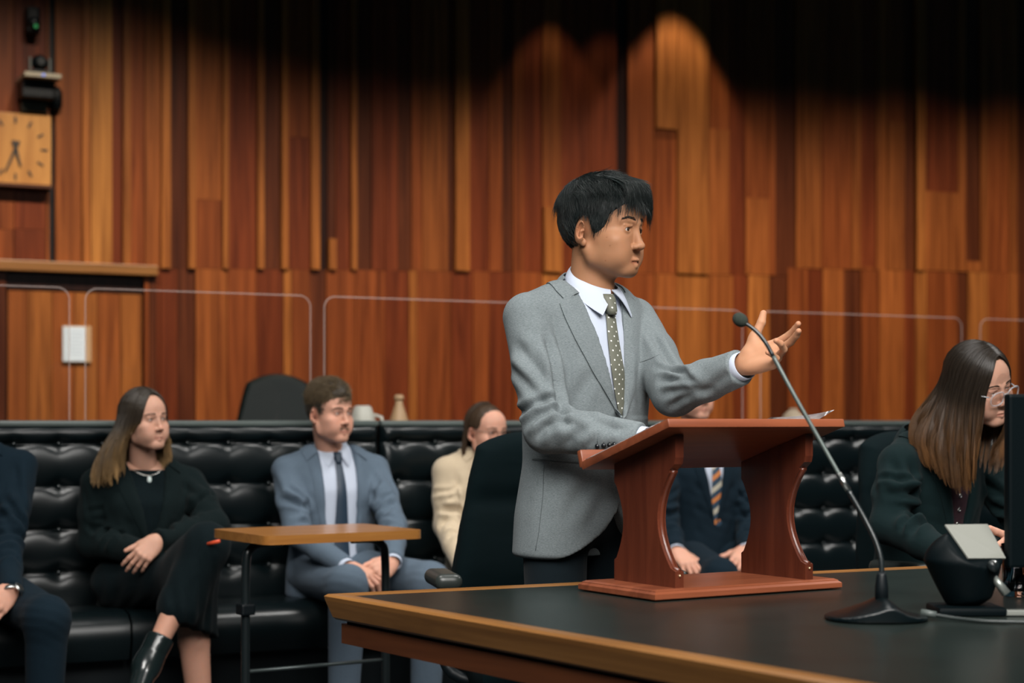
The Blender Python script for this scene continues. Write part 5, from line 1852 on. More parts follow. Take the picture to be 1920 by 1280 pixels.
# tie
def dotted(name, c, dot):
    m, nt, b = new_mat(name)
    tc = nd(nt, 'ShaderNodeTexCoord')
    mp = nd(nt, 'ShaderNodeMapping')
    mp.inputs['Rotation'].default_value = (0, math.radians(45), 0)
    mp.inputs['Scale'].default_value = (62, 0.0, 62)
    lk(nt, tc.outputs['Object'], mp.inputs[0])
    fr_ = nd(nt, 'ShaderNodeVectorMath', operation='FRACTION'); lk(nt, mp.outputs[0], fr_.inputs[0])
    sb = nd(nt, 'ShaderNodeVectorMath', operation='SUBTRACT'); sb.inputs[1].default_value = (0.5, 0, 0.5)
    lk(nt, fr_.outputs[0], sb.inputs[0])
    ln = nd(nt, 'ShaderNodeVectorMath', operation='LENGTH'); lk(nt, sb.outputs[0], ln.inputs[0])
    cp_ = nd(nt, 'ShaderNodeMath', operation='LESS_THAN'); cp_.inputs[1].default_value = 0.125
    lk(nt, ln.outputs['Value'], cp_.inputs[0])
    mx = nd(nt, 'ShaderNodeMix', data_type='RGBA')
    mx.inputs[6].default_value = rgba(c); mx.inputs[7].default_value = rgba(dot)
    lk(nt, cp_.outputs[0], mx.inputs[0]); lk(nt, mx.outputs[2], b.inputs['Base Color'])
    b.inputs['Roughness'].default_value = 0.6
    return m
M_TIE = dotted('olive_dotted_tie', (0.105, 0.108, 0.082), (0.72, 0.72, 0.68))
tie = surf_strip('tie', [(1133, 585), (1137, 640), (1143, 690), (1150, 740), (1159, 785)], [(1150, 585), (1158, 640), (1167, 690), (1171, 735), (1171, 785)], M_TIE, spk, tree=ST, off=0.006, th=0.003, bulge=0.004)
def tie_knot(parent, c, mat, w0=0.018, w1=0.012, hgt=0.04, dep=0.012, tilt=0.25):
    bm = bmesh.new(); n = 16
    rings = []
    for k in range(6):
        t = k / 5
        w = w0 + (w1 - w0) * t
        rings.append([bm.verts.new((c[0] + w * math.cos(2 * math.pi * i / n) * (1 if k not in (0, 5) else 0.8), c[1] - tilt * hgt * t + dep * math.sin(2 * math.pi * i / n) * (1 if k not in (0, 5) else 0.7), c[2] - hgt * t)) for i in range(n)])
    for A, B in zip(rings[:-1], rings[1:]):
        for i in range(n):
            bm.faces.new((A[i], A[(i + 1) % n], B[(i + 1) % n], B[i]))
    bm.faces.new(rings[0]); bm.faces.new(list(reversed(rings[-1])))
    bmesh.ops.recalc_face_normals(bm, faces=bm.faces)
    me = bpy.data.meshes.new('tie_knot'); bm.to_mesh(me); bm.free()
    return link('tie_knot', me, mat, parent, True)
kp = surf(1133, 562, ST)
tie_knot(tie, (kp[0], kp[1] - 0.012, kp[2] + 0.013), M_TIE, 0.021, 0.0130, 0.050, 0.014, 0.30)
# shirt cuffs
cuff('shirt_cuff', W_R - norm(W_R - E_R) * 0.012, W_R - E_R, 0.036, 0.035, 0.026, M_SHIRT, sh_, flat=0.9)
cuff('shirt_cuff', W_L - norm(W_L - E_L) * 0.012, W_L - E_L, 0.037, 0.036, 0.027, M_SHIRT, sh_, flat=0.9)
# trousers and shoes
legs(spk, [(-0.088, 0.015, 0.88), (0.088, 0.015, 0.88)], [(-0.10, -0.005, 0.48), (0.10, -0.005, 0.48)], [(-0.11, 0.03, 0.09), (0.11, 0.03, 0.09)], M_DARKT, (0.080, 0.066, 0.064, 0.052), seat=(0, 0.015, 0.915))
for s in (-1, 1):
    shoe(spk, (s * 0.11, 0.03, 0.105), (s * 0.15, -1), M_SHOE)

# skin: head, neck and hands
HP = SF.loc((0.2150, 4.125, 1.567)); HY = 59 - 42
R_h = rotm(0, 0, HY) @ rotm(5, 0, 0)
HS = 1.015
neck_l = (R_h.T @ (np.array((0.010, -0.012, 1.40)) - HP)) / HS
Vh, Qh, Th = head_mesh(0.0016, neck_l, 0.0525, jaw=1.0, cheek=1.03, nose=0.9, brow=0.75, mouth_open=0.0020, lid=0.0051, blush=0.2, chin=0.010, mw=1.14, mp=0.0025, lips=0.88, lipcol=(0.74, 0.50, 0.48))
# moles on the cheek
for c in ((-0.060, -0.060, -0.018), (-0.052, -0.068, -0.030), (-0.056, -0.060, -0.052)):
    hit = bvh(Vh, Qh).find_nearest(Vector(c)) if c[0] == -0.060 else None
for c in ((-0.0575, -0.055, -0.010), (-0.055, -0.060, -0.022), (-0.050, -0.050, -0.055)):
    d = np.linalg.norm(Vh - v3(c), axis=1)
    i = d.argmin()
    w = np.exp(-((np.linalg.norm(Vh - Vh[i], axis=1) / 0.0013) ** 2))[:, None] * 0.7
    Th = Th * (1 - w) + np.array((0.3, 0.2, 0.17), dtype=np.float32) * w
headT = bvh(Vh, Qh)
xf = lambda V_: ((V_ * HS) @ R_h.T + HP).astype(np.float32)
hd = (xf(Vh), Qh, Th)
# left hand: open, palm towards the camera, thumb up
WD = lambda v: SF.R.T @ np.asarray(v, dtype=float)
hx = norm(np.array((0.78, -0.54, 0.27))); hb = np.array((0.38, 0.80, -0.48))
hl = hand_mesh(0.0017, WD(hx), None, WD(hb), W_L + norm(W_L - E_L) * 0.012 + np.array((0, 0, 0.004)), [(8, 18, 12), (20, 14, 10), (38, 38, 22), (46, 42, 25)], spread=(0.17, 0.03, -0.05, -0.12),
               thumb_pose=(1.10, 0.10, 0.12, -0.30), elbow=E_L, right=False, scale=0.94, fore=0.05)
# right hand: resting on the sheets
hr = hand_mesh(0.0022, SF.loc(lect_w(0.03, 0.055, 0.030)) - W_R, None, WD((0.0, 0.30, 1.0)), W_R + norm(W_R - E_R) * 0.002, [(4, 12, 8), (4, 12, 8), (5, 13, 8), (6, 14, 8)], thumb_pose=(0.55, 0.1, 0.2, 0.0), right=True, fore=0.05, elbow=E_R)
Fb = Field((-0.18, -0.13, 1.02), (0.18, 0.14, 1.46), 0.012)
Fb.loft([(a, b, c, max(d - 0.035, 0.02), e - 0.03, f - 0.03) for a, b, c, d, e, f in SECS], 0, 2.2)
Vb, Qb = Fb.mesh(1)
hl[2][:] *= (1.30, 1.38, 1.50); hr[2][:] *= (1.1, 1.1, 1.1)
V, Q, T = bridge([hd, hl, hr, (Vb, Qb, smooth_tint(len(Vb)))], [[(0, 0, 1.36), S_L, E_L, W_L], [(0, 0, 1.36), S_R, E_R, W_R], [(0, 0, 1.40)]])
me = np_mesh('body', V, Q); set_tint(me, T)
body = link('body', me, SKIN_A, spk)
eyes(body, xf, R_h, HS, (-0.06, -1, 0.03))
# hair
M_HAIRB = hair_mat('black_hair', (0.005, 0.009, 0.009), (0.008, 0.013, 0.012), 0.42, 0.35)
M_BROWB = hair_mat('dark_brow', (0.030, 0.024, 0.020), (0.05, 0.04, 0.033), 0.6, 0.2)
brows(body, headT, xf, M_BROWB, 190, 0.00042, 0.0035, 0.0410, 3, 1.35)
def hairline(x, y):
    """lowest z of the hair for a given y (front to back)"""
    return np.interp(y, [-0.13, -0.092, -0.074, -0.054, -0.036, -0.016, -0.006, 0.010, 0.026, 0.036, 0.055, 0.085, 0.12], [0.086, 0.084, 0.066, 0.044, -0.008, -0.006, 0.038, 0.044, 0.030, -0.030, -0.052, -0.062, -0.064])
Fh = Field((-0.12, -0.15, -0.09), (0.12, 0.14, 0.19), 0.0028)
Fh.ell((0, 0.008, 0.046), (0.0795, 0.0985, 0.0900))
Fh.ell((0, 0.000, 0.060), (0.0805, 0.0960, 0.0860), 0.02)
Fh.ell((0, 0.044, 0.068), (0.062, 0.052, 0.060), 0.02)
Fh.fn(lambda x, y, z: (z - hairline(x, y) + 0 * x) * 0.8 + 0 * x, (-0.12, -0.15, -0.09), (0.12, 0.14, 0.11), 0.004, sub=True)
def hdisp(V_):
    return 0.0028 * wobble(V_, 21, 95.0, (1.6, 0.7, 1.0)) - 0.001
hair = cap_mesh('hair', Fh, M_HAIRB, spk, xf, (0.2, 0.8), hdisp)
rg = np.random.default_rng(5)
def sphere_roots(n, zmin=-0.2):
    v = rg.normal(size=(n, 3)); v /= np.linalg.norm(v, axis=1, keepdims=True)
    return v
def hair_layer(n, L0, L1, off0, off1, jit, sel, rad, flow, name='strands'):
    r = SK_C + sphere_roots(n * 3) * SK_R
    r = r[sel(r)][:n]
    L = L0 + (L1 - L0) * rg.random(len(r))
    P = march(on_skull(r, np.full(len(r), off0)), flow, 7, L, off0, off1 * (0.5 + rg.random(len(r))) * np.where(r[:, 1] > 0.02, 0.62, 1.0), jit, rg)
    br = 0.5 + 0.9 * rg.random(len(P))
    tc = np.tile(np.linspace(0, 1, P.shape[1]), (len(P), 1))
    return strands_mesh(name, xf(P.reshape(-1, 3)).reshape(P.shape), np.full(len(P), rad), tc, br, M_HAIRB, hair, 0.15)
crown = np.array((0.012, 0.065, 0.125))
def flow_top(p):
    d = p - crown
    d = d / (np.linalg.norm(d, axis=1, keepdims=True) + 1e-6)
    f = d * 0.8
    f[:, 1] -= 0.55 * (p[:, 1] < 0.04) * (p[:, 2] > 0.08)
    f[:, 0] += 0.30 * (p[:, 2] > 0.08) * np.where(p[:, 0] > -0.045, 1.0, -0.4)
    f[:, 2] -= 0.55 * (p[:, 2] < 0.09)
    f[:, 2] -= 0.5 * (p[:, 1] < -0.075)
    return f
hair_layer(7000, 0.035, 0.070, 0.016, 0.023, 0.30, lambda r: (r[:, 2] > 0.080) & (r[:, 1] > -0.095), 0.00055, flow_top)
hair_layer(4600, 0.018, 0.032, 0.0058, 0.0105, 0.22, lambda r: (r[:, 2] > hairline(r[:, 0], r[:, 1]) + 0.004) & (r[:, 2] < 0.10), 0.00050, flow_top)
hair_layer(420, 0.030, 0.045, 0.018, 0.030, 0.6, lambda r: (r[:, 2] > 0.105) & (r[:, 1] > 0.005), 0.00035, flow_top)
# fringe falling over the forehead
def fringe(n, x0, x1, zend):
    u = rg.random(n)
    x = x0 + (x1 - x0) * u
    r = np.stack([x * 0.8, 0.0 - 0.07 * rg.random(n), np.full(n, 0.13)], 1)
    e = np.stack([x + 0.012, np.full(n, -0.108) + 0.8 * np.abs(x) ** 1.35, zend(x) + 0.012 * rg.normal(size=n)], 1)
    c = np.stack([(x * 0.9 + 0.004), np.full(n, -0.106) + 0.5 * np.abs(x) ** 1.35, np.full(n, 0.133)], 1)
    r = on_skull(r, 0.014 + 0.008 * rg.random(n))
    off = rg.normal(size=(n, 3)) * 0.0025
    t = np.linspace(0, 1, 9)[None, :, None]
    P = (1 - t) ** 2 * r[:, None] + 2 * t * (1 - t) * (c + off)[:, None] + t ** 2 * (e + off * 1.5)[:, None]
    br = 0.5 + 0.9 * rg.random(n)
    return strands_mesh('fringe', xf(P.reshape(-1, 3)).reshape(P.shape), np.full(n, 0.00065), np.tile(np.linspace(0, 1, 9), (n, 1)), br, M_HAIRB, hair, 0.2)
fringe(2200, -0.058, 0.066, lambda x: np.interp(x, [-0.06, -0.035, -0.005, 0.025, 0.05, 0.066], [0.078, 0.096, 0.104, 0.092, 0.060, 0.042]))
# ------------------------------------------------------------------ the seated people
def torso(fr, root, jm, hz, sz, sw, arms, v=None, name='jacket', h=0.008, hem=0.07, dep=1.0, chest=1.0, waist=1.0, lean=0.0, rs=(0.058, 0.050, 0.047, 0.038), seed=1, neck=0.056, cutw=True, amp=1.0, open_w=0.002):
    """jacket with sleeves; arms: [(shoulder, elbow, wrist)] in the figure's frame; v: (button height, half-width at the neck)."""
    secs = torso_secs(hz, sz, sw, dep, hem, chest, waist, lean)
    pts = np.array([p for a in arms for p in a])
    Fd = Field(np.minimum(pts.min(0) - 0.08, (-0.26, -0.18, hz - hem - 0.02)), np.maximum(pts.max(0) + 0.08, (0.26, 0.18, sz + 0.10)), h)
    Fd.loft(secs, 0, 2.25, rd=0.015)
    for S, E, Wr in arms:
        s = np.sign(S[0]) or 1
        Fd.cap((s * 0.09, 0.015, sz + 0.034), S, 0.050, 0.054, 0.045)
        sleeve(Fd, S, E, Wr, rs, 0.010)
        cut_end(Fd, Wr, np.asarray(Wr) - np.asarray(E))
    zt = secs[-1][0]
    if v:
        zb, wt = v
        wm = max(wt * 0.52, (open_w + wt) / 2 - 0.004)
        vcut(Fd, [(zb, open_w), ((zb + zt) / 2, wm), (zt, wt)], [(zb, -open_w), ((zb + zt) / 2, -wm), (zt, -wt)], 0.0, (zb, zt + 0.05))
    Fd.cap((0, 0.006, zt - 0.05), (0, 0.016, zt + 0.1), neck + 0.003, neck + 0.010, 0.004, sub=True)
    V, Q = Fd.mesh(2)
    N = vnormals(V, Q)
    lines = []
    for i, (S, E, Wr) in enumerate(arms):
        lines += arm_folds(S, E, Wr, rs[1] + 0.002, seed + i, 11, max(0.010, h * 1.25))
        s = np.sign(S[0]) or 1
        for k in range(3):                               # creases from the armpit across the chest
            z0_, z1_ = sz - 0.06 - 0.05 * k, sz - 0.16 - 0.09 * k
            lines.append((np.array([(s * (0.155 - 0.09 * q), -0.10 - 0.03 * math.sin(math.pi * q), z0_ + (z1_ - z0_) * q) for q in np.linspace(0, 1, 8)]), 0.6, 0.014))
    V = fold_lines(V, N, lines, 0.0085 * amp)
    V = wrinkle(V, N, (0, -0.11, (hz + sz) / 2), 0.12, 0.004 * amp, 60, (0.4, 0, 1), seed + 9)
    N = vnormals(V, Q)
    V = V + N * (0.0016 * wobble(V, seed + 3, 22.0))[:, None].astype(np.float32)
    o = link(name, np_mesh(name, V, Q), jm, root)
    return o, bvh(V, Q), secs

def inner(root, mat, secs, name, zlo, shrink=0.010, neck=0.057, h=0.008, seed=2, top=0.02, neckpost=True):
    zt = secs[-1][0]
    Fd = Field((-0.19, -0.16, zlo), (0.19, 0.16, zt + top + 0.01), h)
    Fd.loft([(a, b, c, max(d - shrink, 0.02), e - shrink, f - shrink) for a, b, c, d, e, f in secs], 0, 2.25)
    if neckpost:
        Fd.cap((0, 0.006, zt - 0.05), (0, 0.010, zt + top - neck * 0.2), neck, neck, 0.02)
    V, Q = Fd.mesh(2)
    V = V + vnormals(V, Q) * (0.0018 * wobble(V, seed, 34.0, (1, 1, 0.6)))[:, None].astype(np.float32)
    return link(name, np_mesh(name, V, Q), mat, root), bvh(V, Q)

def lapels(tree, mat, jk_, zb, zt, wt, wide=0.05, notch=0.10, open_w=0.0, zo=None):
    zo = zb if zo is None else zo
    def edge(z):
        wm = max(wt * 0.52, (open_w + wt) / 2 - 0.004)
        return float(np.interp(z, [zo, (zo + zt) / 2, zt], [open_w + 0.003, wm, wt * 0.98]))
    for s in (-1, 1):
        A = resample([(s * (edge(z_) + 0.002), z_) for z_ in np.linspace(zt - 0.012, zb, 8)], 18)
        B = resample([(s * (wt + wide * 0.9), zt - notch * 0.62), (s * (wt * 0.80 + wide), zt - notch), (s * (edge((zb + zt) / 2) + wide * 0.72), (zb + zt) / 2 - 0.02), (s * (edge(zb) + 0.004), zb - 0.003)], 18)
        strip('lapel', A, B, tree, mat, jk_, off=0.003, th=0.003, bulge=0.002)
        A = resample([(s * (wt + 0.004), 0.03, zt + 0.020), (s * (wt + 0.008), -0.008, zt + 0.006), (s * (wt + 0.004), -0.045, zt - 0.016)], 9)
        B = resample([(s * (wt + 0.045), 0.035, zt - 0.008), (s * (wt + 0.056), -0.01, zt - 0.030), (s * (wt + 0.05), -0.055, zt - 0.052)], 9)
        strip('collar_leaf', A, B, tree, mat, jk_, off=0.004, th=0.003, bulge=0.002)
    collar('collar', (0, 0.014), wt + 0.008, wt + 0.010, zt + 0.030, 0.024, 0.040, mat, jk_, f0=112, f1=248, tip=0, dip=0.045, th=0.003)

def tie_on(tree, mat, root, zt, zb, w0=0.011, w1=0.026, sh=0.0):
    zs = np.linspace(zt - 0.055, zb, 16)
    ws = np.interp(zs, [zb, zt - 0.055], [w1, w0])
    o = strip('tie', [(-w + sh * (zt - z), z) for w, z in zip(ws, zs)], [(w + sh * (zt - z), z) for w, z in zip(ws, zs)], tree, mat, root, off=0.006, th=0.003, bulge=0.004)
    h_ = tree.ray_cast(Vector((0, -0.5, zt - 0.028)), Vector((0, 1, 0)))
    y = h_[0].y if h_[0] else -0.07
    tie_knot(o, (0, y - 0.004, zt - 0.014), mat, 0.018, 0.012, 0.044, 0.012, 0.35)
    return o

def add_skin(root, mat, parts, tn='body', via=None):
    V, Q, T = bridge(parts, via or [])
    me = np_mesh(tn, V, Q); set_tint(me, T)
    return link(tn, me, mat, root)

def make_head(root, pos, yaw, pitch, roll, hs, neck_to, h=0.0026, **kw):
    pos = np.asarray(pos, dtype=float)
    R = rotm(0, 0, yaw) @ rotm(pitch, 0, 0) @ rotm(0, roll, 0)
    nl = (R.T @ (np.asarray(neck_to) - pos)) / hs
    kw.setdefault('eyed', 0.9)
    kw['lid'] = min(kw.get('lid', 0.0034), 0.0034)
    V, Q, T = head_mesh(h, nl, **kw)
    xf_ = lambda v_: ((v_ * hs) @ R.T + pos).astype(np.float32)
    return (xf_(V), Q, T), xf_, R, bvh(V, Q)

def short_hair(root, xf_, mat, seed=1, curly=0.0, top=0.012, n=2600, hl=None, part=0.0, rad=0.0009):
    """short sides over a thin cap, longer hair on top"""
    hl = hl or (lambda y: np.interp(y, [-0.13, -0.092, -0.072, -0.050, -0.034, -0.016, -0.006, 0.012, 0.030, 0.040, 0.06, 0.09, 0.12], [0.094, 0.091, 0.072, 0.044, 0.010, 0.006, 0.036, 0.044, 0.028, -0.018, -0.040, -0.048, -0.050]))
    Fh_ = Field((-0.115, -0.14, -0.08), (0.115, 0.14, 0.185), 0.0042)
    Fh_.ell((0, 0.011, 0.046), (0.0785, 0.0975, 0.0905))
    Fh_.ell((0, -0.012, 0.075 + top * 0.5), (0.064, 0.080, 0.0600 + top * 0.5), 0.02)
    Fh_.fn(lambda x, y, z: (z - hl(y) + 0 * x) * 0.8, (-0.115, -0.14, -0.08), (0.115, 0.14, 0.12), 0.004, sub=True)
    amp = 0.0012 + curly * 0.004
    def dsp(v_):
        return amp * wobble(v_, seed, 150.0 if curly else 90.0, (1.2, 1.0, 1.0), 2) * np.clip((v_[:, 2] - 0.05) / 0.05, 0.15, 1)
    o = cap_mesh('hair', Fh_, mat, root, xf_, (0.1, 0.75), dsp)
    rg_ = np.random.default_rng(seed)
    r0 = rg_.normal(size=(n * 6, 3)); r0 /= np.linalg.norm(r0, axis=1, keepdims=True)
    r0 = SK_C + r0 * SK_R
    def flow(p):
        d = p - np.array((0.01, 0.06, 0.125)); d = d / (np.linalg.norm(d, axis=1, keepdims=True) + 1e-6)
        d[:, 2] -= 0.5 * (p[:, 2] < 0.09); d[:, 0] += part * (p[:, 2] > 0.09)
        return d
    side = r0[(r0[:, 2] > hl(r0[:, 1]) + 0.006) & (r0[:, 2] < 0.092)][:n // 2]
    P = march(on_skull(side, np.full(len(side), 0.003)), flow, 5, 0.010 + 0.010 * rg_.random(len(side)), 0.003, 0.0055 + 0.003 * rg_.random(len(side)), 0.25, rg_)
    strands_mesh('side_strands', xf_(P.reshape(-1, 3)).reshape(P.shape), np.full(len(P), rad * 0.8), np.zeros(P.shape[:2]) + 0.1, 0.55 + 0.6 * rg_.random(len(P)), mat, o, 0.3)
    tp = r0[(r0[:, 2] > 0.080) & (r0[:, 2] > hl(r0[:, 1]) - 0.006)][:n]
    o1 = top * (0.75 + 0.5 * rg_.random(len(tp))) * np.clip((tp[:, 2] - 0.078) / 0.045, 0.2, 1) + 0.003
    P = march(on_skull(tp, o1 * 0.8), flow, 9, 0.022 + 0.026 * rg_.random(len(tp)), o1 * 0.8, o1 * 1.15, 0.3 + curly * 0.5, rg_)
    if curly:
        t = np.linspace(0, 1, P.shape[1])[None, :]
        ph = (wobble(tp, seed + 5, 120.0, octs=1) * 5 + 0.6 * rg_.random(len(P)))[:, None]
        for j in range(3):
            P[:, :, j] += curly * 0.0055 * np.sin(t * 8 + ph + j * 2.1)
    strands_mesh('top_strands', xf_(P.reshape(-1, 3)).reshape(P.shape), np.full(len(P), rad), np.tile(np.linspace(0.2, 1, P.shape[1]), (len(P), 1)), 0.55 + 0.9 * rg_.random(len(P)), mat, o, 0.3)
    return o

def long_hair(root, xf_, mat, sides, n=1500, rad=0.0011, seed=3, N=22, thick=0.016, part_x=0.0, name='hair', R=None, curl=0.0, wave=0.004):
    """sides: for each side (sign) rows over azimuth: (azimuth deg from the front, hang length, outward, forward, side wave) ; hair falls from a parting."""
    rg_ = np.random.default_rng(seed)
    Ps, Tc, Br = [], [], []
    grav = np.array((0, 0, -1.0)) if R is None else R.T @ np.array((0, 0, -1.0))
    for sgn, rows in sides:
        rows = np.array(rows, dtype=float)
        uu = rg_.random(n)
        # strands gathered into locks
        lock = np.floor(uu * 46) / 46
        uu = np.clip(lock + (uu - lock) * 0.75, 0, 1)
        idx = uu * (len(rows) - 1)
        az, ln, outw, fwd, wav = [np.interp(idx, np.arange(len(rows)), rows[:, k]) for k in range(5)]
        a = np.radians(az)
        w = rg_.random(n)
        ln = ln * (0.86 + 0.16 * rg_.random(n)) * (1 - 0.12 * w)
        off = 0.004 + thick * w
        lockph = np.sin(lock * 177.0) * 3.1
        f = np.clip((az - 20) / 160, 0, 1)
        T0 = np.stack([np.full(n, part_x) + 0.002 * rg_.normal(size=n), -0.080 + 0.135 * f, 0.118 + 0.020 * np.sin(np.pi * np.clip(f * 1.1, 0, 1))], 1)
        S0 = np.stack([sgn * 0.080 * np.sin(a), -0.092 * np.cos(a) + 0.008, np.full(n, 0.012)], 1)
        P = np.zeros((n, N, 3))
        K = 9
        for k in range(K):
            t = k / (K - 1)
            q = T0 * (1 - t) + S0 * t
            q[:, 2] += 0.055 * np.sin(np.pi * t) ** 0.8 * 0.6
            P[:, k] = on_skull(q, off * (0.35 + 0.65 * t))
        base = P[:, K - 1]
        dirx = np.stack([sgn * np.sin(a), -np.cos(a), np.zeros(n)], 1)
        for k in range(K, N):
            t = (k - K + 1) / (N - K)
            sag = ln * t
            q = base + grav[None, :] * sag[:, None]
            q += dirx * (outw * np.sin(t * np.pi * 0.55) + off * 0.25 * t)[:, None]
            q[:, 1] -= fwd * t ** 1.4
            q[:, 0] += wav * np.sin(t * 3.6 + lockph * 0.35) * t + wave * np.sin(t * 7 + lockph) * t
            q[:, 1] += wave * np.cos(t * 6 + lockph * 1.3) * t
            q -= dirx * (curl * np.clip(t - 0.7, 0, 1) ** 2 * 11 * (0.6 + 0.4 * np.sin(lockph)))[:, None]
            P[:, k] = q
        for _ in range(7):
            P[:, 1:-1] = 0.5 * P[:, 1:-1] + 0.25 * (P[:, :-2] + P[:, 2:])
        lv = (P - SK_C) / SK_R
        ll = np.linalg.norm(lv, axis=2, keepdims=True)
        need = 1 + (0.35 * off + 0.006)[:, None, None] / 0.085
        P = np.where((ll < need) & (P[..., 2:3] > -0.03), SK_C + lv / (ll + 1e-9) * need * SK_R, P)
        P += rg_.normal(size=(n, 1, 3)) * 0.0008
        Ps.append(P)
        tc = np.clip((np.linspace(0, 1, N)[None, :] - 0.42) * 1.7, 0, 1) * (0.55 + 0.45 * np.sin(lock * 61.0)[:, None] ** 2)
        Tc.append(np.broadcast_to(tc, (n, N)))
        Br.append(0.55 + 0.35 * (np.sin(lock * 97.0) ** 2) + 0.5 * rg_.random(n))
    P = np.concatenate(Ps)
    return P, np.concatenate(Tc), np.concatenate(Br)

def hair_cap(root, xf_, mat, hl, grow=0.006, name='hair', seed=4):
    Fh_ = Field((-0.11, -0.13, -0.10), (0.11, 0.135, 0.165), 0.0042)
    Fh_.ell((0, 0.012, 0.046), (0.0770 + grow, 0.0970 + grow, 0.0895 + grow))
    Fh_.fn(lambda x, y, z: (z - hl(y) + 0 * x) * 0.8, (-0.11, -0.13, -0.10), (0.11, 0.135, 0.12), 0.004, sub=True)
    return cap_mesh(name, Fh_, mat, root, xf_, (0.1, 0.7), lambda v_: 0.0012 * wobble(v_, seed, 90.0, (2.0, 2.0, 0.5), 2))

SKIN_B = skin_mat('skin_fair', (0.54, 0.295, 0.210))
SKIN_C = skin_mat('skin_fair_rosy', (0.56, 0.290, 0.205))

# ---- man in the blue-grey suit
BM = Frame(-0.675, 6.42, 24)
bm_ = empty('person', tuple(BM.o), BM.yaw)
tag(bm_, 'seated person in a blue-grey suit and navy tie with clasped hands on the bench', 'person', 'people seated on the benches')
M_BLUE = fabric('blue_grey_wool', (0.066, 0.094, 0.128), (0.108, 0.142, 0.182), 500, (1, 1, 2), 0.9, 0.25, 0.03)
M_NAVYTIE = plain('navy_tie', (0.012, 0.028, 0.050), 0.5)
hz, sz = 0.56, 0.938
a_b = [(np.array((-0.176, 0.01, sz)), BM.px(556, 1000, 6.22), BM.px(648, 1062, 6.00)), (np.array((0.172, 0.01, sz)), BM.px(738, 985, 6.30), BM.px(736, 1052, 6.06))]
jb, jbt, sec_b = torso(BM, bm_, M_BLUE, hz, sz, 0.178, a_b, v=(0.47, 0.068), name='suit_jacket', seed=31, hem=0.10, open_w=0.062, rs=(0.054, 0.048, 0.046, 0.038))
lapels(jbt, M_BLUE, jb, 0.68, sec_b[-1][0], 0.068, 0.050, open_w=0.062, zo=0.47)
shb, shbt = inner(bm_, M_SHIRT, sec_b, 'shirt', 0.47)
ztb = sec_b[-1][0]
collar('shirt_collar', (0, 0.008), 0.058, 0.060, ztb + 0.050, 0.013, 0.038, M_SHIRT, shb, f0=3, f1=357, spread=24, tip=0.022, dip=0.062, front=2.0)
tie_on(shbt, M_NAVYTIE, bm_, ztb - 0.002, 0.600, 0.013, 0.034)
for S, E, Wr in a_b:
    cuff('shirt_cuff', Wr - norm(Wr - E) * 0.012, Wr - E, 0.034, 0.033, 0.026, M_SHIRT, shb, flat=0.95)
kb = [BM.px(652, 1098, 5.97), BM.px(806, 1092, 6.08)]
ab_ = [np.array((kb[0][0] - 0.01, kb[0][1] + 0.02, 0.10)), np.array((kb[1][0] - 0.01, kb[1][1] + 0.02, 0.10))]
legs(bm_, [(-0.09, -0.02, hz - 0.005), (0.09, -0.02, hz - 0.005)], kb, ab_, M_BLUE, (0.088, 0.072, 0.064, 0.052), seat=(0, 0.0, 0.555))
for a_ in ab_:
    shoe(bm_, a_ + np.array((0, 0, 0.01)), (0.05, -1), M_SHOE)
hdb, xfb, Rb, Tb = make_head(bm_, BM.loc(W(617, 781, 6.36)), 48 - 24, 3, 0, 0.905, (0, 0.012, sz + 0.045), neck_r=0.057, jaw=1.0, cheek=0.98, nose=1.0, brow=1.05, stubble=0.5, blush=0.45, lid=0.0038)
wb = BM.px(693, 1088, 5.95)
hr_b = hand_mesh(0.003, wb + np.array((0.02, 0, 0.0)) - a_b[0][2], None, (-0.2, -0.5, 0.8), a_b[0][2] + norm(a_b[0][2] - a_b[0][1]) * 0.004, [(25, 40, 20), (28, 42, 22), (30, 44, 22), (32, 44, 22)], thumb_pose=(0.5, 0.25, 0.2, 0.1), right=True, fore=0.05, scale=0.95, elbow=a_b[0][1])
hl_b = hand_mesh(0.003, wb + np.array((-0.035, -0.005, -0.010)) - a_b[1][2], None, (0.3, -0.75, 0.5), a_b[1][2] + norm(a_b[1][2] - a_b[1][1]) * 0.004, [(35, 45, 22), (38, 48, 22), (40, 48, 22), (42, 46, 22)], thumb_pose=(0.45, 0.2, 0.25, 0.1), right=False, fore=0.05, scale=0.95, elbow=a_b[1][1])
bd_b = add_skin(bm_, SKIN_C, [hdb, hr_b, hl_b], via=[[(0, 0.0, sz), a_[0], a_[1], a_[2]] for a_ in a_b])
eyes(bd_b, xfb, Rb, 0.905, (0.35, -1, 0.02), iris=(0.05, 0.06, 0.06))
M_HAIRC = hair_mat('brown_curls', (0.022, 0.017, 0.012), (0.165, 0.118, 0.068), 0.55, 0.3)
short_hair(bm_, xfb, M_HAIRC, 12, curly=1.0, top=0.022, n=4600, part=0.2, rad=0.0012)
M_BROW = hair_mat('brown_brow', (0.045, 0.028, 0.018), (0.06, 0.04, 0.025), 0.6, 0.2)
brows(bd_b, Tb, xfb, M_BROW, 70, 0.0009, 0.003, 0.037, 5, 1.1)
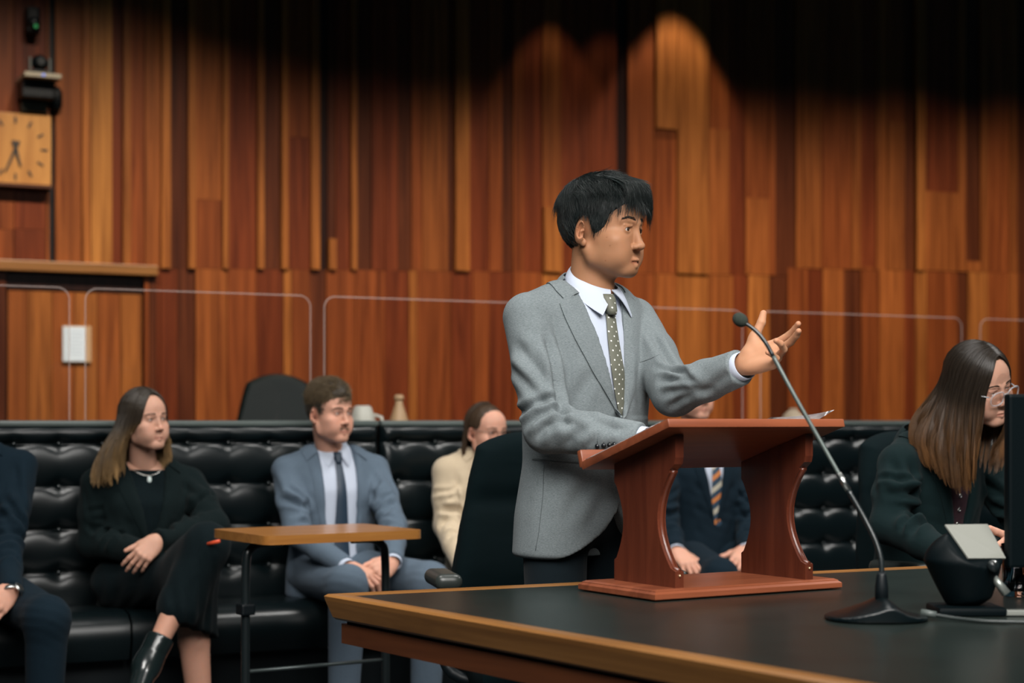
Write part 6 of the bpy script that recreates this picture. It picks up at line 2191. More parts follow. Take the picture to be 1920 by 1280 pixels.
# moustache
rgm = np.random.default_rng(8)
Pm = []
for k in range(130):
    x = (rgm.random() - 0.5) * 0.044; z = -0.041 - abs(x) * 0.22 + (rgm.random() - 0.5) * 0.006
    h_ = Tb.ray_cast(Vector((x, -0.2, z)), Vector((0, 1, 0)))
    if h_[0] is None: continue
    p_ = np.array(h_[0]); d_ = norm((np.sign(x) * 0.5, 0.0, -0.9))
    Pm.append(np.stack([p_ + d_ * 0.006 * t + np.array((0, -0.0012 * math.sin(math.pi * t) - 0.0006, 0)) for t in (0, 0.33, 0.66, 1)]))
Pm = np.array(Pm)
strands_mesh('moustache', xfb(Pm.reshape(-1, 3)).reshape(Pm.shape), np.full(len(Pm), 0.0005), np.ones(Pm.shape[:2]), np.full(len(Pm), 1.3), M_BROW, bd_b)

# ---- woman in black on the left
WL_ = Frame(-1.315, 6.10, 26)
wl = empty('person', tuple(WL_.o), WL_.yaw)
tag(wl, 'seated person in a black blazer and skirt with crossed legs and a pendant necklace', 'person', 'people seated on the benches')
M_BLK1 = fabric('black_wool', (0.0016, 0.0052, 0.0058), (0.0042, 0.0095, 0.0100), 500, (1, 1, 2), 0.92, 0.2, 0.02)
M_BLK2 = fabric('black_knit', (0.0008, 0.0040, 0.0055), (0.0022, 0.0070, 0.0085), 260, (1, 1, 0.05), 0.9, 0.5, 0.02)
hz, sz = 0.555, 0.900
a_w = [(np.array((-0.165, 0.01, sz)), WL_.px(172, 1020, 6.02), WL_.px(318, 1040, 5.80)), (np.array((0.165, 0.01, sz)), WL_.px(402, 985, 6.02), WL_.px(296, 1012, 5.78))]
jw, jwt, sec_w = torso(WL_, wl, M_BLK1, hz, sz, 0.168, a_w, v=(0.66, 0.070), name='blazer', seed=51, hem=0.11, waist=1.0, chest=1.08, rs=(0.056, 0.050, 0.046, 0.038))
ztw = sec_w[-1][0]
lapels(jwt, M_BLK1, jw, 0.66, ztw, 0.068, 0.055)
blw, blwt = inner(wl, M_BLK2, [(r[0], r[1], r[2], r[3], r[4], r[5]) for r in sec_w if r[0] < ztw - 0.005], 'top', 0.55, neckpost=False)
# crossed legs under a long skirt
kL, kR = WL_.px(388, 1022, 5.64), WL_.px(352, 1075, 5.74)
aL, aR = WL_.px(296, 1206, 5.50), np.array((WL_.px(378, 1200, 5.72)[0], WL_.px(378, 1200, 5.72)[1], 0.10))
pts = np.array([kL, kR, aL, aR, (0, 0, hz)])
Fk = Field(pts.min(0) - 0.16, np.maximum(pts.max(0) + 0.12, (0.2, 0.14, hz + 0.1)), 0.009)
Fk.ell((0, -0.01, hz), (0.185, 0.14, 0.105), 0)
Fk.cap((0.085, -0.04, hz + 0.01), kL, 0.092, 0.070, 0.05)
Fk.cap((-0.085, -0.04, hz - 0.01), kR, 0.092, 0.074, 0.05)
hemL = kL * 0.34 + aL * 0.66 + np.array((0.020, 0.02, 0.0))
Fk.cap(kL, hemL, 0.070, 0.076, 0.04)
hemR = np.array((kR[0] + 0.035, kR[1] + 0.02, kR[2] - 0.25))
Fk.cap(kR, hemR, 0.076, 0.082, 0.05)
Fk.cap(kL * 0.4 + kR * 0.6, (hemL + hemR) / 2, 0.078, 0.078, 0.05)
def hemc(x, y, z):
    d = norm(aL - kL)
    return -((x - hemL[0]) * d[0] * 0.6 + (y - hemL[1]) * d[1] * 0.4 + (z - (hemL[2] - 0.050)) * -0.85)
Fk.fn(lambda x, y, z: np.maximum(hemc(x, y, z), z - hemL[2] - 0.03), np.minimum(hemL, hemR) - 0.16, np.maximum(hemL, hemR) + 0.16, 0.006, sub=True)
V, Q = Fk.mesh(2)
N = vnormals(V, Q)
V = V + N * (0.0035 * np.sin(V[:, 0] * 150 + 3 * wobble(V, 77, 9.0)) * np.clip((0.62 - V[:, 2]) / 0.1, 0.2, 1))[:, None].astype(np.float32)
link('skirt', np_mesh('skirt', V, Q), M_BLK2, wl)
# bare shins, boots
Fg = Field(pts.min(0) - 0.10, pts.max(0) + 0.06, 0.006)
Fg.chain([kL * 0.6 + aL * 0.4, kL * 0.35 + aL * 0.65 , aL], [0.045, 0.040, 0.031], 0.01)
Fg.chain([kR, kR * 0.55 + aR * 0.45, aR], [0.055, 0.052, 0.036], 0.01)
Vg, Qg = Fg.mesh(1)
sh_skin = (Vg, Qg, smooth_tint(len(Vg), (0.96, 0.90, 0.88)))
M_BOOT = plain('black_boot', (0.007, 0.012, 0.012), 0.22, 0.0, 0.6)
def boot(root, a, leg, toe, h=0.006):
    a = np.asarray(a); u = norm(-np.asarray(leg)); t = norm(toe)
    Fo = Field(a - 0.20, a + 0.20, h)
    top = a + u * 0.055
    heel = a - u * 0.055
    Fo.cap(top, heel, 0.045, 0.043, 0.01)
    Fo.cap(heel + u * 0.004, heel + t * 0.135 - u * 0.008, 0.040, 0.034, 0.03)
    Fo.cap(heel - u * 0.03, heel - u * 0.05, 0.030, 0.028, 0.015)
    c = top
    def f(x, y, z):
        return -((x - c[0]) * u[0] + (y - c[1]) * u[1] + (z - c[2]) * u[2])
    Fo.fn(f, top - 0.07, top + 0.07, 0.003, sub=True)
    V, Q = Fo.mesh(1); N = vnormals(V, Q)
    V = wrinkle(V, N, a, 0.05, 0.0018, 60, u, 90)
    return link('boot', np_mesh('boot', V, Q), M_BOOT, root)
boot(wl, aL + norm(aL - kL) * 0.03, aL - kL, norm(aL - kL) * 0.55 + np.array((-0.15, -0.75, -0.1)))
boot(wl, aR + np.array((0, 0, 0.02)), (0, 0, -1), (0.1, -1, 0))
hdw, xfw, Rw, Tw = make_head(wl, WL_.loc(W(270, 794, 6.03)), 49 - 26, 0, -3, 0.880, (0, 0.012, sz + 0.030), neck_r=0.054, jaw=0.95, cheek=0.97, nose=0.92, brow=0.7, female=True, blush=0.3, lips=0.95, lid=0.0036)
hwL = hand_mesh(0.003, WL_.px(248, 1058, 5.72) - a_w[1][2], None, (0.15, -0.75, 0.55), a_w[1][2] + norm(a_w[1][2] - a_w[1][1]) * 0.0, [(25, 18, 10), (32, 20, 10), (36, 22, 10), (38, 22, 10)], thumb_pose=(0.45, 0.15, 0.1, 0.0), right=False, fore=0.05, scale=0.86, elbow=a_w[1][1])
hwR = hand_mesh(0.0032, WL_.px(392, 1006, 5.74) - a_w[0][2], None, (0.1, -0.3, 0.9), a_w[0][2], [(20, 30, 18), (24, 32, 18), (26, 34, 18), (28, 34, 18)], thumb_pose=(0.4, 0.2, 0.2, 0.1), right=True, fore=0.04, scale=0.9, elbow=a_w[0][1])
# chest below the neck
Fc2 = Field((-0.12, -0.13, ztw - 0.16), (0.12, 0.10, ztw + 0.03), 0.006)
Fc2.loft([(r[0], r[1], r[2], max(r[3] - 0.014, 0.02), r[4] - 0.013, r[5] - 0.014) for r in sec_w], 0, 2.25)
Vc, Qc = Fc2.mesh(1)
bd_w = add_skin(wl, SKIN_B, [hdw, hwL, hwR, sh_skin, (Vc, Qc, smooth_tint(len(Vc)))], via=[[(0, 0.0, sz), a_[0], a_[1], a_[2]] for a_ in [a_w[1], a_w[0]]] + [[(0, 0, 0.85), (0, 0, 0.6), kL], [(0, 0, ztw)]])
eyes(bd_w, xfw, Rw, 0.880, (0.3, -1, 0.02), iris=(0.06, 0.05, 0.035))
M_HAIRL = hair_mat('brown_blonde_hair', (0.032, 0.023, 0.015), (0.36, 0.215, 0.090), 0.42, 0.4)
brows(bd_w, Tw, xfw, M_BROW, 60, 0.0007, 0.003, 0.038, 6, 0.8)
hlw = lambda y: np.interp(y, [-0.13, -0.09, -0.07, -0.05, -0.035, -0.02, 0.0, 0.03, 0.06, 0.12], [0.115, 0.112, 0.085, 0.05, 0.03, 0.02, -0.01, -0.05, -0.075, -0.08])
hcw = hair_cap(wl, xfw, M_HAIRL, hlw)
P, tc, br = long_hair(wl, xfw, M_HAIRL, [(-1, [(44, 0.03, 0.0, -0.04, 0.0), (60, 0.10, 0.0, -0.065, 0.0), (80, 0.22, 0.02, -0.035, -0.030), (95, 0.26, 0.080, 0.0, -0.045), (115, 0.26, 0.085, 0.01, -0.040), (140, 0.25, 0.03, 0.0, -0.02), (178, 0.24, 0.01, -0.01, 0.0)]),
                                        (1, [(46, 0.07, 0.006, -0.02, 0.0), (66, 0.16, 0.012, -0.02, 0.010), (90, 0.23, 0.03, 0.000, 0.035), (125, 0.24, 0.03, 0.02, 0.02), (178, 0.24, 0.01, -0.01, 0.0)])], n=1900, seed=14, part_x=0.006, rad=0.0012, R=Rw, curl=-0.02)
# tuck the near side behind the ear
strands_mesh('strands', xfw(P.reshape(-1, 3)).reshape(P.shape), np.full(len(P), 0.0012), tc, br, M_HAIRL, hcw, 0.3)
# necklace with a pale pendant
M_SILV = plain('silver', (0.8, 0.8, 0.76), 0.2, 1.0)
nk = []
ctree = bvh(Vc, Qc)
for k in range(21):
    a = math.radians(-62 + 124 * k / 20)
    q = Vector((0.075 * math.sin(a), -0.2, ztw - 0.028 - 0.030 * math.cos(a) ** 3))
    h_ = blwt.ray_cast(q, Vector((0, 1, 0)))
    nk.append((h_[0] + h_[1] * 0.003) if h_[0] else Vector((q.x, -0.05, q.z)))
ncl = MB().tube(nk, 0.0012, 6).build('necklace', M_SILV, wl, True)
MB().sphere(nk[10] + Vector((0, -0.008, -0.014)), (0.008, 0.004, 0.012), 14).build('pendant', plain('pendant_white', (0.75, 0.85, 0.82), 0.15), ncl, True)
MB().sphere(tuple(xfw(np.array([[-0.080, 0.0, -0.026]]))[0]), 0.0045, 10).build('earring', plain('brass_ear', (0.35, 0.2, 0.1), 0.3, 0.8), wl, True)
# pen in her hand
pn = MB().tube([tuple(W(384, 1021, 5.575)), tuple(W(411, 1014, 5.53))], 0.006, 10).build('pen', plain('orange_plastic', (0.62, 0.08, 0.03), 0.35), None, True)
tag(pn, 'short orange-red pen held at the crossed knee of the person in black', 'pen')

# ---- person at the left edge of the picture
LP = Frame(-1.86, 5.80, 26)
lp = empty('person', tuple(LP.o), LP.yaw)
tag(lp, 'seated person in a dark navy suit and steel watch at the left edge', 'person', 'people seated on the benches')
M_NAVY = fabric('navy_wool', (0.0025, 0.0085, 0.0145), (0.0060, 0.0155, 0.0240), 500, (1, 1, 2), 0.9, 0.2, 0.02)
hz, sz = 0.56, 0.965
a_l = [(np.array((-0.185, 0.0, sz)), np.array((-0.23, -0.06, 0.70)), np.array((-0.15, -0.28, 0.62))), (np.array((0.185, 0.0, sz)), LP.px(12, 1030, 5.68), LP.px(20, 1108, 5.45))]
jl, jlt, sec_l = torso(LP, lp, M_NAVY, hz, sz, 0.188, a_l, v=(0.70, 0.066), name='suit_jacket', seed=71, hem=0.09, h=0.009)
lapels(jlt, M_NAVY, jl, 0.70, sec_l[-1][0], 0.064, 0.052)
ztl = sec_l[-1][0]
shl, shlt = inner(lp, M_SHIRT, sec_l, 'shirt', 0.6, h=0.010)
collar('shirt_collar', (0, 0.008), 0.058, 0.060, ztl + 0.050, 0.013, 0.038, M_SHIRT, shl, f0=3, f1=357, spread=24, tip=0.022, dip=0.062, front=2.0)
kl = [np.array((-0.16, -0.42, 0.50)), LP.px(88, 1160, 5.38)]
al = [np.array((-0.16, -0.40, 0.10)), np.array((kl[1][0] - 0.01, kl[1][1] + 0.01, 0.10))]
legs(lp, [(-0.09, -0.02, hz - 0.01), (0.09, -0.02, hz - 0.01)], kl, al, M_NAVY, (0.088, 0.070, 0.064, 0.052), seat=(0, 0.0, 0.555))
for a_ in al:
    shoe(lp, a_ + np.array((0, 0, 0.01)), (0.05, -1), M_SHOE)
hdl, xfl, Rl, Tl = make_head(lp, (0.0, -0.03, sz + 0.205), 15, 2, 0, 0.905, (0, 0.012, sz + 0.045), neck_r=0.055, h=0.0035)
dl = LP.px(-12, 1140, 5.36)
hl_l = hand_mesh(0.0032, dl - a_l[1][2], None, (0.5, -0.6, 0.5), a_l[1][2] + norm(a_l[1][2] - a_l[1][1]) * 0.0, [(25, 30, 15)] * 4, thumb_pose=(0.45, 0.15, 0.1, 0.0), right=False, fore=0.05, scale=0.95, elbow=a_l[1][1])
hr_l = hand_mesh(0.0035, (0.3, -0.9, -0.2), None, (0, 0, 1), a_l[0][2], [(15, 25, 15)] * 4, right=True, fore=0.05, scale=0.95, elbow=a_l[0][1])
bd_l = add_skin(lp, SKIN_C, [hdl, hl_l, hr_l], via=[[(0, 0.0, sz), a_[0], a_[1], a_[2]] for a_ in [a_l[1], a_l[0]]])
eyes(bd_l, xfl, Rl, 0.905, (0.1, -1, 0))
short_hair(lp, xfl, hair_mat('dark_hair', (0.02, 0.015, 0.011), (0.05, 0.036, 0.026), 0.5, 0.3), 22, top=0.010, n=1200, rad=0.0012)
wd = norm(a_l[1][2] - a_l[1][1])
wc = Vector(a_l[1][2] + wd * 0.012)
cuff('watch_strap', np.array(wc), wd, 0.0345, 0.0335, 0.014, M_STEEL, lp, flat=0.95)
wn = norm(np.array((0.55, -0.75, 0.35)) - wd * (np.array((0.55, -0.75, 0.35)) @ wd))
MB().lathe([(0.018, 0), (0.019, 0.003), (0.0165, 0.008)], n=20, rot=Vector(wn).to_track_quat('Z', 'Y').to_matrix()).build('watch_case', M_STEEL, lp, loc=wc + Vector(wd) * 0.007 + Vector(wn) * 0.031)

# ---- woman in the beige jacket behind the chair
GB = Frame(-0.10, 6.72, 24)
gb = empty('person', tuple(GB.o), GB.yaw)
tag(gb, 'seated person in a beige jacket, half hidden by the black armchair', 'person', 'people seated on the benches')
M_BEIGE = fabric('beige_wool', (0.44, 0.345, 0.235), (0.55, 0.45, 0.32), 500, (1, 1, 2), 0.9, 0.2, 0.2)
hz, sz = 0.555, 0.925
a_g = [(np.array((-0.165, 0.01, sz)), GB.px(838, 985, 6.62), GB.px(868, 1062, 6.40)), (np.array((0.165, 0.01, sz)), np.array((0.22, -0.04, 0.68)), np.array((0.10, -0.25, 0.62)))]
jg_, jgt, sec_g = torso(GB, gb, M_BEIGE, hz, sz, 0.168, a_g, v=(0.68, 0.062), name='jacket', seed=91, hem=0.09)
lapels(jgt, M_BEIGE, jg_, 0.68, sec_g[-1][0], 0.060, 0.05)
inner(gb, M_SHIRT, sec_g, 'blouse', 0.6, h=0.010)
kg = [np.array((-0.10, -0.42, 0.52)), np.array((0.10, -0.42, 0.52))]
ag = [np.array((-0.10, -0.40, 0.10)), np.array((0.10, -0.40, 0.10))]
legs(gb, [(-0.085, -0.02, hz), (0.085, -0.02, hz)], kg, ag, fabric('taupe', (0.10, 0.085, 0.06), (0.14, 0.12, 0.09), 500), (0.088, 0.066, 0.06, 0.045), seat=(0, 0, 0.555))
for a_ in ag:
    shoe(gb, a_ + np.array((0, 0, 0.01)), (0.05, -1), M_SHOE)
hdg, xfg, Rg, Tg = make_head(gb, GB.loc(W(911, 815, 6.66)), 38 - 24, 6, 0, 0.875, (0, 0.012, sz + 0.035), neck_r=0.050, female=True, nose=0.9, brow=0.7, h=0.003)
hg1 = hand_mesh(0.0035, (0.5, -0.6, -0.5), None, (-0.2, -0.6, 0.7), a_g[0][2], [(20, 30, 15)] * 4, right=True, fore=0.05, scale=0.88, elbow=a_g[0][1])
hg2 = hand_mesh(0.0035, (-0.5, -0.6, -0.4), None, (0.2, -0.5, 0.8), a_g[1][2], [(20, 30, 15)] * 4, right=False, fore=0.05, scale=0.88, elbow=a_g[1][1])
bd_g = add_skin(gb, SKIN_C, [hdg, hg1, hg2], via=[[(0, 0.0, sz), a_[0], a_[1], a_[2]] for a_ in a_g])
eyes(bd_g, xfg, Rg, 0.875, (0.2, -1, -0.1))
M_HAIRG = hair_mat('mid_brown_hair', (0.055, 0.032, 0.018), (0.13, 0.075, 0.035), 0.45, 0.4)
hlg = lambda y: np.interp(y, [-0.13, -0.09, -0.07, -0.045, -0.03, -0.01, 0.02, 0.04, 0.07, 0.12], [0.092, 0.090, 0.074, 0.046, 0.025, 0.030, 0.035, -0.02, -0.055, -0.06])
hcg = hair_cap(gb, xfg, M_HAIRG, hlg, 0.005)
P, tc, br = long_hair(gb, xfg, M_HAIRG, [(-1, [(105, 0.20, 0.01, 0.0, 0.0), (140, 0.21, 0.0, -0.01, 0.0), (178, 0.21, 0.0, -0.01, 0.0)]), (1, [(120, 0.20, 0.01, 0.0, 0.0), (178, 0.21, 0.0, -0.01, 0.0)])], n=700, seed=24, rad=0.0012, thick=0.012)
strands_mesh('strands', xfg(P.reshape(-1, 3)).reshape(P.shape), np.full(len(P), 0.0013), tc * 0.6, br, M_HAIRG, hcg, 0.3)
brows(bd_g, Tg, xfg, M_BROW, 50, 0.0008, 0.003, 0.038, 7, 0.8)
def spectacles(root, xf_, mat, lens_mat, hw_=0.024, hh=0.019, th=0.0016, yf=-0.103, zc=0.014, temple=True, sq=2.6, name='glasses', temple_mat=None):
    g = None
    first = None
    for s in (-1, 1):
        pts_ = []
        for k in range(28):
            a = 2 * math.pi * k / 28
            cx_, sz_ = math.cos(a), math.sin(a)
            x = hw_ * np.sign(cx_) * abs(cx_) ** (2 / sq); z = hh * np.sign(sz_) * abs(sz_) ** (2 / sq) * (1.0 if sz_ < 0 else 0.92)
            pts_.append((s * 0.0335 + x, yf + 0.35 * max(0, abs(s * 0.0335 + x) - 0.02) ** 1.3 - 0.12 * (z - 0), zc + z))
        W_ = xf_(np.array(pts_))
        o = MB().tube([tuple(p) for p in W_], th, 8, closed=True).build('rim' if first else name, mat, first or root, True)
        first = first or o
        bm = bmesh.new(); bm.faces.new([bm.verts.new(tuple(p)) for p in W_])
        bmesh.ops.solidify(bm, geom=bm.faces[:], thickness=0.0012)
        me = bpy.data.meshes.new('lens'); bm.to_mesh(me); bm.free()
        link('lens', me, lens_mat, first)
        if temple:
            T_ = xf_(np.array([(s * 0.058, yf + 0.012, zc + 0.008), (s * 0.072, -0.06, zc + 0.008), (s * 0.081, 0.0, zc + 0.010), (s * 0.082, 0.022, zc - 0.01)]))
            MB().tube([tuple(p) for p in T_], th * 0.9, 8).build('temple', temple_mat or mat, first, True)
    B_ = xf_(np.array([(-0.0105, yf - 0.001, zc + 0.006), (0, yf - 0.004, zc + 0.009), (0.0105, yf - 0.001, zc + 0.006)]))
    MB().tube([tuple(p) for p in B_], th * 1.1, 8).build('bridge', mat, first, True)
    return first
M_LENS = m_gl2
spectacles(gb, xfg, plain('thin_metal_rim', (0.12, 0.09, 0.07), 0.3, 0.7), M_LENS, th=0.0012)

# ---- man with the striped tie behind the lectern
ST_ = Frame(0.80, 7.16, 22)
sm = empty('person', tuple(ST_.o), ST_.yaw)
tag(sm, 'seated person in a navy suit and striped orange tie seen through the lectern', 'person', 'people seated on the benches')
hz, sz = 0.56, 0.990
a_s = [(np.array((-0.185, 0.01, sz)), ST_.px(1250, 985, 6.98), ST_.px(1268, 1032, 6.80)), (np.array((0.185, 0.01, sz)), ST_.px(1402, 985, 7.10), ST_.px(1400, 1030, 6.92))]
M_NAVY2 = fabric('navy_wool_dark', (0.0022, 0.0075, 0.0130), (0.0055, 0.0140, 0.0220), 500, (1, 1, 2), 0.9, 0.2, 0.02)
js, jst, sec_s = torso(ST_, sm, M_NAVY2, hz, sz, 0.188, a_s, v=(0.70, 0.068), name='suit_jacket', seed=111, hem=0.09)
lapels(jst, M_NAVY2, js, 0.70, sec_s[-1][0], 0.066, 0.055)
shs, shst = inner(sm, M_SHIRT, sec_s, 'shirt', 0.6)
zts = sec_s[-1][0]
collar('shirt_collar', (0, 0.008), 0.058, 0.060, zts + 0.050, 0.013, 0.038, M_SHIRT, shs, f0=3, f1=357, spread=24, tip=0.022, dip=0.062, front=2.0)
def striped(name):
    m, nt, b = new_mat(name)
    tc = nd(nt, 'ShaderNodeTexCoord'); sp = nd(nt, 'ShaderNodeSeparateXYZ'); lk(nt, tc.outputs['Object'], sp.inputs[0])
    ad = nd(nt, 'ShaderNodeMath', operation='MULTIPLY_ADD'); ad.inputs[1].default_value = -0.75
    lk(nt, sp.outputs[0], ad.inputs[0]); lk(nt, sp.outputs[2], ad.inputs[2])
    mu = nd(nt, 'ShaderNodeMath', operation='MULTIPLY'); mu.inputs[1].default_value = 10.5; lk(nt, ad.outputs[0], mu.inputs[0])
    fr_ = nd(nt, 'ShaderNodeMath', operation='FRACT'); lk(nt, mu.outputs[0], fr_.inputs[0])
    r = nd(nt, 'ShaderNodeValToRGB'); cr = r.color_ramp; cr.interpolation = 'CONSTANT'
    cols = [(0.0, (0.02, 0.045, 0.075)), (0.28, (0.50, 0.17, 0.045)), (0.50, (0.02, 0.045, 0.075)), (0.75, (0.42, 0.38, 0.30))]
    cr.elements[0].position = 0; cr.elements[0].color = rgba(cols[0][1])
    cr.elements[1].position = cols[1][0]; cr.elements[1].color = rgba(cols[1][1])
    for p_, c_ in cols[2:]:
        e = cr.elements.new(p_); e.color = rgba(c_)
    lk(nt, fr_.outputs[0], r.inputs[0]); lk(nt, r.outputs[0], b.inputs['Base Color']); b.inputs['Roughness'].default_value = 0.5
    return m
tie_on(shst, striped('striped_tie'), sm, zts - 0.002, 0.68, 0.013, 0.036, sh=0.03)
for S, E, Wr in a_s:
    cuff('shirt_cuff', Wr - norm(Wr - E) * 0.012, Wr - E, 0.034, 0.033, 0.020, M_SHIRT, shs, flat=0.95)
ks = [np.array((-0.15, -0.42, 0.51)), np.array((0.16, -0.42, 0.51))]
as_ = [np.array((-0.15, -0.40, 0.10)), np.array((0.16, -0.40, 0.10))]
legs(sm, [(-0.09, -0.02, hz - 0.01), (0.09, -0.02, hz - 0.01)], ks, as_, M_NAVY2, (0.088, 0.070, 0.064, 0.052), seat=(0, 0, 0.555))
for a_ in as_:
    shoe(sm, a_ + np.array((0, 0, 0.01)), (0.05, -1), M_SHOE)
hds, xfs, Rs, Ts = make_head(sm, ST_.loc(W(1298, 744, 7.12)), 30 - 22, 2, 0, 0.905, (0, 0.012, sz + 0.045), neck_r=0.055, h=0.003)
hs1 = hand_mesh(0.0032, ST_.px(1300, 1064, 6.72) - a_s[0][2], None, (-0.1, -0.35, 0.9), a_s[0][2], [(18, 30, 15), (20, 30, 15), (22, 32, 15), (24, 32, 15)], right=True, fore=0.05, scale=0.98, elbow=a_s[0][1])
hs2 = hand_mesh(0.0032, ST_.px(1376, 1064, 6.80) - a_s[1][2], None, (0.1, -0.35, 0.9), a_s[1][2], [(18, 30, 15), (20, 30, 15), (22, 32, 15), (24, 32, 15)], right=False, fore=0.05, scale=0.98, elbow=a_s[1][1])
bd_s = add_skin(sm, SKIN_C, [hds, hs1, hs2], via=[[(0, 0.0, sz), a_[0], a_[1], a_[2]] for a_ in a_s])
eyes(bd_s, xfs, Rs, 0.905, (0.1, -1, 0))
short_hair(sm, xfs, hair_mat('short_brown_hair', (0.02, 0.014, 0.01), (0.06, 0.04, 0.026), 0.5, 0.3), 25, top=0.008, n=1000, rad=0.0012)
brows(bd_s, Ts, xfs, M_BROW, 50, 0.0009, 0.003, 0.037, 9, 1.0)

# ---- woman with long hair and glasses at the table
RW = Frame(1.215, 4.90, 34)
rw = empty('person', tuple(RW.o), RW.yaw)
tag(rw, 'seated person with long brown hair, clear glasses and a dark green blazer at the table', 'person')
M_GREEN = fabric('dark_green_wool', (0.0020, 0.0085, 0.0095), (0.0050, 0.0140, 0.0150), 500, (1, 1, 2), 0.9, 0.2, 0.02)
M_BURG = fabric('burgundy_knit', (0.018, 0.006, 0.010), (0.034, 0.012, 0.018), 400, (1, 1, 0.1), 0.9, 0.4, 0.1)
hz, sz = 0.60, 1.000
a_r = [(np.array((-0.170, -0.02, sz)), RW.px(1666, 985, 4.72), RW.px(1800, 1052, 4.46)), (np.array((0.170, -0.02, sz)), np.array((0.23, -0.16, 0.80)), RW.loc(np.array((1.335, 4.42, 0.80))))]
jr, jrt, sec_r = torso(RW, rw, M_GREEN, hz, sz, 0.172, a_r, v=(0.72, 0.072), name='blazer', seed=131, hem=0.07, h=0.0065, lean=0.05, amp=1.3)
ztr = sec_r[-1][0]
lapels(jrt, M_GREEN, jr, 0.72, ztr, 0.070, 0.05)
blr, blrt = inner(rw, M_BURG, [r for r in sec_r if r[0] < ztr - 0.02], 'buttoned_top', 0.62, neckpost=False, h=0.0065)
for k in range(6):
    h_ = blrt.ray_cast(Vector((0.0, -0.5, ztr - 0.055 - 0.040 * k)), Vector((0, 1, 0)))
    if h_[0] is not None:
        q_ = Vector(h_[1]).to_track_quat('Z', 'Y').to_matrix()
        ring = [h_[0] + h_[1] * 0.002 + q_ @ Vector((0.0052 * math.cos(a), 0.0052 * math.sin(a), 0)) for a in np.linspace(0, 2 * math.pi, 13)[:-1]]
        b_ = MB().tube(ring, 0.0014, 6, closed=True).build('snap_button', M_SILV, blr, True)
legs(rw, [(-0.085, -0.02, hz - 0.02), (0.085, -0.02, hz - 0.02)], [(-0.10, -0.43, 0.54), (0.10, -0.43, 0.54)], [(-0.10, -0.40, 0.10), (0.10, -0.40, 0.10)], M_DARKT, (0.086, 0.066, 0.06, 0.046), seat=(0, 0, 0.59))
for s in (-1, 1):
    shoe(rw, (s * 0.10, -0.40, 0.11), (0.05, -1), M_SHOE)
hdr, xfr, Rr_, Tr = make_head(rw, RW.loc(W(1835, 727, 4.75)), 34 - 34, 17, -17, 0.90, (0, -0.012, sz + 0.030), neck_r=0.050, female=True, nose=0.92, brow=0.65, h=0.0018, lid=0.0022, blush=0.2, jaw=0.95)
hr1 = hand_mesh(0.003, RW.loc(np.array((1.27, 4.28, 0.80))) - a_r[0][2], None, (-0.1, -0.3, 0.9), a_r[0][2], [(20, 30, 18)] * 4, right=True, fore=0.05, scale=0.9, elbow=a_r[0][1])
hr2 = hand_mesh(0.003, RW.px(1888, 1012, 4.22) - a_r[1][2], None, (0.2, -0.6, 0.7), a_r[1][2], [(25, 35, 18)] * 4, right=False, fore=0.05, scale=0.9, elbow=a_r[1][1])
Fc3 = Field((-0.12, -0.14, ztr - 0.14), (0.12, 0.10, ztr + 0.03), 0.006)
Fc3.loft([(r[0], r[1], r[2], max(r[3] - 0.014, 0.02), r[4] - 0.013, r[5] - 0.014) for r in sec_r], 0, 2.25)
Vc3, Qc3 = Fc3.mesh(1)
bd_r = add_skin(rw, SKIN_B, [hdr, hr1, hr2, (Vc3, Qc3, smooth_tint(len(Vc3)))], via=[[(0, 0.0, sz), a_[0], a_[1], a_[2]] for a_ in a_r] + [[(0, 0, ztr)]])
eyes(bd_r, xfr, Rr_, 0.90, (0.1, -1, -0.45), iris=(0.05, 0.035, 0.02))
M_HAIRR = hair_mat('long_brown_hair', (0.020, 0.0135, 0.0085), (0.20, 0.092, 0.032), 0.36, 0.5)
brows(bd_r, Tr, xfr, M_BROW, 80, 0.0006, 0.003, 0.038, 10, 0.8)
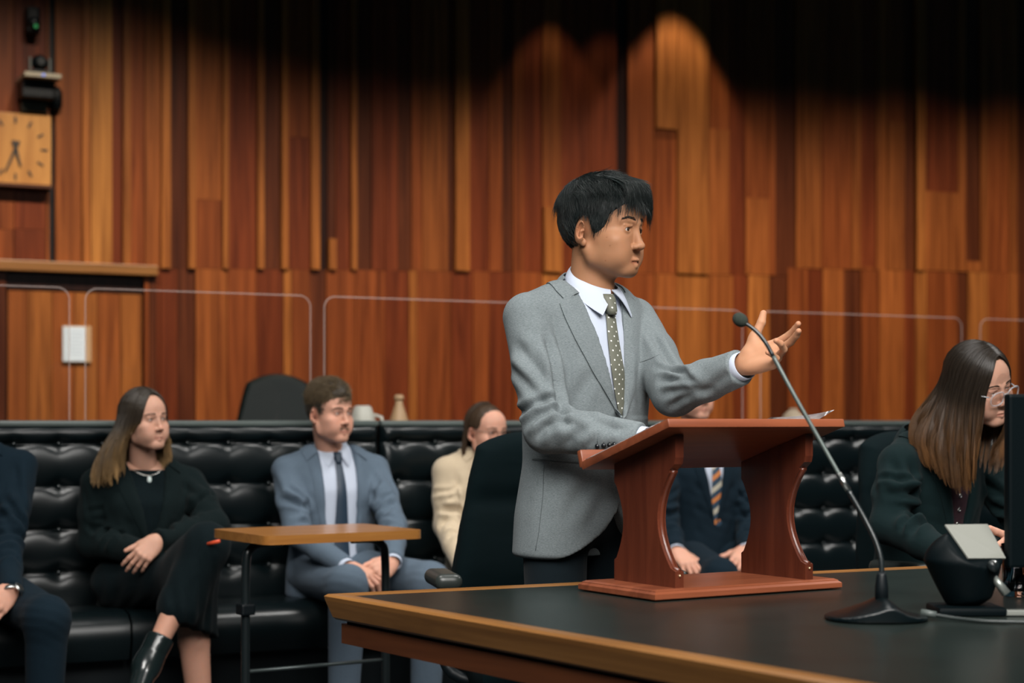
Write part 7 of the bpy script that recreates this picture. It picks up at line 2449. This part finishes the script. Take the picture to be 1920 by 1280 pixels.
hlr = lambda y: np.interp(y, [-0.13, -0.095, -0.07, -0.05, -0.035, -0.02, 0.0, 0.03, 0.06, 0.12], [0.110, 0.106, 0.080, 0.045, 0.015, -0.01, -0.03, -0.06, -0.08, -0.085])
hcr = hair_cap(rw, xfr, M_HAIRR, hlr, 0.007)
P, tc, br = long_hair(rw, xfr, M_HAIRR, [(-1, [(36, 0.20, 0.004, -0.030, 0.0), (50, 0.27, 0.008, -0.010, 0.0), (70, 0.31, 0.014, 0.0, 0.0), (92, 0.31, 0.024, 0.0, -0.01), (115, 0.27, 0.050, 0.0, -0.035), (140, 0.23, 0.075, -0.02, -0.06), (178, 0.22, 0.06, -0.03, -0.03)]),
                                        (1, [(42, 0.24, 0.006, -0.03, 0.0), (75, 0.29, 0.015, 0.0, 0.0), (110, 0.30, 0.03, 0.0, 0.01), (150, 0.26, 0.03, -0.02, 0.02), (178, 0.24, 0.02, -0.03, 0.0)])], n=5600, seed=34, part_x=0.012, thick=0.018, R=Rr_, curl=0.045, wave=0.0095)
strands_mesh('strands', xfr(P.reshape(-1, 3)).reshape(P.shape), np.full(len(P), 0.0008), tc, br, M_HAIRR, hcr, 0.3)
m_cl, ntc, bc = new_mat('clear_frame')
bc.inputs['Base Color'].default_value = (0.85, 0.85, 0.88, 1); bc.inputs['Roughness'].default_value = 0.08
bc.inputs['Transmission Weight'].default_value = 0.75; bc.inputs['IOR'].default_value = 1.45
spectacles(rw, xfr, m_cl, M_LENS, hw_=0.0250, hh=0.0225, th=0.0022, yf=-0.110, zc=0.006, name='glasses')
nk = []
ct3 = bvh(Vc3, Qc3)
for k in range(17):
    a = math.radians(-60 + 120 * k / 16)
    q = Vector((0.07 * math.sin(a), -0.25, ztr - 0.020 - 0.028 * math.cos(a) ** 3))
    h_ = ct3.ray_cast(q, Vector((0, 1, 0)))
    nk.append((h_[0] + h_[1] * 0.002) if h_[0] else Vector((q.x, -0.06, q.z)))
nc2 = MB().tube(nk, 0.0010, 6).build('necklace', M_SILV, rw, True)
MB().sphere(nk[8] + Vector((0, -0.006, -0.008)), 0.005, 12).build('pendant', M_SILV, nc2, True)
